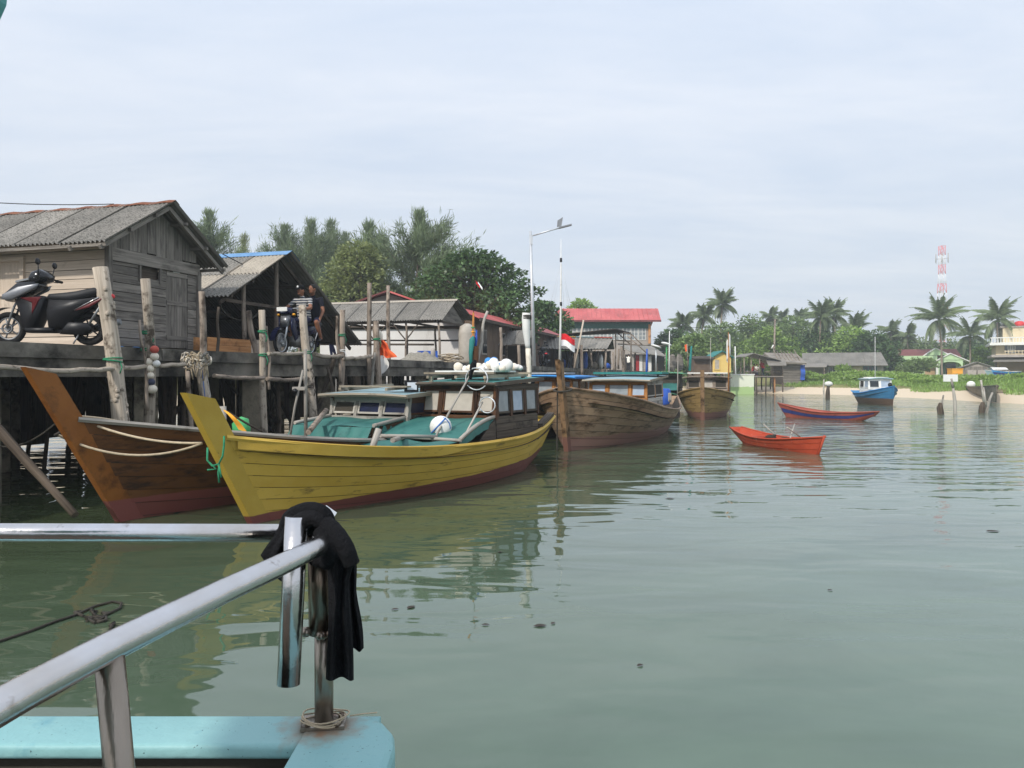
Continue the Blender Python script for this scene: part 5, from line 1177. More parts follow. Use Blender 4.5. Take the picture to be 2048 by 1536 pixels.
    fwin(t, X(1665), Y, Z(742), 1.0, 1.1, 'white_paint', 'glass_dark', 2, 1); fwin(t, X(1740), Y, Z(742), 1.6, 1.2, 'teal_trim', 'glass_dark', 3, 1)
    m = MB(); m.box((X(1682), Y-.06, Z(738)), (1.4, .08, 1.0)); m.build('board_panel', 'mint_wall', t, True)
    m = MB(); m.box((X(1715), Y-.06, Z(740)), (1.3, .08, 1.3)); m.build('door', 'cream_wall', t, True)
    slope(t, (X(1604), Y-.95, Z(727)), (X(1655), Y-.95, Z(727)), (X(1603), Y-3.2, Z(734)), (X(1650), Y-3.2, Z(734)), 'asbestos_dark', 'porch_roof')
    for px in (1606, 1646): m = MB(); m.tube([(X(px), Y-3.0, g-.3), (X(px), Y-3.0, Z(733))], .06, 6); m.build('porch_post', 'post_wood', t, True)
    # mint green house
    Y = 116; X = lambda px: (px-CX)/F*Y; Z = lambda py: CAM-(py-HZ)/F*Y; g = lz(X(1860), Y)
    t = thing('green_house', 'mint green house with maroon roof and arched front porch', 'house', (X(1860), Y, g), 0)
    x0, x1 = X(1797), X(1921)
    wall_box(t, x0+1.2, x1-.4, Y, Y+7, g-.3, Z(714), 'mint_wall')
    slope(t, (X(1792), Y+3.5, Z(697)), (X(1917), Y+3.5, Z(697)), (X(1794), Y-.8, Z(713)), (X(1921), Y-.8, Z(713)), 'maroon_roof')
    slope(t, (X(1792), Y+3.5, Z(697)), (X(1917), Y+3.5, Z(697)), (X(1794), Y+7.8, Z(713)), (X(1921), Y+7.8, Z(713)), 'maroon_roof')
    wall_box(t, X(1797), X(1872), Y-1.9, Y-1.7, Z(723), Z(712), 'mint_wall', 'porch_beam')
    for px in (1802, 1872): m = MB(); m.box((X(px), Y-1.8, (g+Z(723))/2), (.35, .35, Z(723)-g)); m.build('porch_column', 'white_paint', t, True)
    for (pa, pb, pk, py0, yy) in ((1872, 1928, 1897, 722, Y-2.4), (1850, 1896, 1870, 711, Y-1.2)):
        ztop = Z(709 if pa == 1872 else 698)
        m = MB(); m.prism([(X(pa), yy, Z(py0)), (X(pb), yy, Z(py0)), (X(pk), yy, ztop)], (0, .3, 0)); m.build('porch_gable', 'mint_wall', t, True)
        slope(t, (X(pk), yy-.2, ztop+.15), (X(pk), yy+3, ztop+.15), (X(pa)-.4, yy-.2, Z(py0)-.05), (X(pa)-.4, yy+3, Z(py0)-.05), 'white_paint', 'gable_trim', .12)
        slope(t, (X(pk), yy-.2, ztop+.15), (X(pk), yy+3, ztop+.15), (X(pb)+.4, yy-.2, Z(py0)-.05), (X(pb)+.4, yy+3, Z(py0)-.05), 'white_paint', 'gable_trim', .12)
    arch = [(X(1874), Y-2.4, g), (X(1876), Y-2.4, g), (X(1876), Y-2.4, Z(730))]+[(X(1897)+(X(1876)-X(1897))*math.cos(a), Y-2.4, Z(732)+(Z(724)-Z(732))*math.sin(a)) for a in np.linspace(.2, 2.94, 9)]+[(X(1918), Y-2.4, Z(730)), (X(1918), Y-2.4, g), (X(1921), Y-2.4, g), (X(1921), Y-2.4, Z(720)), (X(1874), Y-2.4, Z(720))]
    m = MB(); m.prism(arch, (0, .25, 0)); m.build('porch_arch', 'mint_wall', t, True)
    for px, mm in ((1884, 'teal_trim'), (1896, 'glass_dark'), (1906, 'glass_dark')):
        m = MB(); m.box((X(px), Y-.06, (g+Z(727))/2), (.75, .08, Z(727)-g)); m.build('door' if mm == 'teal_trim' else 'window', mm, t, True)
    m = MB(); m.box((X(1860), Y-.05, (g+Z(722))/2), (1.6, .06, Z(722)-g-.3)); m.build('wall_panel', 'tan_wall', t, True)
    # small gabled shed
    Y = 104; X = lambda px: (px-CX)/F*Y; Z = lambda py: CAM-(py-HZ)/F*Y; g = lz(X(1955), Y)
    t = thing('gabled_shed', 'small grey brown shed with low gable and double doors', 'shed', (X(1955), Y, g), 0)
    x0, x1 = X(1924), X(1984); wall_box(t, x0, x1, Y, Y+5, g-.3, Z(733), 'brown_wall')
    m = MB(); m.prism([(x0, Y+.01, Z(733)), (x1, Y+.01, Z(733)), ((x0+x1)/2, Y+.01, Z(724))], (0, 4.9, 0)); m.build('gable', 'grey_wall', t, True)
    gable_roof(t, x0, x1, Y, Y+5, Z(733), Z(723), 'asbestos', .35, 'y')
    for k in range(10): m = MB(); m.box((x0+(x1-x0)*(k+.5)/10, Y-.03, (g+Z(733))/2), ((x1-x0)/10-.03, .05, Z(733)-g), uvaxis=2); m.build('board', 'grey_wood', t, True)
    for s in (-1, 1): m = MB(); m.box((X(1954)+s*.7, Y-.09, (g+Z(740))/2), (1.2, .05, Z(740)-g)); m.build('door', 'grey_wall', t, True)
    # three storey building
    Y = 112; X = lambda px: (px-CX)/F*Y; Z = lambda py: CAM-(py-HZ)/F*Y; g = lz(X(2040), Y)
    t = thing('three_storey_building', 'cream three storey building with balconies and a red rooftop tank', 'building', (X(2040), Y, g), 0)
    xe = X(2200)
    wall_box(t, X(1999), xe, Y+2, Y+10, g-.3, Z(709), 'tan_wall', 'ground_storey')
    wall_box(t, X(1992), xe, Y+1, Y+10, Z(709), Z(688), 'cream_wall', 'middle_storey')
    wall_box(t, X(2008), xe, Y+2.4, Y+10, Z(688), Z(652), 'cream_wall', 'top_storey')
    wall_box(t, X(1978), xe, Y-.6, Y+10, Z(690), Z(684.5), 'white_paint', 'balcony_slab')
    wall_box(t, X(1982), xe, Y-.2, Y+10, Z(714), Z(709), 'grey_wall', 'balcony_slab')
    wall_box(t, X(2002), xe, Y+2.2, Y+10.2, Z(653), Z(650), 'grey_wall', 'roof_slab'); wall_box(t, X(2012), X(2034), Y+4, Y+8, Z(650), Z(637), 'grey_wall', 'stair_tower')
    for k in range(26): m = MB(); m.box((X(1982)+k*.45, Y-.5, Z(680)), (.12, .12, Z(676)-Z(685))); m.build('baluster', 'white_paint', t, True)
    m = MB(); m.box(((X(1979)+xe)/2, Y-.5, Z(675)), (xe-X(1979), .2, .14)); m.build('balcony_rail', 'white_paint', t, True)
    for k in range(14): m = MB(); m.box((X(2010)+k*.5, Y-.05, Z(706)), (.1, .1, .8)); m.build('baluster', 'cream_wall', t, True)
    m = MB(); m.box(((X(2008)+xe)/2, Y-.05, Z(702)), (xe-X(2008), .12, .12)); m.build('balcony_rail', 'cream_wall', t, True)
    wall_box(t, X(2010), xe, Y+.95, Y+1.05, Z(705), Z(690), 'glass_dark', 'recess')
    fwin(t, X(2024), Y+.9, Z(698), 1.1, 1.1, 'white_paint', 'glass_grey', 3, 2)
    slope(t, (X(1992), Y+2, Z(716)), (xe, Y+2, Z(716)), (X(1982), Y-2.2, Z(723)), (xe, Y-2.2, Z(723)), 'asbestos_dark', 'awning')
    m = MB(); m.tube([(X(2046), Y+5, Z(650)), (X(2046), Y+5, Z(642)), (X(2046), Y+5, Z(639)), (X(2046), Y+5, Z(638))], [.8, .8, .6, .2], 14); m.build('water_tank', 'tower_red', t, True)
far_buildings()
for o in COL.objects:                       # these houses face the bay, turned towards the water
    if o.parent is None and o.name in ('long_house', 'green_house', 'gabled_shed', 'three_storey_building'):
        th = math.atan2(o.location.x, o.location.y); o.rotation_euler = (0, 0, -th*.85); o.scale = (math.cos(th)**1.0, 1, 1)
# ------------------------------------------------------------------ lattice tower
def make_tower():
    Y = 300; t0 = pt(1884, 492, Y); X0 = t0.x; zt = t0.z; g = 1.0
    t = thing('lattice_tower', 'slender red and white lattice mast towering over the palms', 'tower', (X0, Y, g), 0)
    n = 14; hw = lambda z: 2.6-1.75*min(1, (z-g)/(zt-g)*1.25) if (z-g)/(zt-g) < .8 else .85
    zs = [g+(zt-g)*i/n for i in range(n+1)]
    for i in range(n):
        m = MB(); z0, z1 = zs[i], zs[i+1]; a, b = hw(z0), hw(z1)
        for sx, sy in ((-1, -1), (1, -1), (1, 1), (-1, 1)): m.tube([(X0+sx*a, Y+sy*a, z0), (X0+sx*b, Y+sy*b, z1)], .10, 4)
        for s in (-1, 1):
            m.tube([(X0-a, Y+s*a, z0), (X0+b, Y+s*b, z1)], .06, 4); m.tube([(X0+a, Y+s*a, z0), (X0-b, Y+s*b, z1)], .06, 4); m.tube([(X0-b, Y+s*b, z1), (X0+b, Y+s*b, z1)], .06, 4)
            m.tube([(X0+s*a, Y-a, z0), (X0+s*b, Y+b, z1)], .06, 4)
        m.build('mast_section', 'tower_red' if i % 2 else 'tower_white', t, True)
    for k in range(6):
        a = k*1.047; m = MB(); m.tube([(X0+2.4*math.cos(a), Y+2.4*math.sin(a), zt-6.5), (X0+2.4*math.cos(a), Y+2.4*math.sin(a), zt-3)], .16, 6); m.tube([(X0, Y, zt-5), (X0+2.4*math.cos(a), Y+2.4*math.sin(a), zt-5)], .05, 4); m.build('panel_antenna', 'grey_wall', t, True)
    m = MB(); m.ell((X0-1.6, Y-1.2, zt-18), (.5, .3, .5), 10, 6); m.build('dish', 'grey_wall', t, True)
make_tower()
# ------------------------------------------------------------------ mooring posts along the pier
def knobs(mb, path, r, n, k=1.0):
    for i in range(n):
        t = random.uniform(.25, .97)*(len(path)-1); j = int(t); p = path[j].lerp(path[min(j+1, len(path)-1)], t-j); a = random.uniform(0, 6.28)
        mb.ell(p+Vector((math.cos(a)*r*.85, math.sin(a)*r*.85, 0)), (r*.34*k, r*.34*k, r*.42*k), 6, 4)
def post(tx, ty, bx, by, th, label, m='post_wood', b=-.2, name='mooring_post', bend=None, nk=0, ties=(), group='timber posts along the pier edge', zb=-.9, amp=.03):
    Y = DK(A((tx+bx)/2, b), b).y; T = pt(tx, ty, Y); Lw = pt(bx, by, Y); d = T-Lw; B = Lw+d*((zb-Lw.z)/d.z); r = th/2*Y/F
    n = 9; path = wob(B, T, n, amp)
    if bend:
        for i, p in enumerate(path): p.x += bend*Y/F*math.sin(max(0, min(1, (i/n-.45)/.55))*math.pi)
    t = thing(name, label, 'post', (B.x, B.y, B.z), 0, group)
    mb = MB(); mb.tube(path, [r*(1.12-.22*i/n) for i in range(n+1)], 10, jit=.07)
    if nk: knobs(mb, path, r, nk)
    mb.build('shaft', m, t, True)
    for (py, mm) in ties:
        c = pt(tx+(bx-tx)*(py-ty)/(by-ty), py, Y); q = MB(); q.ring(c, (.1, .1, 1), r*1.12, .014, 12, 5); q.ring(c+Vector((0, 0, .035)), (-.1, .05, 1), r*1.12, .012, 12, 5)
        q.tube([c+Vector((r, -.03, 0)), c+Vector((r+.05, -.05, -.10)), c+Vector((r+.02, -.06, -.2))], .010, 5); q.build('rope_tie', mm, t, True)
    return t, path, Y
post(200, 535, 242, 842, 31, 'thick pale knobbly post leaning over the scooter rear wheel', 'birch_wood', -.25, nk=22, ties=((722, 'rope_green'),), amp=.02)
post(290, 558, 299, 850, 21, 'bent pale post before the hut window with green rope ties', 'birch_wood', -.2, bend=9, ties=((668, 'rope_green'), (702, 'rope_green')))
post(280, 640, 288, 740, 6, 'thin stick lashed beside the bent pale post', 'post_wood', -.3, zb=1.3)
post(403, 583, 409, 800, 14, 'straight round post rising out of the tangled rope bundle', 'post_wood', -.15)
post(400, 730, 418, 850, 22, 'gnarled post foot hanging below the rope bundle', 'birch_wood', -.3, zb=-.9)
post(375, 742, 380, 800, 10, 'thin rusty topped stake beside the rope bundle', 'post_wood', -.25)
post(523, 620, 531, 880, 14, 'straight post with two green rope ties left of the motorcycle', 'birch_wood', -.25, ties=((665, 'rope_green'), (712, 'rope_green')))
post(533, 652, 536, 720, 5, 'thin peg tied beside the post left of the motorcycle', 'post_wood', -.3, zb=1.6)
post(604, 611, 627, 862, 17, 'crooked forked post right in front of the motorcycle engine', 'birch_wood', -.3, nk=6, ties=((707, 'rope_green'), (742, 'rope_dark'), (775, 'rope_dark')))
post(685, 620, 682, 775, 12, 'post lashed with white cord under the low shed eave', 'post_wood', -.25, ties=((672, 'rope_green'), (703, 'float_white')))
post(674, 632, 677, 690, 6, 'thin branch tied beside the post under the low shed eave', 'post_wood', -.3, zb=1.7)
post(739, 566, 741, 770, 10, 'tall dark slim post beside the orange cloth', 'post_wood', -.1)
post(776, 571, 778, 770, 8, 'tall straight brown pole next to the slim post', 'post_wood', .3)
post(752, 642, 758, 790, 12, 'split post carrying white and orange floats', 'post_wood', -.3, ties=((680, 'rope_green'),))
post(438, 614, 433, 705, 6, 'dark twisted stake before the open shed', 'dark_wood', .4, zb=DOCK-.1)
post(497, 622, 511, 697, 12, 'leaning grey stump post between open shed and motorcycle', 'post_wood', .5, zb=DOCK-.1)
post(975, 622, 957, 712, 6, 'bent pale branch standing before the brown building', 'silver_wood', .8, bend=-4, zb=DOCK-.1)
post(1001, 655, 1003, 712, 6, 'grey post under the lean-to roof', 'post_wood', .9, zb=DOCK-.1)
post(1037, 690, 1040, 735, 7, 'short grey post beside the scooter by the lean-to', 'post_wood', .1)
post(672, 708, 640, 800, 10, 'slanting dark prop below the pier edge', 'dark_wood', -.1)
post(655, 735, 668, 790, 6, 'thin dark prop leaning the other way below the pier edge', 'dark_wood', -.2)
post(750, 705, 741, 780, 6, 'thin pale stick leaning beside the white paddle', 'silver_wood', -.3, zb=.5)
far_lab = 'weathered grey post in the crowded row along the far pier'
for (tx, ty, bx, by, th) in ((1163, 690, 1165, 742, 6), (1178, 684, 1177, 742, 4), (1207, 697, 1206, 752, 7), (1213, 705, 1212, 752, 5), (1243, 692, 1247, 745, 6), (1248, 700, 1250, 748, 4), (1270, 706, 1275, 750, 4), (1302, 700, 1300, 748, 5),
                             (1312, 697, 1313, 745, 5), (1318, 702, 1317, 745, 4), (1332, 712, 1335, 745, 5), (1344, 710, 1348, 742, 4), (1356, 712, 1356, 742, 5), (1367, 705, 1366, 745, 4), (1371, 704, 1370, 745, 4), (1190, 700, 1190, 740, 4), (1226, 704, 1228, 745, 4), (1150, 706, 1150, 745, 4), (1262, 718, 1262, 745, 3)):
    post(tx, ty, bx, by, th, far_lab, 'post_wood', -.3 if th > 4 else .3, group='grey posts crowding the far pier')
def rail(pts, th, label, m='post_wood', b=-.35):
    P = [pt(x, y, DK(A(x, b), b).y) for x, y in pts]; Y = P[0].y; q = []
    for i in range(len(P)-1):
        for k in range(5): q.append(P[i].lerp(P[i+1], k/5)+Vector((0, 0, random.uniform(-.012, .012))))
    q.append(P[-1]); mb = MB(); mb.tube(q, th/2*Y/F, 8, jit=.06)
    single('rail_pole', mb, m, label, 'rail', 'rough poles lashed along the pier')
rail([(-120, 728), (0, 735), (120, 741), (215, 739), (300, 733), (370, 729)], 12, 'long bleached pole lashed below the pier edge beside the scooter', 'birch_wood')
rail([(428, 752), (480, 757), (528, 755)], 9, 'short dark pole lashed low between two posts', 'post_wood')
rail([(534, 757), (575, 761), (615, 757)], 9, 'sagging pole lashed low before the motorcycle', 'post_wood')
rail([(536, 706), (570, 709), (608, 707)], 8, 'pale pole at pier top just under the motorcycle front wheel', 'birch_wood')
rail([(628, 709), (655, 714), (684, 713)], 9, 'pole at pier top between crooked post and low eave post', 'birch_wood')
rail([(688, 716), (715, 717), (742, 712)], 8, 'pole at pier top leading to the split post', 'birch_wood')
# ------------------------------------------------------------------ floats, ropes and other gear at the pier
def gear():
    b = -.42; Y = DK(A(305, b), b).y
    t = thing('float_string', 'string of round net floats hanging from the pier, red one on top and one navy', 'floats', tuple(pt(303, 780, Y)), 0)
    for x, y, r, mm in ((309, 699, 8.5, 'float_red'), (309, 713, 8.5, 'float_cream'), (298, 724, 8.5, 'float_cream'), (313, 727, 7.5, 'float_white'), (300, 737, 8, 'float_cream'), (300, 751, 8, 'float_cream'), (302, 764, 8, 'float_navy'), (304, 778, 10, 'float_cream')):
        p = pt(x, y, Y+random.uniform(-.03, .03)); k = r*Y/F; m = MB(); m.ell(p, (k, k, k*.93), 14, 10); m.build('float', mm, t, True)
    m = MB(); m.tube([pt(309, 690, Y), pt(309, 712, Y), pt(303, 737, Y), pt(303, 785, Y)], .008, 5); m.tube([pt(309, 690, Y), pt(299, 688, Y+.2)], .008, 5); m.build('cord', 'rope_dark', t, True)
    # tangled ropes
    b = -.35; Y = DK(A(395, b), b).y; t = thing('rope_bundle', 'tangled bundle of pale mooring ropes hung on a post', 'rope', tuple(pt(395, 745, Y)), 0)
    for k in range(26):
        cx = random.choice((372, 378, 385, 400, 412)); w = random.uniform(6, 20); h = random.uniform(10, 26); y0 = random.uniform(704, 716); ph = random.uniform(0, 6.28); q = []
        for i in range(17):
            a = i/16*6.28; q.append(pt(cx+w*math.sin(a)*.6+random.uniform(-1, 1), y0+h*(1-math.cos(a))*.5+random.uniform(-1, 1), Y-.02-.10*random.random()))
        m = MB(); m.tube(q, random.choice((.008, .011, .015)), 5); m.build('rope_loop', random.choice(('rope_beige', 'rope_beige', 'silver_wood', 'float_cream')), t, True)
    for k in range(9):
        x = random.uniform(366, 420); m = MB(); m.tube([pt(x, 715, Y-.05), pt(x+random.uniform(-4, 4), 735, Y-.08), pt(x+random.uniform(-5, 5), random.uniform(748, 762), Y-.05)], .014, 5); m.build('rope_end', 'rope_beige', t, True)
    for dx in (4, 12): m = MB(); m.tube([pt(400+dx, 740, Y-.05), pt(404+dx*1.4, 790, Y), pt(408+dx*1.6, 850, Y+.05)], .008, 5); m.build('hanging_cord', 'rope_blue' if dx == 4 else 'silver_wood', t, True)
    # orange cloth, floats and paddle on the split post
    b = -.35; Y = DK(A(765, b), b).y
    t = thing('orange_cloth', 'orange cloth bundle hanging from a post by the pier', 'cloth', tuple(pt(775, 715, Y)), 0)
    m = MB(); m.grid(lambda i, j: pt(757+i*(10+26*j)+2*math.sin(j*9+i*6), 680+38*j-4*i*j, Y+.05*math.sin(i*13)-.05), 12, 12); m.build('sheet', 'orange_cloth', t, True)
    m = MB(); m.tube([pt(760, 662, Y), pt(760, 668, Y), pt(760, 678, Y), pt(760, 684, Y)], [.03, .075, .08, .05], 12); single('net_float', m, 'float_cream', 'pale bottle shaped float tied above the orange cloth', 'float')
    m = MB(); m.grid(lambda i, j: pt(761+18*math.sin(i*3.14)*0+17*i*math.sin(.35+2.5*j), 711+36*j, Y-.12+.03*math.sin(i*3)), 8, 12); m.tube([pt(763, 745, Y-.1), pt(760, 790, Y-.1)], .012, 6); single('white_pennant', m, 'white_bag', 'white oval plastic pennant hanging below the orange cloth', 'pennant')
    # net heap, rope heap, white bollard, blue crate on the pier
    p = DK(A(840, .7), .7, DOCK); m = MB(); m.grid(lambda i, j: p+Vector(((i-.5)*1.6, (j-.5)*1.0, .32*math.sin(i*3.14)*math.sin(j*3.14)*(1+.3*math.sin(i*17)*math.sin(j*11))+.01)), 18, 12); single('net_heap', m, 'net_grey', 'grey heap of fishing net on the pier beside the shelter', 'net')
    p = DK(A(895, .7), .7, DOCK); m = MB()
    for k in range(14): m.ring(p+Vector((random.uniform(-.3, .3), random.uniform(-.1, .1), .05+.018*k)), (random.uniform(-.3, .3), random.uniform(-.3, .3), 1), random.uniform(.22, .4), .022, 16, 5)
    single('rope_heap', m, 'rope_beige', 'coiled heap of tan rope on the pier under the shelter', 'rope')
    p = DK(A(866, .6), .6, DOCK); m = MB(); m.tube([p, p+Vector((0, 0, .42)), p+Vector((0, 0, .5))], [.09, .085, .05], 12); single('white_canister', m, 'grey_wall', 'pale upright canister between net heap and rope heap', 'canister')
    p = DK(A(855, 1.2), 1.2, DOCK); m = MB(); m.box(p+Vector((0, 0, .22)), (.7, .4, .44), .3); single('blue_crate', m, 'blue_plastic', 'blue plastic crate behind the net heap', 'crate')
    # tall pale sack
    p = DK(A(934, .5), .5, DOCK); m = MB(); m.tube([p+Vector((0, 0, z)) for z in (0, .1, .7, 1.2, 1.5, 1.62)], [.3, .36, .34, .36, .3, .1], 14, jit=.05); single('pale_sack', m, 'pane_white', 'tall pale stained sack standing at the shelter corner', 'sack')
    # wrapped flag bundle on a painted pole by the yellow boat roof
    Y = 17.2; t = thing('flag_bundle', 'painted pole with rolled teal flags and a small red white flag on top', 'flag', tuple(pt(945, 745, Y)), 0)
    m = MB(); m.tube([pt(943, 742, Y), pt(946, 680, Y), pt(947, 625, Y)], [.035, .03, .02], 8); m.build('pole', 'cabin_trim', t, True)
    m = MB(); m.tube([pt(947, 628, Y), pt(948, 600, Y), pt(952, 560, Y)], .008, 5); m.build('thin_tip', 'rope_dark', t, True)
    m = MB(); m.tube([pt(942, 742, Y-.05), pt(942, 705, Y-.05), pt(944, 680, Y-.04), pt(947, 672, Y-.04)], [.03, .045, .065, .02], 8, jit=.2); m.build('rolled_flag', 'teal_trim', t, True)
    m = MB(); m.tube([pt(950, 700, Y+.04), pt(952, 680, Y+.04), pt(953, 660, Y+.04)], [.03, .04, .015], 8, jit=.2); m.build('rolled_flag', 'blue_plastic', t, True)
    for k, mm in enumerate(('red_cloth', 'white_cloth')):
        m = MB(); m.grid(lambda i, j: pt(951+9*i+4*j*0+5*k, 560+12*i+5*j+5*k-2*k, Y), 5, 3); m.build('flag_band', mm, t, True)
    for k, mm in enumerate(('green_plastic', 'yellow_flag', 'orange_cloth')):
        m = MB(); m.ring(pt(946, 655+k*9, Y), (0, 0, 1), .034, .014, 10, 6); m.build('pole_band', mm, t, True)
    m = MB(); m.box(pt(951, 728, Y)+Vector((0, 0, .1)), (.14, .1, .6)); m.build('plank_prop', 'varnish_wood', t, True)
gear()
def Yl(x, y, z): return YMAT @ Vector((x, y, z))
def boat_gear():
    # floats and bags heaped on the yellow boat's roof
    for k in range(40):
        x = random.uniform(-6.3, -5.4); y = random.uniform(-.35, .75); z = 2.03+random.random()*.18*(1-abs(y-.2)/.6); p = Yl(x, y, z); r = random.uniform(.06, .10)
        m = MB(); m.ell(p, (r, r, r*random.uniform(.75, 1)), 10, 8, jit=.05); w = k % 6
        if w in (0, 1, 2, 3): single('net_float', m, 'float_white' if w < 2 else 'float_cream', 'pale float in the heap on the yellow boat roof', 'float', 'floats heaped on the yellow boat roof')
        else: single('plastic_bag', m, 'white_bag' if w == 4 else 'blue_metal', 'crumpled white plastic bag in the roof heap' if w == 4 else 'crumpled blue plastic bag in the roof heap', 'bag', 'plastic bags heaped on the yellow boat roof')
    p = Yl(-5.7, .70, 2.09); m = MB(); m.ell(p, (.13, .11, .13), 14, 10); single('net_float', m, 'float_white', 'largest white oval float at the end of the roof heap', 'float')
    # round white float on the teal foredeck and the long-handled nets
    p = Yl(-3.95, .35, 1.02); m = MB(); m.ell(p, (.19, .12, .19), 18, 12); fl = single('net_float', m, 'float_white', 'big white float lashed with blue cord on the teal foredeck', 'float')
    m = MB(); m.ring(p, (.3, 1, .2), .17, .014, 16, 5); m.tube([p+Vector((-.15, -.1, -.1)), p+Vector((.1, -.13, .16))], .014, 5); m.build('cord', 'rope_blue', fl, M=Matrix.Translation(-fl.location))
    for (a, b, rr, lb) in ((Yl(-3.55, .45, .80), Yl(-5.05, .30, 1.93), .20, 'landing net with bent hoop leaning across the yellow boat windows'), (Yl(-3.75, .92, .85), Yl(-4.85, .66, 1.42), .14, 'short landing net leaning on the yellow boat starboard window')):
        t = thing('landing_net', lb, 'net', tuple(a), 0); m = MB(); m.tube([a, a.lerp(b, .5), b], .018, 8); m.build('handle', 'silver_wood', t, True)
        ux = (Yl(0, 1, 0)-Yl(0, 0, 0)); d = (b-a).normalized()
        c = a.lerp(b, .92)+ux*rr*.9
        m = MB(); m.tube([c+ux*rr*1.15*math.cos(i/20*6.283)+Vector((0, 0, 1))*rr*math.sin(i/20*6.283) for i in range(20)], .012, 5, closed=True); m.build('hoop', 'galv', t, True)
    # black glove on the net top
    q = Yl(-5.0, .32, 1.96); m = MB(); m.tube([q+Vector((0, -.05, -.12)), q+Vector((.02, -.06, .0)), q+Vector((.06, -.06, .12)), q+Vector((.10, -.05, .22))], [.03, .035, .06, .03], 8, jit=.2); single('black_rag', m, 'black_cloth', 'black rag wrapped round the net pole top', 'rag')
    # floodlight at the corner of the yellow cabin roof
    p = Yl(-4.9, -.92, 1.70); t = thing('flood_lamp', 'black square floodlight fixed to the cabin roof corner', 'lamp', tuple(p), 0)
    m = MB(); m.box(p, (.26, .07, .22), .35); m.build('housing', 'black_plastic', t, True); m = MB(); m.box(p+Vector((.02, -.05, 0)), (.18, .02, .14), .35); m.build('lens', 'headlamp', t, True)
    # stern mast with furled sail
    a = Yl(-7.45, .52, .9); Y = a.y
    t = thing('furled_mast', 'stern pole of the yellow boat wrapped in pale furled canvas', 'mast', tuple(a), 0)
    m = MB(); m.tube([pt(1055, 850, Y), pt(1056, 700, Y), pt(1057, 630, Y)], [.035, .03, .02], 8); m.build('pole', 'dark_wood', t, True)
    m = MB(); q = [pt(1053, 626, Y), pt(1052, 640, Y), pt(1053, 660, Y), pt(1055, 690, Y), pt(1056, 697, Y)]; m.tube(q, [.085, .09, .085, .06, .05], 10, jit=.1); m.build('canvas', 'white_bag', t, True)
    m = MB(); q = [pt(1056, 697, Y), pt(1057, 715, Y), pt(1058, 735, Y), pt(1058, 755, Y), pt(1059, 772, Y)]; m.tube(q, [.05, .06, .05, .055, .02], 10, jit=.15); m.build('canvas', 'float_cream', t, True)
    for k in range(3): m = MB(); m.ring(pt(1054, 632, Y)+Vector((0, 0, -.03*k)), (0, .1, 1), .09, .012, 10, 5); m.build('cord', 'rope_dark', t, True)
    # green plastic tub and yellow-orange pennant on the brown boat
    p = pt(483, 858, 12.0); m = MB(); m.tube([p+Vector((0, 0, -.2)), p+Vector((0, 0, .0)), p+Vector((-.02, 0, .12)), p+Vector((-.05, 0, .16))], [.13, .135, .13, .06], 16); single('green_jerrycan', m, 'green_plastic', 'green plastic drum standing at the brown boat bow', 'drum')
    t = thing('orange_pennant', 'orange yellow pennant on a thin bent rod between the two bows', 'flag', tuple(pt(560, 875, 11.6)), 0)
    m = MB(); m.tube([pt(418, 800, 11.2), pt(440, 814, 11.2), pt(490, 845, 11.4), pt(575, 890, 11.9)], .016, 6); m.build('rod', 'dark_wood', t, True)
    m = MB(); m.grid(lambda i, j: pt(437+40*i+(4-8*i)*0+18*j*i-6*j*(1-i)*0, 815+ (18*i+26*i*i) + j*(2+16*i)*.35-j*12*i*(1-i), 11.15+.03*math.sin(i*8)), 12, 6); m.build('cloth', 'yellow_flag', t, True)
    # tall rod with small crosspiece on the brown boat
    t = thing('boat_hook', 'upright bamboo rod with a crosspiece standing in the brown boat', 'pole', tuple(pt(580, 880, 13.0)), 0)
    m = MB(); m.tube([pt(579, 880, 13), pt(590, 812, 13), pt(606, 740, 13)], .02, 6); m.beam(pt(585, 777, 13), pt(610, 777, 13), .04, .06); m.build('rod', 'silver_wood', t, True)
    m = MB(); m.ell(pt(590, 782, 12.95), .045, 8, 6); m.build('lamp_bulb', 'black_plastic', t, True)
    # mooring lines
    S = pt(130, 838, 9.65); E = pt(405, 886, 9.55)
    for k, (a, b, d) in enumerate(((pt(112, 868, 9.5), pt(404, 887, 9.5), .20), (pt(146, 832, 9.7), pt(404, 886, 9.5), .10), (pt(146, 832, 9.7), pt(262, 848, 10.6), -.02))):
        single('mooring_rope', MB().tube(sag(a, b, d), .016, 6), 'rope_beige', ('lower beige rope sagging between the brown and yellow stems', 'upper beige rope slanting from the brown stem to the yellow stem', 'beige rope running along the brown boat gunwale')[k], 'rope')
    single('mooring_rope', MB().tube(sag(pt(110, 848, 9.6), pt(-30, 885, 10.4), .15), .012, 6), 'rope_dark', 'dark rope leading from the brown stem under the pier', 'rope')
    m = MB(); m.tube([pt(110, 870, 9.5), pt(118, 866, 9.38), pt(132, 852, 9.5), pt(148, 836, 9.7)], .016, 6); single('mooring_rope', m, 'rope_dark', 'dark rope turn wrapped around the brown stem', 'rope')
    # green line on the yellow stem
    t = thing('green_rope', 'green nylon rope hanging knotted from the yellow stem', 'rope', tuple(pt(430, 920, 9.0)), 0)
    for P_ in ([(449, 872), (449, 890), (445, 912), (438, 928)], [(415, 895), (415, 920), (425, 932), (438, 928)], [(438, 928), (436, 945), (438, 965)], [(420, 925), (432, 938), (415, 940)], [(438, 930), (442, 955)]):
        m = MB(); m.tube([pt(x+random.uniform(-1, 1), y, 9.0) for x, y in P_], .012, 5); m.build('strand', 'rope_green', t, True)
boat_gear()
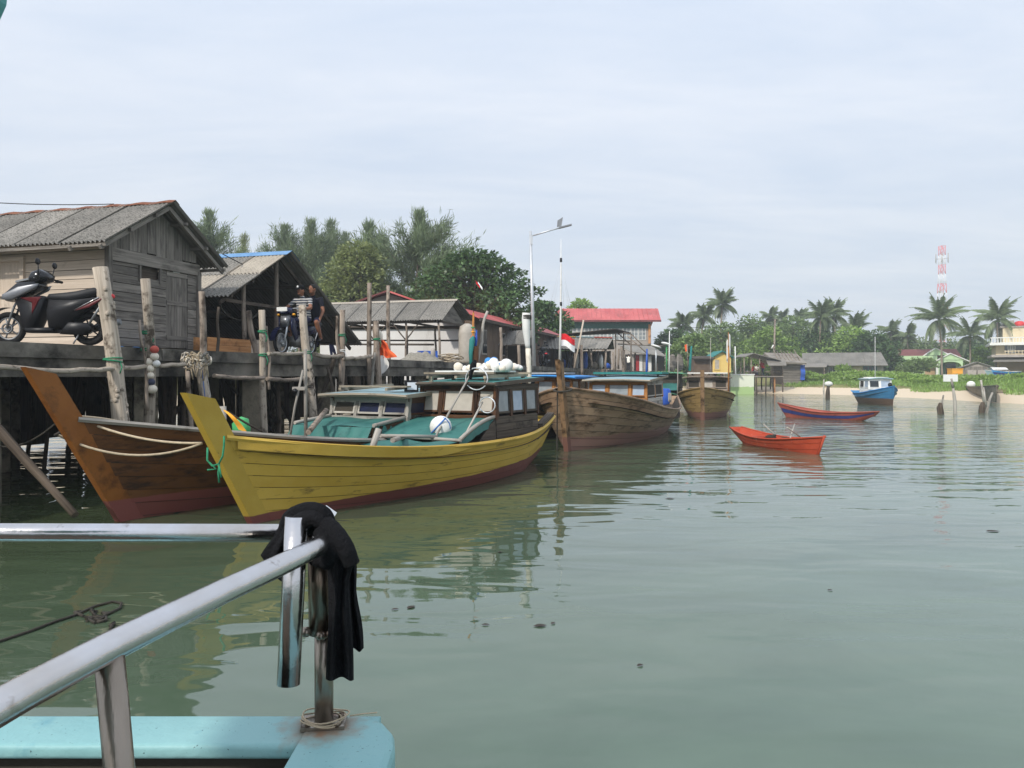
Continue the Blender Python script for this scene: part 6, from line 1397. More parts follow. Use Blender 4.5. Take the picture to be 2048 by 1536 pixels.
# floating rope in the foreground water
t = thing('floating_rope', 'frayed brown rope end floating on the green water', 'rope', tuple(gp(200, 1235, .01)), 0)
m = MB(); m.tube([gp(x, y, .012) for x, y in ((-40, 1295), (0, 1282), (60, 1262), (110, 1243), (150, 1230), (190, 1212), (225, 1203), (243, 1206), (240, 1216), (215, 1228), (190, 1240))], .010, 6); m.build('strand', 'rope_dark', t, True)
for k in range(14):
    x = random.uniform(160, 225); y = 1218+random.uniform(0, 38); m = MB(); m.tube([gp(x, y, .012), gp(x+random.uniform(-18, 18), y+random.uniform(-5, 8), .015), gp(x+random.uniform(-22, 22), y+random.uniform(-4, 12), .010)], .012, 5); m.build('frayed_strand', 'rope_dark', t, True)
# ------------------------------------------------------------------ lamp post, masts, flags, wires, power pole
def poles():
    b = .5; a = A(1068, b); base = DK(a, b, DOCK); Y = base.y; top = pt(1061, 463, Y)
    t = thing('street_lamp', 'tall white lamp post with slanting arm and small solar panel', 'street lamp', tuple(base), 0)
    m = MB(); m.tube([base, base.lerp(top, .5), top], [.11, .085, .07], 10); m.build('pole', 'galv', t, True)
    m = MB(); m.tube([pt(1063, 472, Y), pt(1100, 461, Y), pt(1122, 455, Y)], .04, 8); m.build('arm', 'galv', t, True)
    m = MB(); m.beam(pt(1118, 456, Y), pt(1143, 449.5, Y), .28, .07); m.build('lamp_head', 'steel_grey', t, True)
    m = MB(); m.prism([pt(1114, 454, Y), pt(1115, 441, Y), pt(1126, 434, Y), pt(1123, 452, Y)], (0, .04, 0)); m.build('solar_panel', 'steel_grey', t, True)
    m = MB(); m.box(pt(1063, 480, Y), (.12, .16, .5)); m.build('bracket', 'galv', t, True)
    b = .2; a = A(1119, b); base = DK(a, b, DOCK); Y = base.y
    t = thing('radio_mast', 'thin guyed radio mast carrying a red and white flag', 'mast', tuple(base), 0)
    m = MB(); m.tube([base, pt(1121, 650, Y), pt(1122, 560, Y), pt(1122, 478, Y)], [.08, .06, .045, .012], 8); m.build('pole', 'white_paint', t, True)
    for py in (520, 608): m = MB(); m.tube([pt(1122, py-4, Y), pt(1122, py+4, Y)], .07, 8); m.build('clamp', 'black_plastic', t, True)
    for x, y in ((1098, 620), (1106, 620), (1140, 605), (1128, 615), (1142, 640)): m = MB(); m.tube([pt(1122, 524, Y), pt(x, y, Y)], .006, 4); m.build('guy_wire', 'galv', t, True)
    for k, mm in enumerate(('red_cloth', 'white_cloth')):
        m = MB(); m.grid(lambda i, j: pt(1122.5+27*i, 668+12*k+12*j+(8+2*k)*i-3*math.sin(i*5), Y+.12*math.sin(i*7)), 12, 4); m.build('flag_band', mm, t, True)
    t = thing('bamboo_pole', 'long pale bamboo pole slanting before the far shed roof', 'pole', tuple(DK(A(1150, .2), .2, DOCK)), 0); Y = DK(A(1150, .2), .2).y
    m = MB(); m.tube([pt(1148, 738, Y), pt(1158, 690, Y), pt(1167, 640, Y)], .06, 6); m.build('shaft', 'pale_wood', t, True)
    # power pole on shore
    Y = 106; p = pt(1547, 745, Y); g = lz(p.x, p.y)
    t = thing('power_pole', 'leaning power pole among the trees behind the stilt shelter', 'power pole', (p.x, p.y, g), 0)
    m = MB(); m.tube([(p.x, Y, g-.3), tuple(pt(1550, 639, Y))], [.17, .11], 8); m.build('pole', 'post_wood', t, True)
    m = MB(); m.tube([tuple(pt(1544, 639, Y)), tuple(pt(1556, 639, Y))], .05, 6); m.build('cross_arm', 'dark_wood', t, True)
    m = MB(); m.tube([tuple(pt(1547, 690, Y)), tuple(pt(1543, 697, Y))], .10, 8); m.build('lamp', 'white_paint', t, True)
    for (a, b, d, lb) in ((pt(1550, 640, Y), pt(1345, 652, 110), .6, 'far power line running from the leaning pole to the red roofed house'), (pt(1550, 640, Y), pt(2070, 676, 130), 2.0, 'far power line running from the leaning pole past the great palm')):
        single('power_line', MB().tube(sag(a, b, d, 20), .03, 4), 'wire', lb, 'cable')
    single('power_line', MB().tube(sag(pt(-60, 402, 20), pt(228, 408, 19), .05), .012, 5), 'wire', 'black cable running to the plank hut ridge', 'cable')
    single('power_line', MB().tube(sag(pt(445, 508, 18.5), pt(690, 600, 24), .15), .012, 5), 'wire', 'black cable crossing the open shed roof', 'cable')
    # coloured poles and dishes on the far boats
    for (bx, by, tx, ty, r, mm, Y, lb) in ((1293, 752, 1294, 698, .05, 'blue_plastic', 33, 'blue pole with red stripe standing on the bare wooden boat stern'), (1338, 745, 1339, 662, .035, 'white_paint', 39, 'thin white aerial pole on the green roofed boat'), (1379, 742, 1383, 692, .07, 'teal_trim', 38, 'teal pole leaning beside the golden boat'), (1355, 800, 1356, 708, .03, 'silver_wood', 34, 'bare stick between the dark and golden boats'), (1421, 752, 1421, 676, .025, 'silver_wood', 40, 'thin aerial on the golden boat cabin')):
        m = MB(); m.tube([pt(bx, by, Y), pt((bx+tx)/2, (by+ty)/2, Y), pt(tx, ty, Y)], [r, r*.9, r*.6], 6); single('boat_pole', m, mm, lb, 'pole')
    for px, py, Y, lb in ((1312, 693, 62, 'white shallow dish on the roof by the far pier'), (1333, 688, 62, 'second white dish on the pole with the green sleeve')):
        t = thing('satellite_dish', lb, 'dish', tuple(pt(px, 745, Y)), 0)
        m = MB(); c = pt(px, py, Y); m.ell(c, (.45, .45, .12), 14, 6, rot=Matrix.Rotation(.3, 3, 'Y')); m.build('bowl', 'white_paint', t, True)
        m = MB(); m.tube([pt(px, 745, Y), c], .05, 6); m.build('stand', 'galv' if px < 1320 else 'green_plastic', t, True)
    t = thing('orange_flag', 'small orange flag on a stick at the far pier', 'flag', tuple(pt(1375, 740, 50)), 0)
    m = MB(); m.tube([pt(1376, 742, 50), pt(1374, 688, 50)], .03, 5); m.build('stick', 'post_wood', t, True); m = MB(); m.grid(lambda i, j: pt(1374-5*i*(1-.4*j), 688+14*j+2*i, 50), 4, 4); m.build('cloth', 'orange_cloth', t, True)
    # stakes in the bay
    for (x, y, tx, ty, th, lb) in ((1913, 828, 1906, 775, 7, 'pale stake with a white board standing off the beach'), (1965, 826, 1985, 785, 6, 'forked driftwood stake near the beached boat'), (1880, 828, 1887, 790, 5, 'broken pale stick in a dark stump in the bay'), (1655, 797, 1657, 770, 9, 'short dark pile topped with a white sack'), (1647, 795, 1648, 758, 3, 'thin stick beside the pile with the sack')):
        B = gp(x, y); Y = B.y; T = pt(tx, ty, Y); t = thing('bay_stake', lb, 'stake', tuple(B), 0, 'stakes standing in the bay'); r = th/2*Y/F
        m = MB(); m.tube(wob(B-Vector((0, 0, .6)), T, 5, .04), [r*1.2, r*1.1, r, r, r*.8, r*.6], 7, jit=.1); m.build('shaft', 'silver_wood' if th < 9 else 'pile_wood', t, True)
        if x in (1880, 1965): m = MB(); m.tube(wob(B-Vector((0, 0, .5)), B+Vector((.02, 0, .55)), 4, .05), [.19, .18, .14, .15, .08], 8, jit=.2); m.build('stump', 'pile_wood', t, True)
        if x == 1913: m = MB(); m.box(pt(1901, 756, Y), (.7, .05, .35)); m.build('board', 'white_paint', t, True); m = MB(); m.tube([pt(1906, 776, Y), pt(1902, 757, Y)], .06, 6); m.build('upper_shaft', 'silver_wood', t, True)
        if x == 1655: m = MB(); m.ell(pt(1657, 768, Y), (.35, .3, .22), 10, 7, jit=.06); m.build('sack', 'white_bag', t, True)
        if x == 1965: m = MB(); m.tube([pt(1972, 812, Y), pt(1966, 775, Y)], .06, 6); m.tube([pt(1968, 808, Y), pt(1962, 760, Y)], .05, 6); m.build('fork', 'silver_wood', t, True)
poles()

m = MB(); q = [pt(-60, 800, 9.6), pt(0, 862, 9.3), pt(60, 930, 9.0), pt(110, 985, 8.8), pt(150, 1030, 8.6)]; m.tube(q, [.06, .055, .05, .045, .04], 10, jit=.1); single('sunken_log', m, 'pile_wood', 'grey log slanting from the pier foot into the dark water', 'log')

for x, y, L_, a in ((790, 1218, .06, .3), (822, 1214, .09, 1.0), (971, 1249, .06, 0), (1080, 1251, .10, .2), (1106, 1246, .05, .9), (1000, 1104, .07, .1), (1340, 997, .14, 0), (1985, 1062, .16, .1), (1280, 1330, .05, .6), (1660, 1180, .05, .2)):
    p = gp(x, y, .006); m = MB(); d = Vector((math.cos(a), math.sin(a), 0))*L_; e = Vector((-math.sin(a), math.cos(a), 0))*L_*.3
    m.grid(lambda i, j: p+d*(i-.5)+e*(j-.5)*math.sin(.15+2.85*i)*2+Vector((0, 0, .004*math.sin(i*3))), 6, 2); single('floating_leaf', m, 'rope_dark', 'small dark leaf floating on the calm green water', 'leaf', 'leaves floating on the water')
# ------------------------------------------------------------------ far pier sheds
def far_sheds():
    b0 = 1.0; a0 = A(1150, b0); Y = 52.0; X = lambda px: (px-CX)/F*Y; Z = lambda py: CAM-(py-HZ)/F*Y
    t = thing('net_shed', 'open net shed with drooping grey roof and pastel ridge boards on the far pier', 'shed', (X(1160), Y, DOCK), 0)
    R0, R1, E0, E1 = (X(1082), Y+2.4, Z(670)), (X(1232), Y+1.6, Z(674)), (X(1085), Y-.6, Z(698)), (X(1212), Y-.6, Z(698))
    o_ = Vector((X(1160), Y, DOCK)); sheets(t, Vector(R0)-o_, Vector(R1)-o_, Vector(E0)-o_, Vector(E1)-o_, 'asbestos', w=1.0, rows=1, pitch=.25, amp=.03)
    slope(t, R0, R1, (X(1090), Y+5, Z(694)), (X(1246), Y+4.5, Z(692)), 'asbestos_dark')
    for k, mm in enumerate(('float_red', 'yellow_wall', 'pale_blue_roof', 'float_red')):
        u0, u1 = k/4, (k+1)/4-.01; q0 = Vector(R0).lerp(Vector(R1), u0); q1 = Vector(R0).lerp(Vector(R1), u1); m = MB(); m.beam(q0+Vector((0, -.05, .04)), q1+Vector((0, -.05, .04)), .35, .05); m.build('ridge_board', mm, t, True)
    for px in (1088, 1120, 1150, 1182, 1210, 1236):
        for yy in (Y-.3, Y+4.2): m = MB(); m.tube(wob((X(px), yy, DOCK-.05), (X(px), yy, Z(698)), 3, .04), .07, 6); m.build('post', 'post_wood', t, True)
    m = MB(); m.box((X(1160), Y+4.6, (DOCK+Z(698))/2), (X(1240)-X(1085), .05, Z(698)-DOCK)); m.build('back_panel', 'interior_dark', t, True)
    for k in range(16):
        x = X(random.uniform(1100, 1225)); h = random.uniform(.3, 1.1); m = MB(); y = Y+random.uniform(.2, 3)
        m.ell((x, y, DOCK+h*.5), (random.uniform(.15, .3), .2, h*.55), 8, 6, jit=.2); single('hung_gear', m, random.choice(('white_bag', 'net_grey', 'dark_wood', 'blue_plastic', 'post_wood', 'dark')), 'bundle of fishing gear stored under the net shed roof', 'bundle', 'gear bundles under the net shed')
    # brown awning between brown building and net shed
    m = MB(); P = [pt(1120, 662, 60), pt(1215, 657, 64), pt(1262, 664, 64), pt(1180, 664, 58)]
    t = thing('tin_awning', 'dark rusty tin awning with pipe scaffold above the net shed', 'awning', tuple(pt(1250, 745, 62)), 0)
    slope(t, pt(1130, 667, 58), pt(1232, 657, 60), pt(1135, 670, 62), pt(1262, 665, 64), 'dark_wood', 'tin_roof', .06)
    for (x0, y0, x1, y1) in ((1231, 662, 1231, 700), (1262, 668, 1262, 705), (1231, 664, 1262, 668), (1231, 680, 1262, 683), (1231, 662, 1262, 690), (1247, 664, 1247, 700), (1262, 668, 1285, 690), (1236, 688, 1330, 692), (1255, 672, 1300, 712)):
        m = MB(); m.tube([pt(x0, y0, 62), pt(x1, y1, 62)], .05, 5); m.build('pipe', 'post_wood', t, True)
    for px in (1140, 1231, 1262): m = MB(); m.tube([pt(px, 742, 61), pt(px, 668, 61)], .06, 5); m.build('post', 'post_wood', t, True)
    # grey roofed lean-to right of it
    Y = 82; X = lambda px: (px-CX)/F*Y; Z = lambda py: CAM-(py-HZ)/F*Y
    t = thing('pier_shop', 'low grey roofed shop front behind the walking person', 'shop', (X(1290), Y, DOCK), 0)
    slope(t, (X(1240), Y+4, Z(682)), (X(1322), Y+4, Z(690)), (X(1262), Y, Z(703)), (X(1332), Y, Z(712)), 'asbestos')
    for px, mm in ((1268, 'grey_wall'), (1278, 'red_shirt'), (1285, 'white_wall'), (1293, 'grey_wall'), (1303, 'white_wall'), (1316, 'dark_wood')):
        m = MB(); m.box((X(px), Y+1, (DOCK+Z(710))/2), (.34, .06, Z(710)-DOCK)); m.build('front_panel', mm, t, True)
    m = MB(); m.box((X(1292), Y+1.6, (DOCK+Z(708))/2), (X(1335)-X(1250), .05, Z(708)-DOCK)); m.build('back_panel', 'interior_dark', t, True)
    for px in (1262, 1332): m = MB(); m.tube([(X(px), Y+.1, DOCK-.05), (X(px), Y+.1, Z(706))], .07, 6); m.build('post', 'post_wood', t, True)
    # grey block on the far pier
    Y = 70; X = lambda px: (px-CX)/F*Y; Z = lambda py: CAM-(py-HZ)/F*Y
    t = thing('grey_hut', 'small grey brown hut beside the little yellow hut', 'hut', (X(1410), Y, .0), 0)
    wall_box(t, X(1388), X(1425), Y, Y+2.5, -.4, Z(716), 'brown_wall'); slope(t, (X(1386), Y+1.5, Z(711)), (X(1427), Y+1.5, Z(711)), (X(1385), Y-.5, Z(717)), (X(1428), Y-.5, Z(717)), 'dark_wood')
    slope(t, (X(1386), Y+1.5, Z(711)), (X(1427), Y+1.5, Z(711)), (X(1385), Y+2.9, Z(717)), (X(1428), Y+2.9, Z(717)), 'dark_wood')
    for k in range(2):
        m = MB(); c = pt(1345+14*k, 726, 64); m.ell(c, (.35, .12, .75), 10, 8); single('fish_trap', m, 'grey_wood', 'oval grey fish trap hanging on the far pier', 'fish trap', 'oval fish traps on the far pier')
    m = MB(); c = pt(1213, 778, 24.6); m.tube([c+Vector((0, 0, -.2)), c+Vector((0, 0, .2))], [.13, .16], 12); single('black_bucket', m, 'black_plastic', 'black bucket hanging beside the wooden boat cabin', 'bucket')
    # drum on the stern of the bare boat
    c = pt(1327, 790, 29.6); m = MB(); m.tube([c+Vector((0, 0, -.42)), c+Vector((0, 0, -.3)), c+Vector((0, 0, .2)), c+Vector((0, 0, .25))], [.25, .27, .27, .22], 14); single('blue_drum', m, 'blue_plastic', 'blue plastic drum at the stern of the bare wooden boat', 'drum')
far_sheds()
# beached and stored boats
def shore_boats():
    dinghy('rowing_boat', 'derelict grey wooden boat lying beached on the sand', gp(1992, 803, .15), gp(1938, 783, .35), 1.7, .75, 1.0, .85, 'grey_hull', 'grey_wood', 5)[0].location.z = .25
    for k in range(8):
        p = pt(1935+7*k, 775+1.5*k, 66-.9*k); m = MB(); m.tube([p, p+Vector((random.uniform(.8, 1.6), -.5, random.uniform(-.1, .25)))], .05, 5); single('driftwood', m, 'post_wood', 'bleached pole piled on the beached grey boat', 'pole', 'poles piled on the beached boat')
    p = pt(1942, 769, 66); m = MB(); m.ell(p, (.35, .3, .3), 12, 8); single('net_float', m, 'float_white', 'white round float lying on the beached grey boat', 'float')
    Y = 82; x = pt(2012, 0, Y).x; z = lz(x, Y)
    t, H = dinghy('stored_boat', 'blue and white boat stored upright on the grass before the tall building', (pt(1990, 0, Y).x, Y, 0), (pt(2035, 0, Y).x, Y, 0), 1.3, .55, .75, .6, 'blue_metal', 'white_paint', 4, 'canoe_blue'); t.location.z = z+.35
    m = MB(); m.box((-1.2, 0, -.28), (1.6, .9, .18)); m.build('cradle', 'maroon_roof', t)
    t, H = dinghy('stored_boat', 'pale blue boat with white cover on the grass behind the blue one', (pt(1976, 0, 86).x, 86, 0), (pt(2012, 0, 86).x, 86, 0), 1.2, .55, .7, .6, 'pale_blue_roof', 'white_paint', 4); t.location.z = lz(x, 86)+.4
    m = MB(); m.grid(lambda i, j: (-.2-1.7*i, .6*(1-2*j), .75+.25*math.sin(j*3.14)), 6, 6); m.build('cover', 'white_paint', t)
    Y = 102; p = pt(1910, 0, Y); z = lz(p.x, Y); m = MB(); m.box((p.x, Y, z+.65), (1.4, 1.2, 1.1)); m.box((p.x, Y-.62, z+.65), (1.2, .06, .15)); m.box((p.x, Y, z+1.24), (1.5, 1.3, .08)); single('orange_cart', m, 'yellow_flag', 'orange yellow box cart beside the green house porch', 'cart')
shore_boats()
# ------------------------------------------------------------------ motorbikes
def puff(mb, prof, w, sc=.86, y0=0.0):
    """rounded panel: side profile (x,z) swollen to width w"""
    n = len(prof); cx = sum(p[0] for p in prof)/n; cz = sum(p[1] for p in prof)/n; rows = [(-.5, sc), (-.36, .96), (-.15, 1), (.15, 1), (.36, .96), (.5, sc)]; vs = []
    for yy, k in rows: vs += [(cx+(x-cx)*k, y0+yy*w, cz+(z-cz)*k) for x, z in prof]
    fs = []
    for r in range(5):
        for i in range(n): j = (i+1) % n; fs.append((r*n+i, r*n+j, (r+1)*n+j, (r+1)*n+i))
    fs += [tuple(range(n-1, -1, -1)), tuple(range(5*n, 6*n))]; mb.add(vs, fs, None, True); return mb
def bike_wheel(root, x, r, w, rim_m, spokes=5, disc=True):
    m = MB(); m.ring((x, 0, r), (0, 1, 0), r-w*.5, w*.5, 28, 10); wo = m.build('wheel', 'rubber', root)
    m = MB(); m.ring((x, 0, r), (0, 1, 0), r-w*1.05, w*.18, 24, 6)
    for k in range(spokes): a = 6.283*k/spokes; m.tube([(x, 0, r), (x+math.cos(a)*(r-w), 0, r+math.sin(a)*(r-w))], .012 if spokes < 12 else .004, 6)
    m.tube([(x, -.05, r), (x, .05, r)], .045, 10); m.build('rim', rim_m, wo)
    if disc: m = MB(); m.ring((x, .05, r), (0, 1, 0), .075, .015, 20, 6); m.build('brake_disc', 'steel_grey', wo)
def scooter(loc, ang, label, full=True, body='black_gloss'):
    t = thing('scooter', label, 'scooter', tuple(loc), ang, 'scooters parked on the pier')
    bike_wheel(t, 0, .27, .10, 'black_plastic'); bike_wheel(t, 1.26, .27, .09, 'steel_grey')
    for s in (.07, -.07): m = MB(); m.tube([(1.26, s, .27), (1.14, s, .62), (1.06, s*.6, .80)], .018, 8); m.build('fork', 'steel_grey', t)
    m = MB(); m.grid(lambda i, j: (1.26+.34*math.cos(.15+2.5*i), .075*(2*j-1)*(1-.2*abs(2*i-1)), .27+.335*math.sin(.15+2.5*i)), 14, 4); m.build('front_fender', 'black_plastic', t)
    # nose, head cowl, leg shield
    puff_ = lambda nm, pr, w, mm, sc=.86, y0=0: puff(MB(), pr, w, sc, y0).build(nm, mm, t)
    puff_('nose_fairing', [(1.24, .70), (1.30, .78), (1.05, 1.0), (.74, 1.03), (.72, .93), (.95, .80)], .42, body, .72)
    for s in (1, -1): puff_('nose_panel', [(1.27, .72), (1.25, .80), (1.0, .93), (.70, .98), (.74, .90), (1.0, .77), (1.12, .71)], .06, 'silver_paint', .8, s*.19)
    m = MB(); m.prism([(1.10, -.12, 1.0), (1.10, .12, 1.0), (.84, .17, 1.045), (.84, -.17, 1.045)], (-.01, 0, .03)); m.build('number_plate', 'steel_grey', t)
    puff_('head_cowl', [(.92, 1.03), (.86, 1.17), (.72, 1.22), (.60, 1.13), (.62, 1.03), (.76, .98)], .34, body, .7)
    for s in (1, -1): m = MB(); m.ell((.84, s*.09, 1.12), (.05, .055, .018), 10, 6, rot=Matrix.Rotation(.8, 3, 'Y')); m.build('headlamp', 'headlamp', t)
    puff_('leg_shield', [(1.10, .74), (.72, .80), (.62, .76), (.72, .45), (.82, .22), (.98, .24), (1.02, .5)], .36, 'black_plastic', .85)
    for s in (1, -1): puff_('shield_trim', [(.98, .75), (.66, .77), (.70, .70), (.80, .50), (.80, .68)], .03, 'maroon_paint', .85, s*.185)
    puff_('floorboard', [(.95, .20), (.95, .28), (.50, .28), (.48, .20)], .36, 'black_plastic')
    puff_('body', [(.60, .26), (.64, .52), (.60, .74), (.20, .74), (-.20, .79), (-.26, .72), (-.06, .58), (.18, .42), (.34, .24)], .32, 'black_plastic', .88)
    puff_('seat', [(.66, .73), (.60, .82), (.38, .84), (.15, .87), (-.12, .93), (-.26, .92), (-.27, .83), (-.06, .75), (.20, .70)], .31, 'seat_vinyl', .82)
    for s in (1, -1):
        puff_('side_trim', [(.16, .55), (-.06, .66), (-.26, .76), (-.27, .73), (-.06, .60)], .02, 'maroon_paint', .9, s*.165)
        m = MB(); m.tube([(.16, s*.17, .56), (-.10, s*.172, .70), (-.22, s*.165, .77)], .012, 6); m.build('chrome_strip', 'chrome', t)
    puff_('tail', [(-.22, .80), (-.34, .84), (-.36, .77), (-.24, .70)], .2, body); m = MB(); m.ell((-.35, 0, .80), (.03, .09, .04), 8, 6); m.build('tail_lamp', 'tower_red', t)
    puff_('engine', [(.42, .18), (.30, .38), (-.05, .36), (-.12, .26), (.05, .16)], .2, 'black_plastic', .85, .06); m = MB(); m.tube([(.0, -.14, .27), (-.15, -.15, .33), (-.42, -.15, .40)], [.05, .065, .05], 10); m.build('muffler', 'steel_grey', t)
    m = MB(); m.tube([(-.02, .12, .3), (-.28, .13, .72)], .02, 8); m.build('shock_absorber', 'steel_grey', t)
    m = MB(); m.grid(lambda i, j: (.30*math.cos(1.2+1.9*i)-.02, .07*(2*j-1), .27+.31*math.sin(1.2+1.9*i)), 8, 2); m.build('rear_fender', 'black_plastic', t)
    m = MB(); m.tube([(.66, -.34, 1.07), (.70, -.15, 1.10), (.70, .15, 1.10), (.66, .34, 1.07)], .015, 8); m.build('handlebar', 'black_plastic', t)
    for s in (1, -1):
        m = MB(); m.tube([(.66, s*.25, 1.07), (.62, s*.37, 1.06)], .022, 8); m.build('grip', 'rubber', t); m = MB(); m.tube([(.70, s*.24, 1.05), (.68, s*.36, 1.05)], .008, 5); m.build('brake_lever', 'steel_grey', t)
        m = MB(); m.tube([(.70, s*.20, 1.10), (.68, s*.24, 1.27)], .008, 6); mo = m.build('mirror', 'black_plastic', t); m = MB(); m.ell((.68, s*.25, 1.32), (.02, .075, .055), 12, 8); m.build('mirror_head', 'black_plastic', mo)
    m = MB(); m.tube([(.1, .12, .2), (.16, .2, .02)], .012, 6); m.build('side_stand', 'steel_grey', t)
    return t
hx = Vector((-1, -.06)).normalized()
pz = pt(183, 0, 12.5); scooter((pz.x, 12.45, DOCK), math.atan2(hx.y, hx.x), 'black and silver scooter with maroon stripes parked before the plank hut')
p = DK(A(1090, .8), .8, DOCK); scooter(p, UANG+R(25), 'dark scooter parked at the pier edge beside the lean-to')
p = DK(A(1325, .8), .8, DOCK); scooter(p, UANG+R(160), 'dark scooter parked far along the pier by the shop front')
BA = math.atan2(-U.y, -U.x)
def motorcycle(loc, ang):
    t = thing('motorcycle', 'dark blue underbone motorcycle ridden by two people along the pier', 'motorcycle', tuple(loc), ang)
    bike_wheel(t, 0, .29, .08, 'galv', 24); bike_wheel(t, 1.22, .29, .075, 'galv', 24)
    P = lambda nm, pr, w, mm, sc=.85, y0=0: puff(MB(), pr, w, sc, y0).build(nm, mm, t)
    for s in (.08, -.08): m = MB(); m.tube([(1.22, s, .29), (1.14, s, .55), (1.02, s*.8, .92)], .022, 8); m.build('fork', 'galv', t)
    m = MB(); m.grid(lambda i, j: (1.22+.35*math.cos(.1+2.3*i), .07*(2*j-1), .29+.35*math.sin(.1+2.3*i)), 14, 4); m.build('front_fender', 'navy_paint', t)
    P('head_cowl', [(1.18, .96), (1.14, 1.06), (.98, 1.10), (.88, 1.02), (.98, .93)], .3, 'navy_paint', .75)
    m = MB(); m.ell((1.15, 0, 1.02), (.05, .12, .055), 12, 8); m.build('headlamp', 'headlamp', t)
    m = MB(); m.box((1.19, 0, 1.045), (.02, .26, .09)); m.build('number_plate', 'white_paint', t)
    P('front_panel', [(1.14, .62), (1.10, .92), (.98, .94), (.96, .70)], .20, 'silver_paint', .8)
    for s in (1, -1): P('leg_shield', [(1.06, .88), (.90, .80), (.78, .40), (.90, .34), (1.06, .62)], .05, 'navy_paint', .85, s*.16)
    P('engine', [(.82, .22), (.86, .42), (.60, .48), (.40, .42), (.42, .22)], .26, 'engine_metal', .85); P('frame_spine', [(.98, .80), (.95, .90), (.3, .66), (.3, .54)], .10, 'navy_paint')
    P('body', [(.42, .50), (.40, .72), (-.30, .80), (-.42, .70), (-.05, .52)], .24, 'navy_paint'); P('seat', [(.48, .72), (.44, .79), (.0, .80), (-.42, .83), (-.42, .76), (.0, .72)], .25, 'seat_vinyl')
    m = MB(); m.tube([(.5, -.16, .25), (.1, -.18, .24), (-.4, -.17, .32)], [.025, .045, .05], 10); m.build('muffler', 'chrome', t)
    m = MB(); m.tube([(.86, -.36, 1.02), (.94, -.2, 1.08), (.96, .0, 1.06), (.94, .2, 1.08), (.86, .36, 1.02)], .014, 8); m.build('handlebar', 'steel_grey', t)
    for s in (1, -1):
        m = MB(); m.tube([(.45, s*.1, .28), (.45, s*.26, .27)], .015, 6); m.build('foot_peg', 'rubber', t); m = MB(); m.tube([(.0, s*.1, .36), (.0, s*.27, .35)], .015, 6); m.build('foot_peg', 'rubber', t)
        m = MB(); m.tube([(0, s*.11, .3), (-.16, s*.12, .66)], .02, 8); m.build('shock_absorber', 'chrome', t)
        m = MB(); m.ell((1.02, s*.20, .93), (.04, .04, .03), 8, 6); m.build('turn_signal', 'yellow_flag', t)
    m = MB(); m.grid(lambda i, j: (.33*math.cos(1.4+1.9*i), .06*(2*j-1), .29+.34*math.sin(1.4+1.9*i)), 10, 2); m.build('rear_fender', 'navy_paint', t)
    return t
fw = A(564, .5); mloc = DK(fw+1.26, .5, DOCK); MS = motorcycle(mloc, BA)
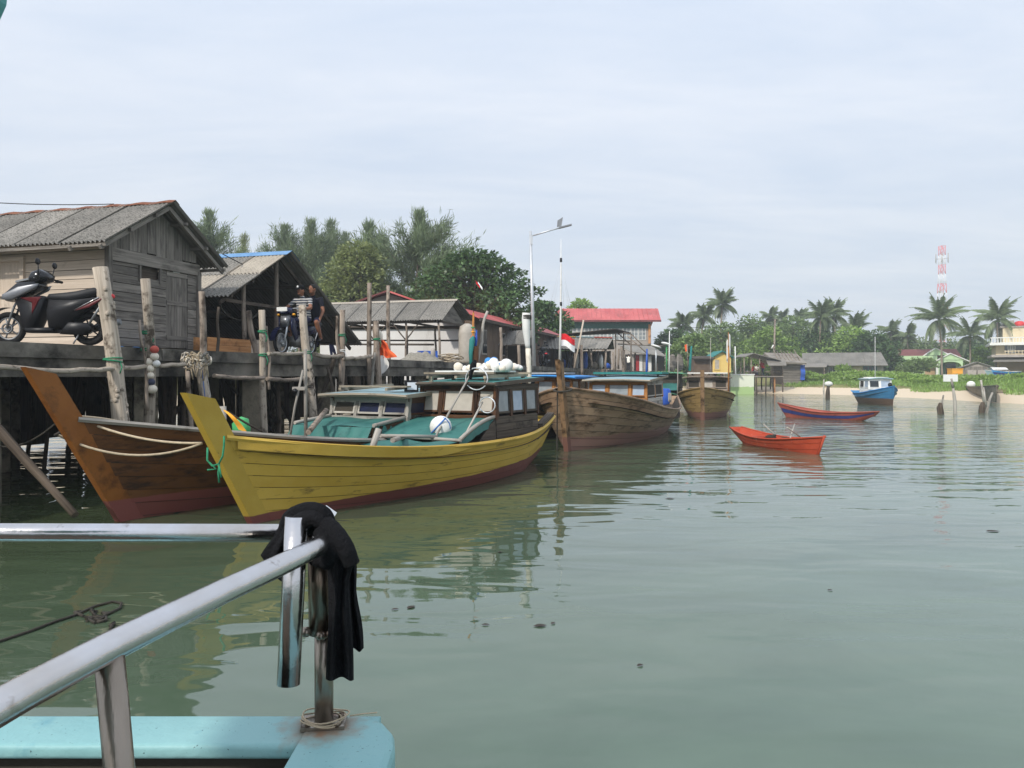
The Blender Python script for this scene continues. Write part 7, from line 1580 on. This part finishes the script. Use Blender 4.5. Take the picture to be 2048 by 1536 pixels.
# ------------------------------------------------------------------ people
def person(name, label, loc, ang, J, mats, vox=.012, cap=None, zoff=0.0, scale=1.0, hair='hair', group=None):
    """J: joints in metres; one remeshed surface, materials by nearest limb"""
    t = thing(name, label, 'person', tuple(loc), ang, group); V = {k: Vector(v)*scale for k, v in J.items()}
    segs = []; mb = MB(); S = scale
    def cap_(a, b, ra, rb, lab, n=5):
        a, b = Vector(a), Vector(b); ra *= S; rb *= S; segs.append((a, b, lab, max(ra, rb)))
        mb.tube([a.lerp(b, i/n) for i in range(n+1)], [ra+(rb-ra)*i/n for i in range(n+1)], 10); mb.ell(a, ra, 10, 8); mb.ell(b, rb, 10, 8)
    pe, ch, ne, hd = V['pelvis'], V['chest'], V['neck'], V['head']; fwd = Vector(J.get('face', (1, 0, 0))).normalized(); lat = Vector((0, 0, 1)).cross(fwd)
    for s in (1, -1):
        k = 'L' if s > 0 else 'R'; sh, el, wr, hp, kn, an, to = (V[q+k] for q in ('sh', 'el', 'wr', 'hip', 'kn', 'an', 'toe'))
        off = (sh-ch).normalized()*.06*S
        cap_(pe+(hp-pe)*.7, ch+off, .105, .115, 'top'); cap_(ch+off, sh, .095, .062, 'top'); cap_(sh, sh.lerp(el, .55), .06, .052, 'sleeve'); cap_(sh.lerp(el, .5), el, .048, .042, 'arm'); cap_(el, wr, .042, .028, 'arm')
        cap_(hp, hp.lerp(kn, .75), .092, .075, 'short'); cap_(hp.lerp(kn, .7), kn, .068, .055, 'leg'); cap_(kn, kn.lerp(an, .4), .054, .056, 'leg'); cap_(kn.lerp(an, .4), an, .055, .036, 'leg'); cap_(an, to, .036, .026, 'foot')
        # hand with five fingers
        d = (wr-el).normalized(); side = d.cross(fwd).normalized() if d.cross(fwd).length > .1 else lat; palm = wr+d*.075*S; cap_(wr, palm, .026, .032, 'arm', 2); dn = d.cross(side).normalized()
        for f in range(4):
            o = side*(-.028+.019*f)*S; l = (.062, .072, .066, .052)[f]*S; p0 = palm+o; p1 = p0+d*l*.55; p2 = p1+(d*.4-dn*.7).normalized()*l*.5; cap_(p0, p1, .010, .0095, 'arm', 1); cap_(p1, p2, .0095, .008, 'arm', 1)
        cap_(wr+d*.03*S, wr+d*.06*S+side*.055*S*s, .012, .010, 'arm', 1)
    cap_(ch, ne, .09, .055, 'top', 2); cap_(ne, hd-Vector((0, 0, .06*S)), .052, .05, 'head', 3)
    rot = Matrix((fwd, lat, Vector((0, 0, 1)))).transposed()
    mb.ell(hd, (.098*S, .076*S, .115*S), 14, 10, rot=rot); mb.ell(hd+fwd*.035*S-Vector((0, 0, .065*S)), (.055*S, .055*S, .05*S), 10, 8, rot=rot); mb.ell(hd+fwd*.10*S-Vector((0, 0, .012*S)), (.022*S, .016*S, .025*S), 8, 6, rot=rot)
    for s in (1, -1): mb.ell(hd+lat*s*.078*S-Vector((0, 0, .005*S)), (.02*S, .012*S, .032*S), 8, 6, rot=rot)
    segs.append((hd-Vector((0, 0, .08*S)), hd+Vector((0, 0, .06*S)), 'head', .09*S))
    tmp = mb.build('tmp_body', ['skin']); md = tmp.modifiers.new('r', 'REMESH'); md.mode = 'VOXEL'; md.voxel_size = vox; md2 = tmp.modifiers.new('s', 'SMOOTH'); md2.iterations = 3; md2.factor = .5
    bpy.context.view_layer.update(); ev = tmp.evaluated_get(bpy.context.evaluated_depsgraph_get()); me = bpy.data.meshes.new_from_object(ev); bpy.data.objects.remove(tmp)
    me.name = 'body'; me.materials.clear(); labs = ['head', 'arm', 'top', 'sleeve', 'short', 'leg', 'foot']
    for l in labs: me.materials.append(MT[mats.get(l, 'skin')])
    n = len(me.polygons); C = np.empty(n*3, np.float32); me.polygons.foreach_get('center', C); C = C.reshape(-1, 3); best = np.full(n, 1e9); idx = np.zeros(n, int)
    for a, b, l, r in segs:
        a = np.array(a); d = np.array(b)-a; tt = np.clip(((C-a)@d)/max(d@d, 1e-9), 0, 1); dist = np.linalg.norm(C-a-tt[:, None]*d, axis=1)-r
        k = dist < best; best[k] = dist[k]; idx[k] = labs.index(l)
    me.polygons.foreach_set('material_index', idx.astype(np.int32)); me.polygons.foreach_set('use_smooth', [True]*n)
    o = bpy.data.objects.new('body', me); COL.objects.link(o); o.parent = t
    m = MB(); m.grid(lambda i, j: hd+rot@Vector((-.012*S+(.104*S)*math.sin(j*1.75)*math.cos(i*6.283)*(1 if math.cos(i*6.283) < 0 else .92), .083*S*math.sin(j*1.75)*math.sin(i*6.283), .022*S+.104*S*math.cos(j*1.75)-(.02*S if math.cos(i*6.283) < 0 else 0)*j)), 20, 7); m.build('hair', hair, t)
    for s in (1, -1): m = MB(); m.ell(hd+fwd*.088*S+lat*s*.032*S+Vector((0, 0, .016*S)), (.008*S, .014*S, .008*S), 6, 5, rot=rot); m.build('eye', 'dark', t)
    m = MB(); m.ell(hd+fwd*.088*S-Vector((0, 0, .058*S)), (.010*S, .024*S, .006*S), 8, 5, rot=rot); m.build('mouth', 'maroon_paint', t)
    if cap:
        m = MB(); m.grid(lambda i, j: hd+rot@Vector((.112*S*math.sin(j*1.5)*math.cos(i*6.283), .09*S*math.sin(j*1.5)*math.sin(i*6.283), .035*S+.105*S*math.cos(j*1.5))), 20, 6)
        m.grid(lambda i, j: hd+rot@Vector((.09*S+.10*S*j, .085*S*(2*i-1)*(1-.35*j*j), .045*S-.02*S*j-.012*S*(2*i-1)**2)), 8, 4); co = m.build('cap', cap, t)
        m = MB(); m.ell(hd+fwd*.105*S+Vector((0, 0, .085*S)), (.012*S, .03*S, .028*S), 8, 6, rot=rot); m.build('cap_badge', 'white_paint', co)
    return t
def stripes():
    m = bpy.data.materials.new('striped_shirt'); m.use_nodes = True; nt = m.node_tree; N = nt.nodes.new; L = nt.links.new; MT['striped_shirt'] = m
    tc = N('ShaderNodeTexCoord'); sp = N('ShaderNodeSeparateXYZ'); L(tc.outputs['Object'], sp.inputs[0]); a = N('ShaderNodeMath'); a.operation = 'MULTIPLY'; a.inputs[1].default_value = 1/.062; L(sp.outputs['Z'], a.inputs[0])
    f = N('ShaderNodeMath'); f.operation = 'FRACT'; L(a.outputs[0], f.inputs[0]); g = N('ShaderNodeMath'); g.operation = 'GREATER_THAN'; g.inputs[1].default_value = .5; L(f.outputs[0], g.inputs[0])
    mx = N('ShaderNodeMixRGB'); mx.inputs[1].default_value = (*s2l((34, 42, 62)), 1); mx.inputs[2].default_value = (*s2l((178, 176, 172)), 1); L(g.outputs[0], mx.inputs[0]); b = nt.nodes['Principled BSDF']; b.inputs['Roughness'].default_value = .9; L(mx.outputs[0], b.inputs['Base Color'])
stripes()
rider = dict(pelvis=(.22, 0, .88), chest=(.30, 0, 1.24), neck=(.34, 0, 1.40), head=(.40, 0, 1.55), face=(1, -.25, -.05), shL=(.31, .19, 1.33), shR=(.31, -.19, 1.33), elL=(.52, .33, 1.12), elR=(.52, -.33, 1.12), wrL=(.80, .33, 1.06), wrR=(.80, -.33, 1.06),
             hipL=(.26, .10, .86), hipR=(.26, -.10, .86), knL=(.66, .20, .78), knR=(.66, -.20, .78), anL=(.46, .22, .36), anR=(.46, -.22, .36), toeL=(.60, .23, .31), toeR=(.60, -.23, .31))
P1 = person('person', 'person in black cap and striped polo shirt steering the motorcycle', mloc, BA, rider, {'top': 'striped_shirt', 'sleeve': 'striped_shirt', 'short': 'dark_shorts', 'foot': 'black_plastic'}, .011, cap='black_cloth')
pas = dict(pelvis=(-.16, .02, .90), chest=(-.10, .04, 1.28), neck=(-.06, .05, 1.45), head=(.02, .08, 1.62), face=(1, -.2, 0), shL=(-.10, .24, 1.38), shR=(-.08, -.16, 1.38), elL=(-.05, .33, 1.10), elR=(.06, -.30, 1.12), wrL=(.12, .34, .88), wrR=(.16, -.2, .95),
           hipL=(-.12, .13, .88), hipR=(-.12, -.10, .88), knL=(.26, .33, .80), knR=(.24, -.28, .80), anL=(.06, .34, .42), anR=(.06, -.30, .42), toeL=(.22, .36, .36), toeR=(.20, -.32, .36))
P2 = person('person', 'person in dark T-shirt and shorts sitting pillion behind the striped rider', mloc, BA, pas, {'top': 'dark_shirt', 'sleeve': 'dark_shirt', 'short': 'dark_shorts', 'foot': 'black_plastic'}, .011)
for o in (MS, P1, P2): o.scale = (1.06, 1.06, 1.06)
def standing(lean=0.0, arm=.12, step=.12):
    return dict(pelvis=(0, 0, .92), chest=(.02+lean, 0, 1.28), neck=(.02+lean, 0, 1.45), head=(.05+lean*1.2, 0, 1.61), shL=(lean, .19, 1.38), shR=(lean, -.19, 1.38), elL=(-.05, .25, 1.12), elR=(.05, -.25, 1.12), wrL=(.02, .25, .88), wrR=(.16, -.24, .90),
                hipL=(0, .09, .90), hipR=(0, -.09, .90), knL=(step, .09, .5), knR=(-step*.3, -.09, .5), anL=(step*.6, .09, .08), anR=(-step*1.6, -.09, .10), toeL=(step*.6+.15, .10, .04), toeR=(-step*1.6+.14, -.10, .05))
person('person', 'person walking away on the far pier in a white shirt with dark sleeves', DK(A(1257, .5), .5, DOCK), UANG, standing(.05), {'top': 'white_shirt', 'sleeve': 'dark_shorts', 'arm': 'dark_shorts', 'short': 'dark_shirt', 'leg': 'dark_shirt', 'foot': 'black_plastic'}, .02)
person('person', 'person in dark clothes standing half hidden behind the low shed eave', DK(A(665, 2.6), 2.6, DOCK), UANG+2.6, standing(), {'top': 'dark_shirt', 'sleeve': 'dark_shirt', 'short': 'dark_shorts', 'leg': 'dark_shorts', 'foot': 'black_plastic'}, .02)
sit = dict(pelvis=(0, 0, .52), chest=(.08, 0, .88), neck=(.12, 0, 1.04), head=(.18, 0, 1.20), shL=(.08, .19, .98), shR=(.08, -.19, .98), elL=(.22, .24, .74), elR=(.22, -.24, .74), wrL=(.42, .15, .62), wrR=(.42, -.15, .62), hipL=(.02, .10, .5), hipR=(.02, -.10, .5), knL=(.42, .14, .5), knR=(.42, -.14, .5), anL=(.40, .14, .09), anR=(.40, -.14, .09), toeL=(.55, .15, .05), toeR=(.55, -.15, .05))
zf = CAM-(752-HZ)/F*82
for px, ang, lb, top in ((1494, -.6, 'person in a red shirt seated at the left end of the stilt shelter', 'red_shirt'), (1526, -2.5, 'person in a red shirt bending over work in the middle of the stilt shelter', 'red_shirt'), (1512, -1.2, 'person in pale clothes seated behind the stilt shelter rail', 'white_shirt')):
    q = pt(px, 752, 83.0); person('person', lb, (q.x+(.6 if px < 1500 else 0), q.y, zf), ang, sit if px != 1526 else standing(.25), {'top': top, 'sleeve': top, 'short': 'dark_shorts', 'leg': 'dark_shorts'}, .03)
    if px != 1526: m = MB(); m.box((q.x+(.6 if px < 1500 else 0), q.y, zf+.21), (.4, .4, .42)); single('stool', m, 'dark_wood', 'dark stool under a person in the stilt shelter', 'stool', 'stools in the stilt shelter')
# ------------------------------------------------------------------ the boat the camera stands in
def make_own_boat():
    GZ = 1.20; t = thing('passenger_boat', 'turquoise painted boat corner with stainless handrail in the foreground', 'boat', (-1.4, -1.5, 0), 0)
    q_ = gp(648, 1452, GZ); rusty_turquoise(q_.x+1.4, q_.y+1.5, GZ)
    def rounded(a, b, w, h, m, name, r=.03, n=4, up=(0, 0, 1)):
        a, b = Vector(a), Vector(b); d = (b-a).normalized(); x = d.cross(Vector(up)).normalized(); y = x.cross(d); prof = []
        for cx, cy, a0 in ((w/2-r, h/2-r, 0), (-w/2+r, h/2-r, 90), (-w/2+r, -h/2+r, 180), (w/2-r, -h/2+r, 270)):
            for k in range(n+1): q = R(a0+90*k/n); prof.append((cx+r*math.cos(q), cy+r*math.sin(q)))
        mb = MB(); N_ = len(prof); rows = 12; vs = []
        for i in range(rows+1):
            p = a.lerp(b, i/rows)
            for (u, v) in prof: vs.append(p+x*u+y*v)
        fs = [(i*N_+k, i*N_+(k+1) % N_, (i+1)*N_+(k+1) % N_, (i+1)*N_+k) for i in range(rows) for k in range(N_)]
        fs += [tuple(range(N_-1, -1, -1)), tuple(range(rows*N_, (rows+1)*N_))]; mb.add(vs, fs, None, True); return mb.build(name, m, t, True)
    # gunwale: cross beam at the end and the side beam running back past the camera
    rounded((-2.6, 1.52, GZ-.014), (-.27, 1.52, GZ-.014), .13, .03, 'turquoise_rusty', 'end_gunwale', .010)
    # side beam with a rounded outer corner
    pl = [(-.405, 1.455), (-.40, -3.0), (-.225, -3.0), (-.221, 1.36), (-.222, 1.46), (-.232, 1.515), (-.26, 1.563), (-.30, 1.583), (-.405, 1.584)]
    mb = MB(); n = len(pl); cx, cy = -.31, .2; lay = [(-.17, 0.0), (-.02, 0.0), (-.008, .004), (0.0, .014)]; vs = []
    for z, ins in lay:
        for (x, y) in pl:
            vs.append((x-ins*(1 if x > -.3 else 0), y-ins*(1 if y > 1.5 else 0), GZ+.003+z))
    fs = [(r*n+i, r*n+(i+1) % n, (r+1)*n+(i+1) % n, (r+1)*n+i) for r in range(3) for i in range(n)]+[tuple(range(3*n, 4*n)), tuple(range(n-1, -1, -1))]
    mb.add(vs, [tuple(reversed(f)) for f in fs], None, False); mb.build('side_gunwale', 'turquoise_rusty', t, True)
    # hull, inside and floor
    mb = MB(); mb.box((-.262, -.75, .46), (.05, 4.6, 1.2)); mb.build('hull_side', 'turquoise', t, True)
    mb = MB(); mb.box((-1.44, 1.555, .45), (2.3, .04, 1.36)); mb.build('hull_end', 'turquoise', t, True)
    mb = MB(); mb.box((-2.62, -.72, .46), (.05, 4.6, 1.4)); mb.build('hull_side', 'turquoise', t, True)
    mb = MB(); mb.box((-1.44, -3.02, .46), (2.4, .05, 1.4)); mb.build('hull_end', 'turquoise', t, True)
    mb = MB(); mb.box((-1.44, -.73, .62), (2.3, 4.5, .06)); mb.build('floor', 'interior_dark', t, True)
    mb = MB(); mb.box((-1.44, 1.50, .92), (2.28, .012, .50)); mb.build('inner_panel', 'interior_dark', t, True)
    for k in range(3): mb = MB(); mb.box((-1.44, 1.28-.17*k, 1.005), (2.1, .15, .03)); mb.build('deck_plank', 'dark_wood', t, True)
    # rails
    r = .0185; RZ = 1.58
    C = Vector((-.382, 1.535, RZ))
    pth = [Vector((-.345, 1.50, RZ+.006)), Vector((-.36, 1.42, RZ+.003)), Vector((-.395, 1.28, RZ)), Vector((-.43, 1.13, RZ)), Vector((-.475, .90, RZ)), Vector((-.497, .78, RZ-.003)), Vector((-.53, .55, RZ-.01)), Vector((-.58, .1, RZ-.02))]
    mb = MB(); mb.tube(pth, r, 20); mb.build('handrail', 'chrome', t, True)
    mb = MB(); mb.tube([(-2.6, 1.56, RZ+.004), (-1.2, 1.56, RZ+.002), (-.40, 1.56, RZ)], r, 20); mb.build('handrail', 'chrome', t, True)
    pb = gp(648, 1452, GZ); mb = MB(); mb.tube([pb, Vector((pb.x, pb.y, 1.40))], r, 20); mb.build('rail_post', 'chrome_rust', t, True)
    mb = MB(); mb.tube([Vector((pb.x-.006, pb.y, 1.385)), Vector((pb.x-.008, pb.y, 1.575))], .024, 18); mb.tube([Vector((pb.x+.016, pb.y-.012, 1.40)), Vector((pb.x+.014, pb.y-.012, 1.56))], .010, 10); mb.build('rail_post', 'chrome_rust', t, True)
    for dx, dz in ((-.030, 1.395), (.0, 1.388), (.02, 1.392)): mb = MB(); mb.ell((pb.x+dx, pb.y-.022, dz), (.012, .012, .010), 8, 6); mb.build('weld_bead', 'chrome_rust', t, True)
    mb = MB(); mb.tube([Vector((-.474, .905, RZ-.01)), Vector((-.445, .88, 1.40)), Vector((-.405, .85, 1.10))], .0165, 18); mb.build('rail_post', 'chrome_rust', t, True)
    mb = MB(); mb.tube([pt(593, 1033, 1.47), pt(586, 1180, 1.46), pt(577, 1368, 1.45)], .0215, 20); mb.build('loose_tube', 'chrome', t, True)
    mb = MB(); mb.beam(pt(640, 1052, 1.50), pt(661, 1020, 1.53), .026, .012, up=(0, 1, .3)); mb.build('flat_bracket', 'galv', t, True)
    mb = MB(); mb.box(pb+Vector((0, .002, .006)), (.085, .06, .008), .12); mb.build('base_plate', 'chrome_rust', t, True)
    for dx, dy in ((-.028, -.018), (.03, -.02), (.03, .02)): mb = MB(); mb.tube([pb+Vector((dx, dy, .008)), pb+Vector((dx, dy, .017))], .006, 6); mb.build('bolt', 'chrome_rust', t, True)
    # canopy corner overhead with its post out of frame
    mb = MB(); mb.grid(lambda i, j: (-.775-.02*(1-math.sin(j*3.14)), -3+4.12*i, 2.40+.30*j), 3, 8); zz = 2.40
    z0 = pt(0, 88, .60).z; xr = pt(18, 30, .60).x
    pr = [(xr-.03, z0), (xr-.010, z0+.012), (xr-.002, z0+.03), (xr, z0+.05), (xr-.006, z0+.08), (xr-.9, z0+.08), (xr-.9, z0)]
    mb = MB(); mb.prism([(x, .60, z) for x, z in pr], (0, -2.6, 0)); mb.build('roof', 'turquoise_dull', t, True)
    for x, y in ((-1.2, .3), (-1.2, -1.9), (-.5, -1.9)): mb = MB(); mb.tube([(x, y, .62), (x, y, z0+.02)], .025, 10); mb.build('roof_post', 'chrome', t, True)
    # rust ring of wire at the post foot
    w = thing('wire_coil', 'loose rusty wire coil lying round the rail post foot', 'wire', tuple(pb), 0)
    for k in range(3):
        mb = MB(); c = pb+Vector((.004*k-.004, .004*k-.006, .014+.004*k)); q = [c+Vector(((.040+.003*k)*math.cos(a), (.030+.002*k)*math.sin(a), .004*math.sin(a*2+k))) for a in np.linspace(0, 6.28, 24)[:-1]]; mb.tube(q, .0017, 5, closed=True); mb.build('turn', 'rope_beige', w, True)
    mb = MB(); mb.tube([pb+Vector((.05, .01, .016)), pb+Vector((.075, .024, .014)), pb+Vector((.10, .034, .012))], .0016, 5); mb.build('wire_end', 'rope_beige', w, True)
    return pb
pb = make_own_boat()
def spline(P, n=6):
    P = [Vector(p) for p in P]; out = []
    for i in range(len(P)-1):
        a, b, c, d = P[max(i-1, 0)], P[i], P[i+1], P[min(i+2, len(P)-1)]
        for k in range(n): t = k/n; out.append(.5*((2*b)+(c-a)*t+(2*a-5*b+4*c-d)*t*t+(3*b-a-3*c+d)*t**3))
    return out+[P[-1]]
def make_cloth():
    t = thing('black_cloth', 'black cloth knotted round the handrail corner with tails hanging down', 'cloth', tuple(pt(640, 1090, 1.49)), 0)
    def sheet(L_, n=26, thick=.004, fold=5, amp=.010, name='tail', seed=0.0):
        """L_: list of (left px, right px, row py, depth)"""
        def at(j):
            f = j*(len(L_)-1); i = min(len(L_)-2, int(f)); k = f-i; return [L_[i][q]+(L_[i+1][q]-L_[i][q])*k for q in range(4)]
        m = MB()
        for side in (0, 1):
            def fn(i, j):
                a, b, y, Y = at(j); c = (a+b)/2; w = (b-a); ph = seed+fold*6.28*i*.5
                Yd = Y+amp*(math.sin(ph+j*1.3)+.45*math.sin(ph*2.3+1+j*2.1))*(.5+.5*j)-.012*math.sin(i*3.14)+(thick if side else 0)
                return pt(a+w*i+1.5*math.sin(j*11+i*5), y+4*math.sin(i*9+seed)*j*j, Yd)
            m.grid(fn, n, 30, True, 1, 1, flip=bool(side))
        return m.build(name, 'black_cloth', t, True)
    sheet([(655, 700, 1082, 1.46), (655, 708, 1115, 1.455), (657, 700, 1160, 1.46), (655, 703, 1250, 1.46), (653, 708, 1358, 1.46)], fold=4, name='long_tail')
    sheet([(660, 700, 1080, 1.49), (672, 712, 1130, 1.49), (680, 714, 1180, 1.50), (688, 722, 1240, 1.50), (694, 728, 1300, 1.50)], fold=3, name='short_tail', seed=1.7)
    sheet([(562, 610, 1040, 1.50), (545, 605, 1075, 1.50), (522, 600, 1110, 1.50), (545, 598, 1150, 1.50), (575, 596, 1168, 1.50)], fold=3, name='left_tail', seed=.6)
    # knot: folded bands over the rail corner
    for (P_, rr) in (([(572, 1056, 1.51), (585, 1034, 1.50), (610, 1022, 1.485), (635, 1024, 1.48), (652, 1042, 1.485), (640, 1062, 1.49)], .020), ([(575, 1070, 1.49), (600, 1044, 1.475), (628, 1036, 1.468), (650, 1050, 1.470)], .019),
                     ([(650, 1046, 1.47), (668, 1068, 1.455), (690, 1098, 1.45), (702, 1128, 1.455)], .022), ([(640, 1060, 1.46), (656, 1084, 1.447), (664, 1110, 1.45), (650, 1124, 1.47)], .020), ([(622, 1110, 1.50), (640, 1118, 1.48), (662, 1112, 1.46)], .018), ([(600, 1030, 1.52), (632, 1050, 1.54), (660, 1080, 1.53), (676, 1110, 1.50)], .022)):
        m = MB(); rr *= .84; Q_ = spline([pt(*q) for q in P_]); m.tube(Q_, [rr*(.88+.07*math.sin(i*.35)+.18*math.sin(math.pi*i/len(Q_))) for i in range(len(Q_))], 16, jit=.025); m.build('knot_fold', 'black_cloth', t, True)
make_cloth()
# ------------------------------------------------------------------ humid air over the bay
def make_haze(density=.0011):
    m = bpy.data.materials.new('haze_air'); m.use_nodes = True; nt = m.node_tree; nt.nodes.clear()
    o = nt.nodes.new('ShaderNodeOutputMaterial'); v = nt.nodes.new('ShaderNodeVolumePrincipled'); v.inputs['Color'].default_value = (.86, .91, .97, 1); v.inputs['Density'].default_value = density; v.inputs['Anisotropy'].default_value = .2
    nt.links.new(v.outputs[0], o.inputs['Volume']); MT['haze_air'] = m
    b = MB(); b.box((15, 140, 26), (530, 430, 58)); h = b.build('haze', 'haze_air'); h['kind'] = 'stuff'; h['label'] = 'thin pale humid haze over the bay'; h['category'] = 'haze'
make_haze()
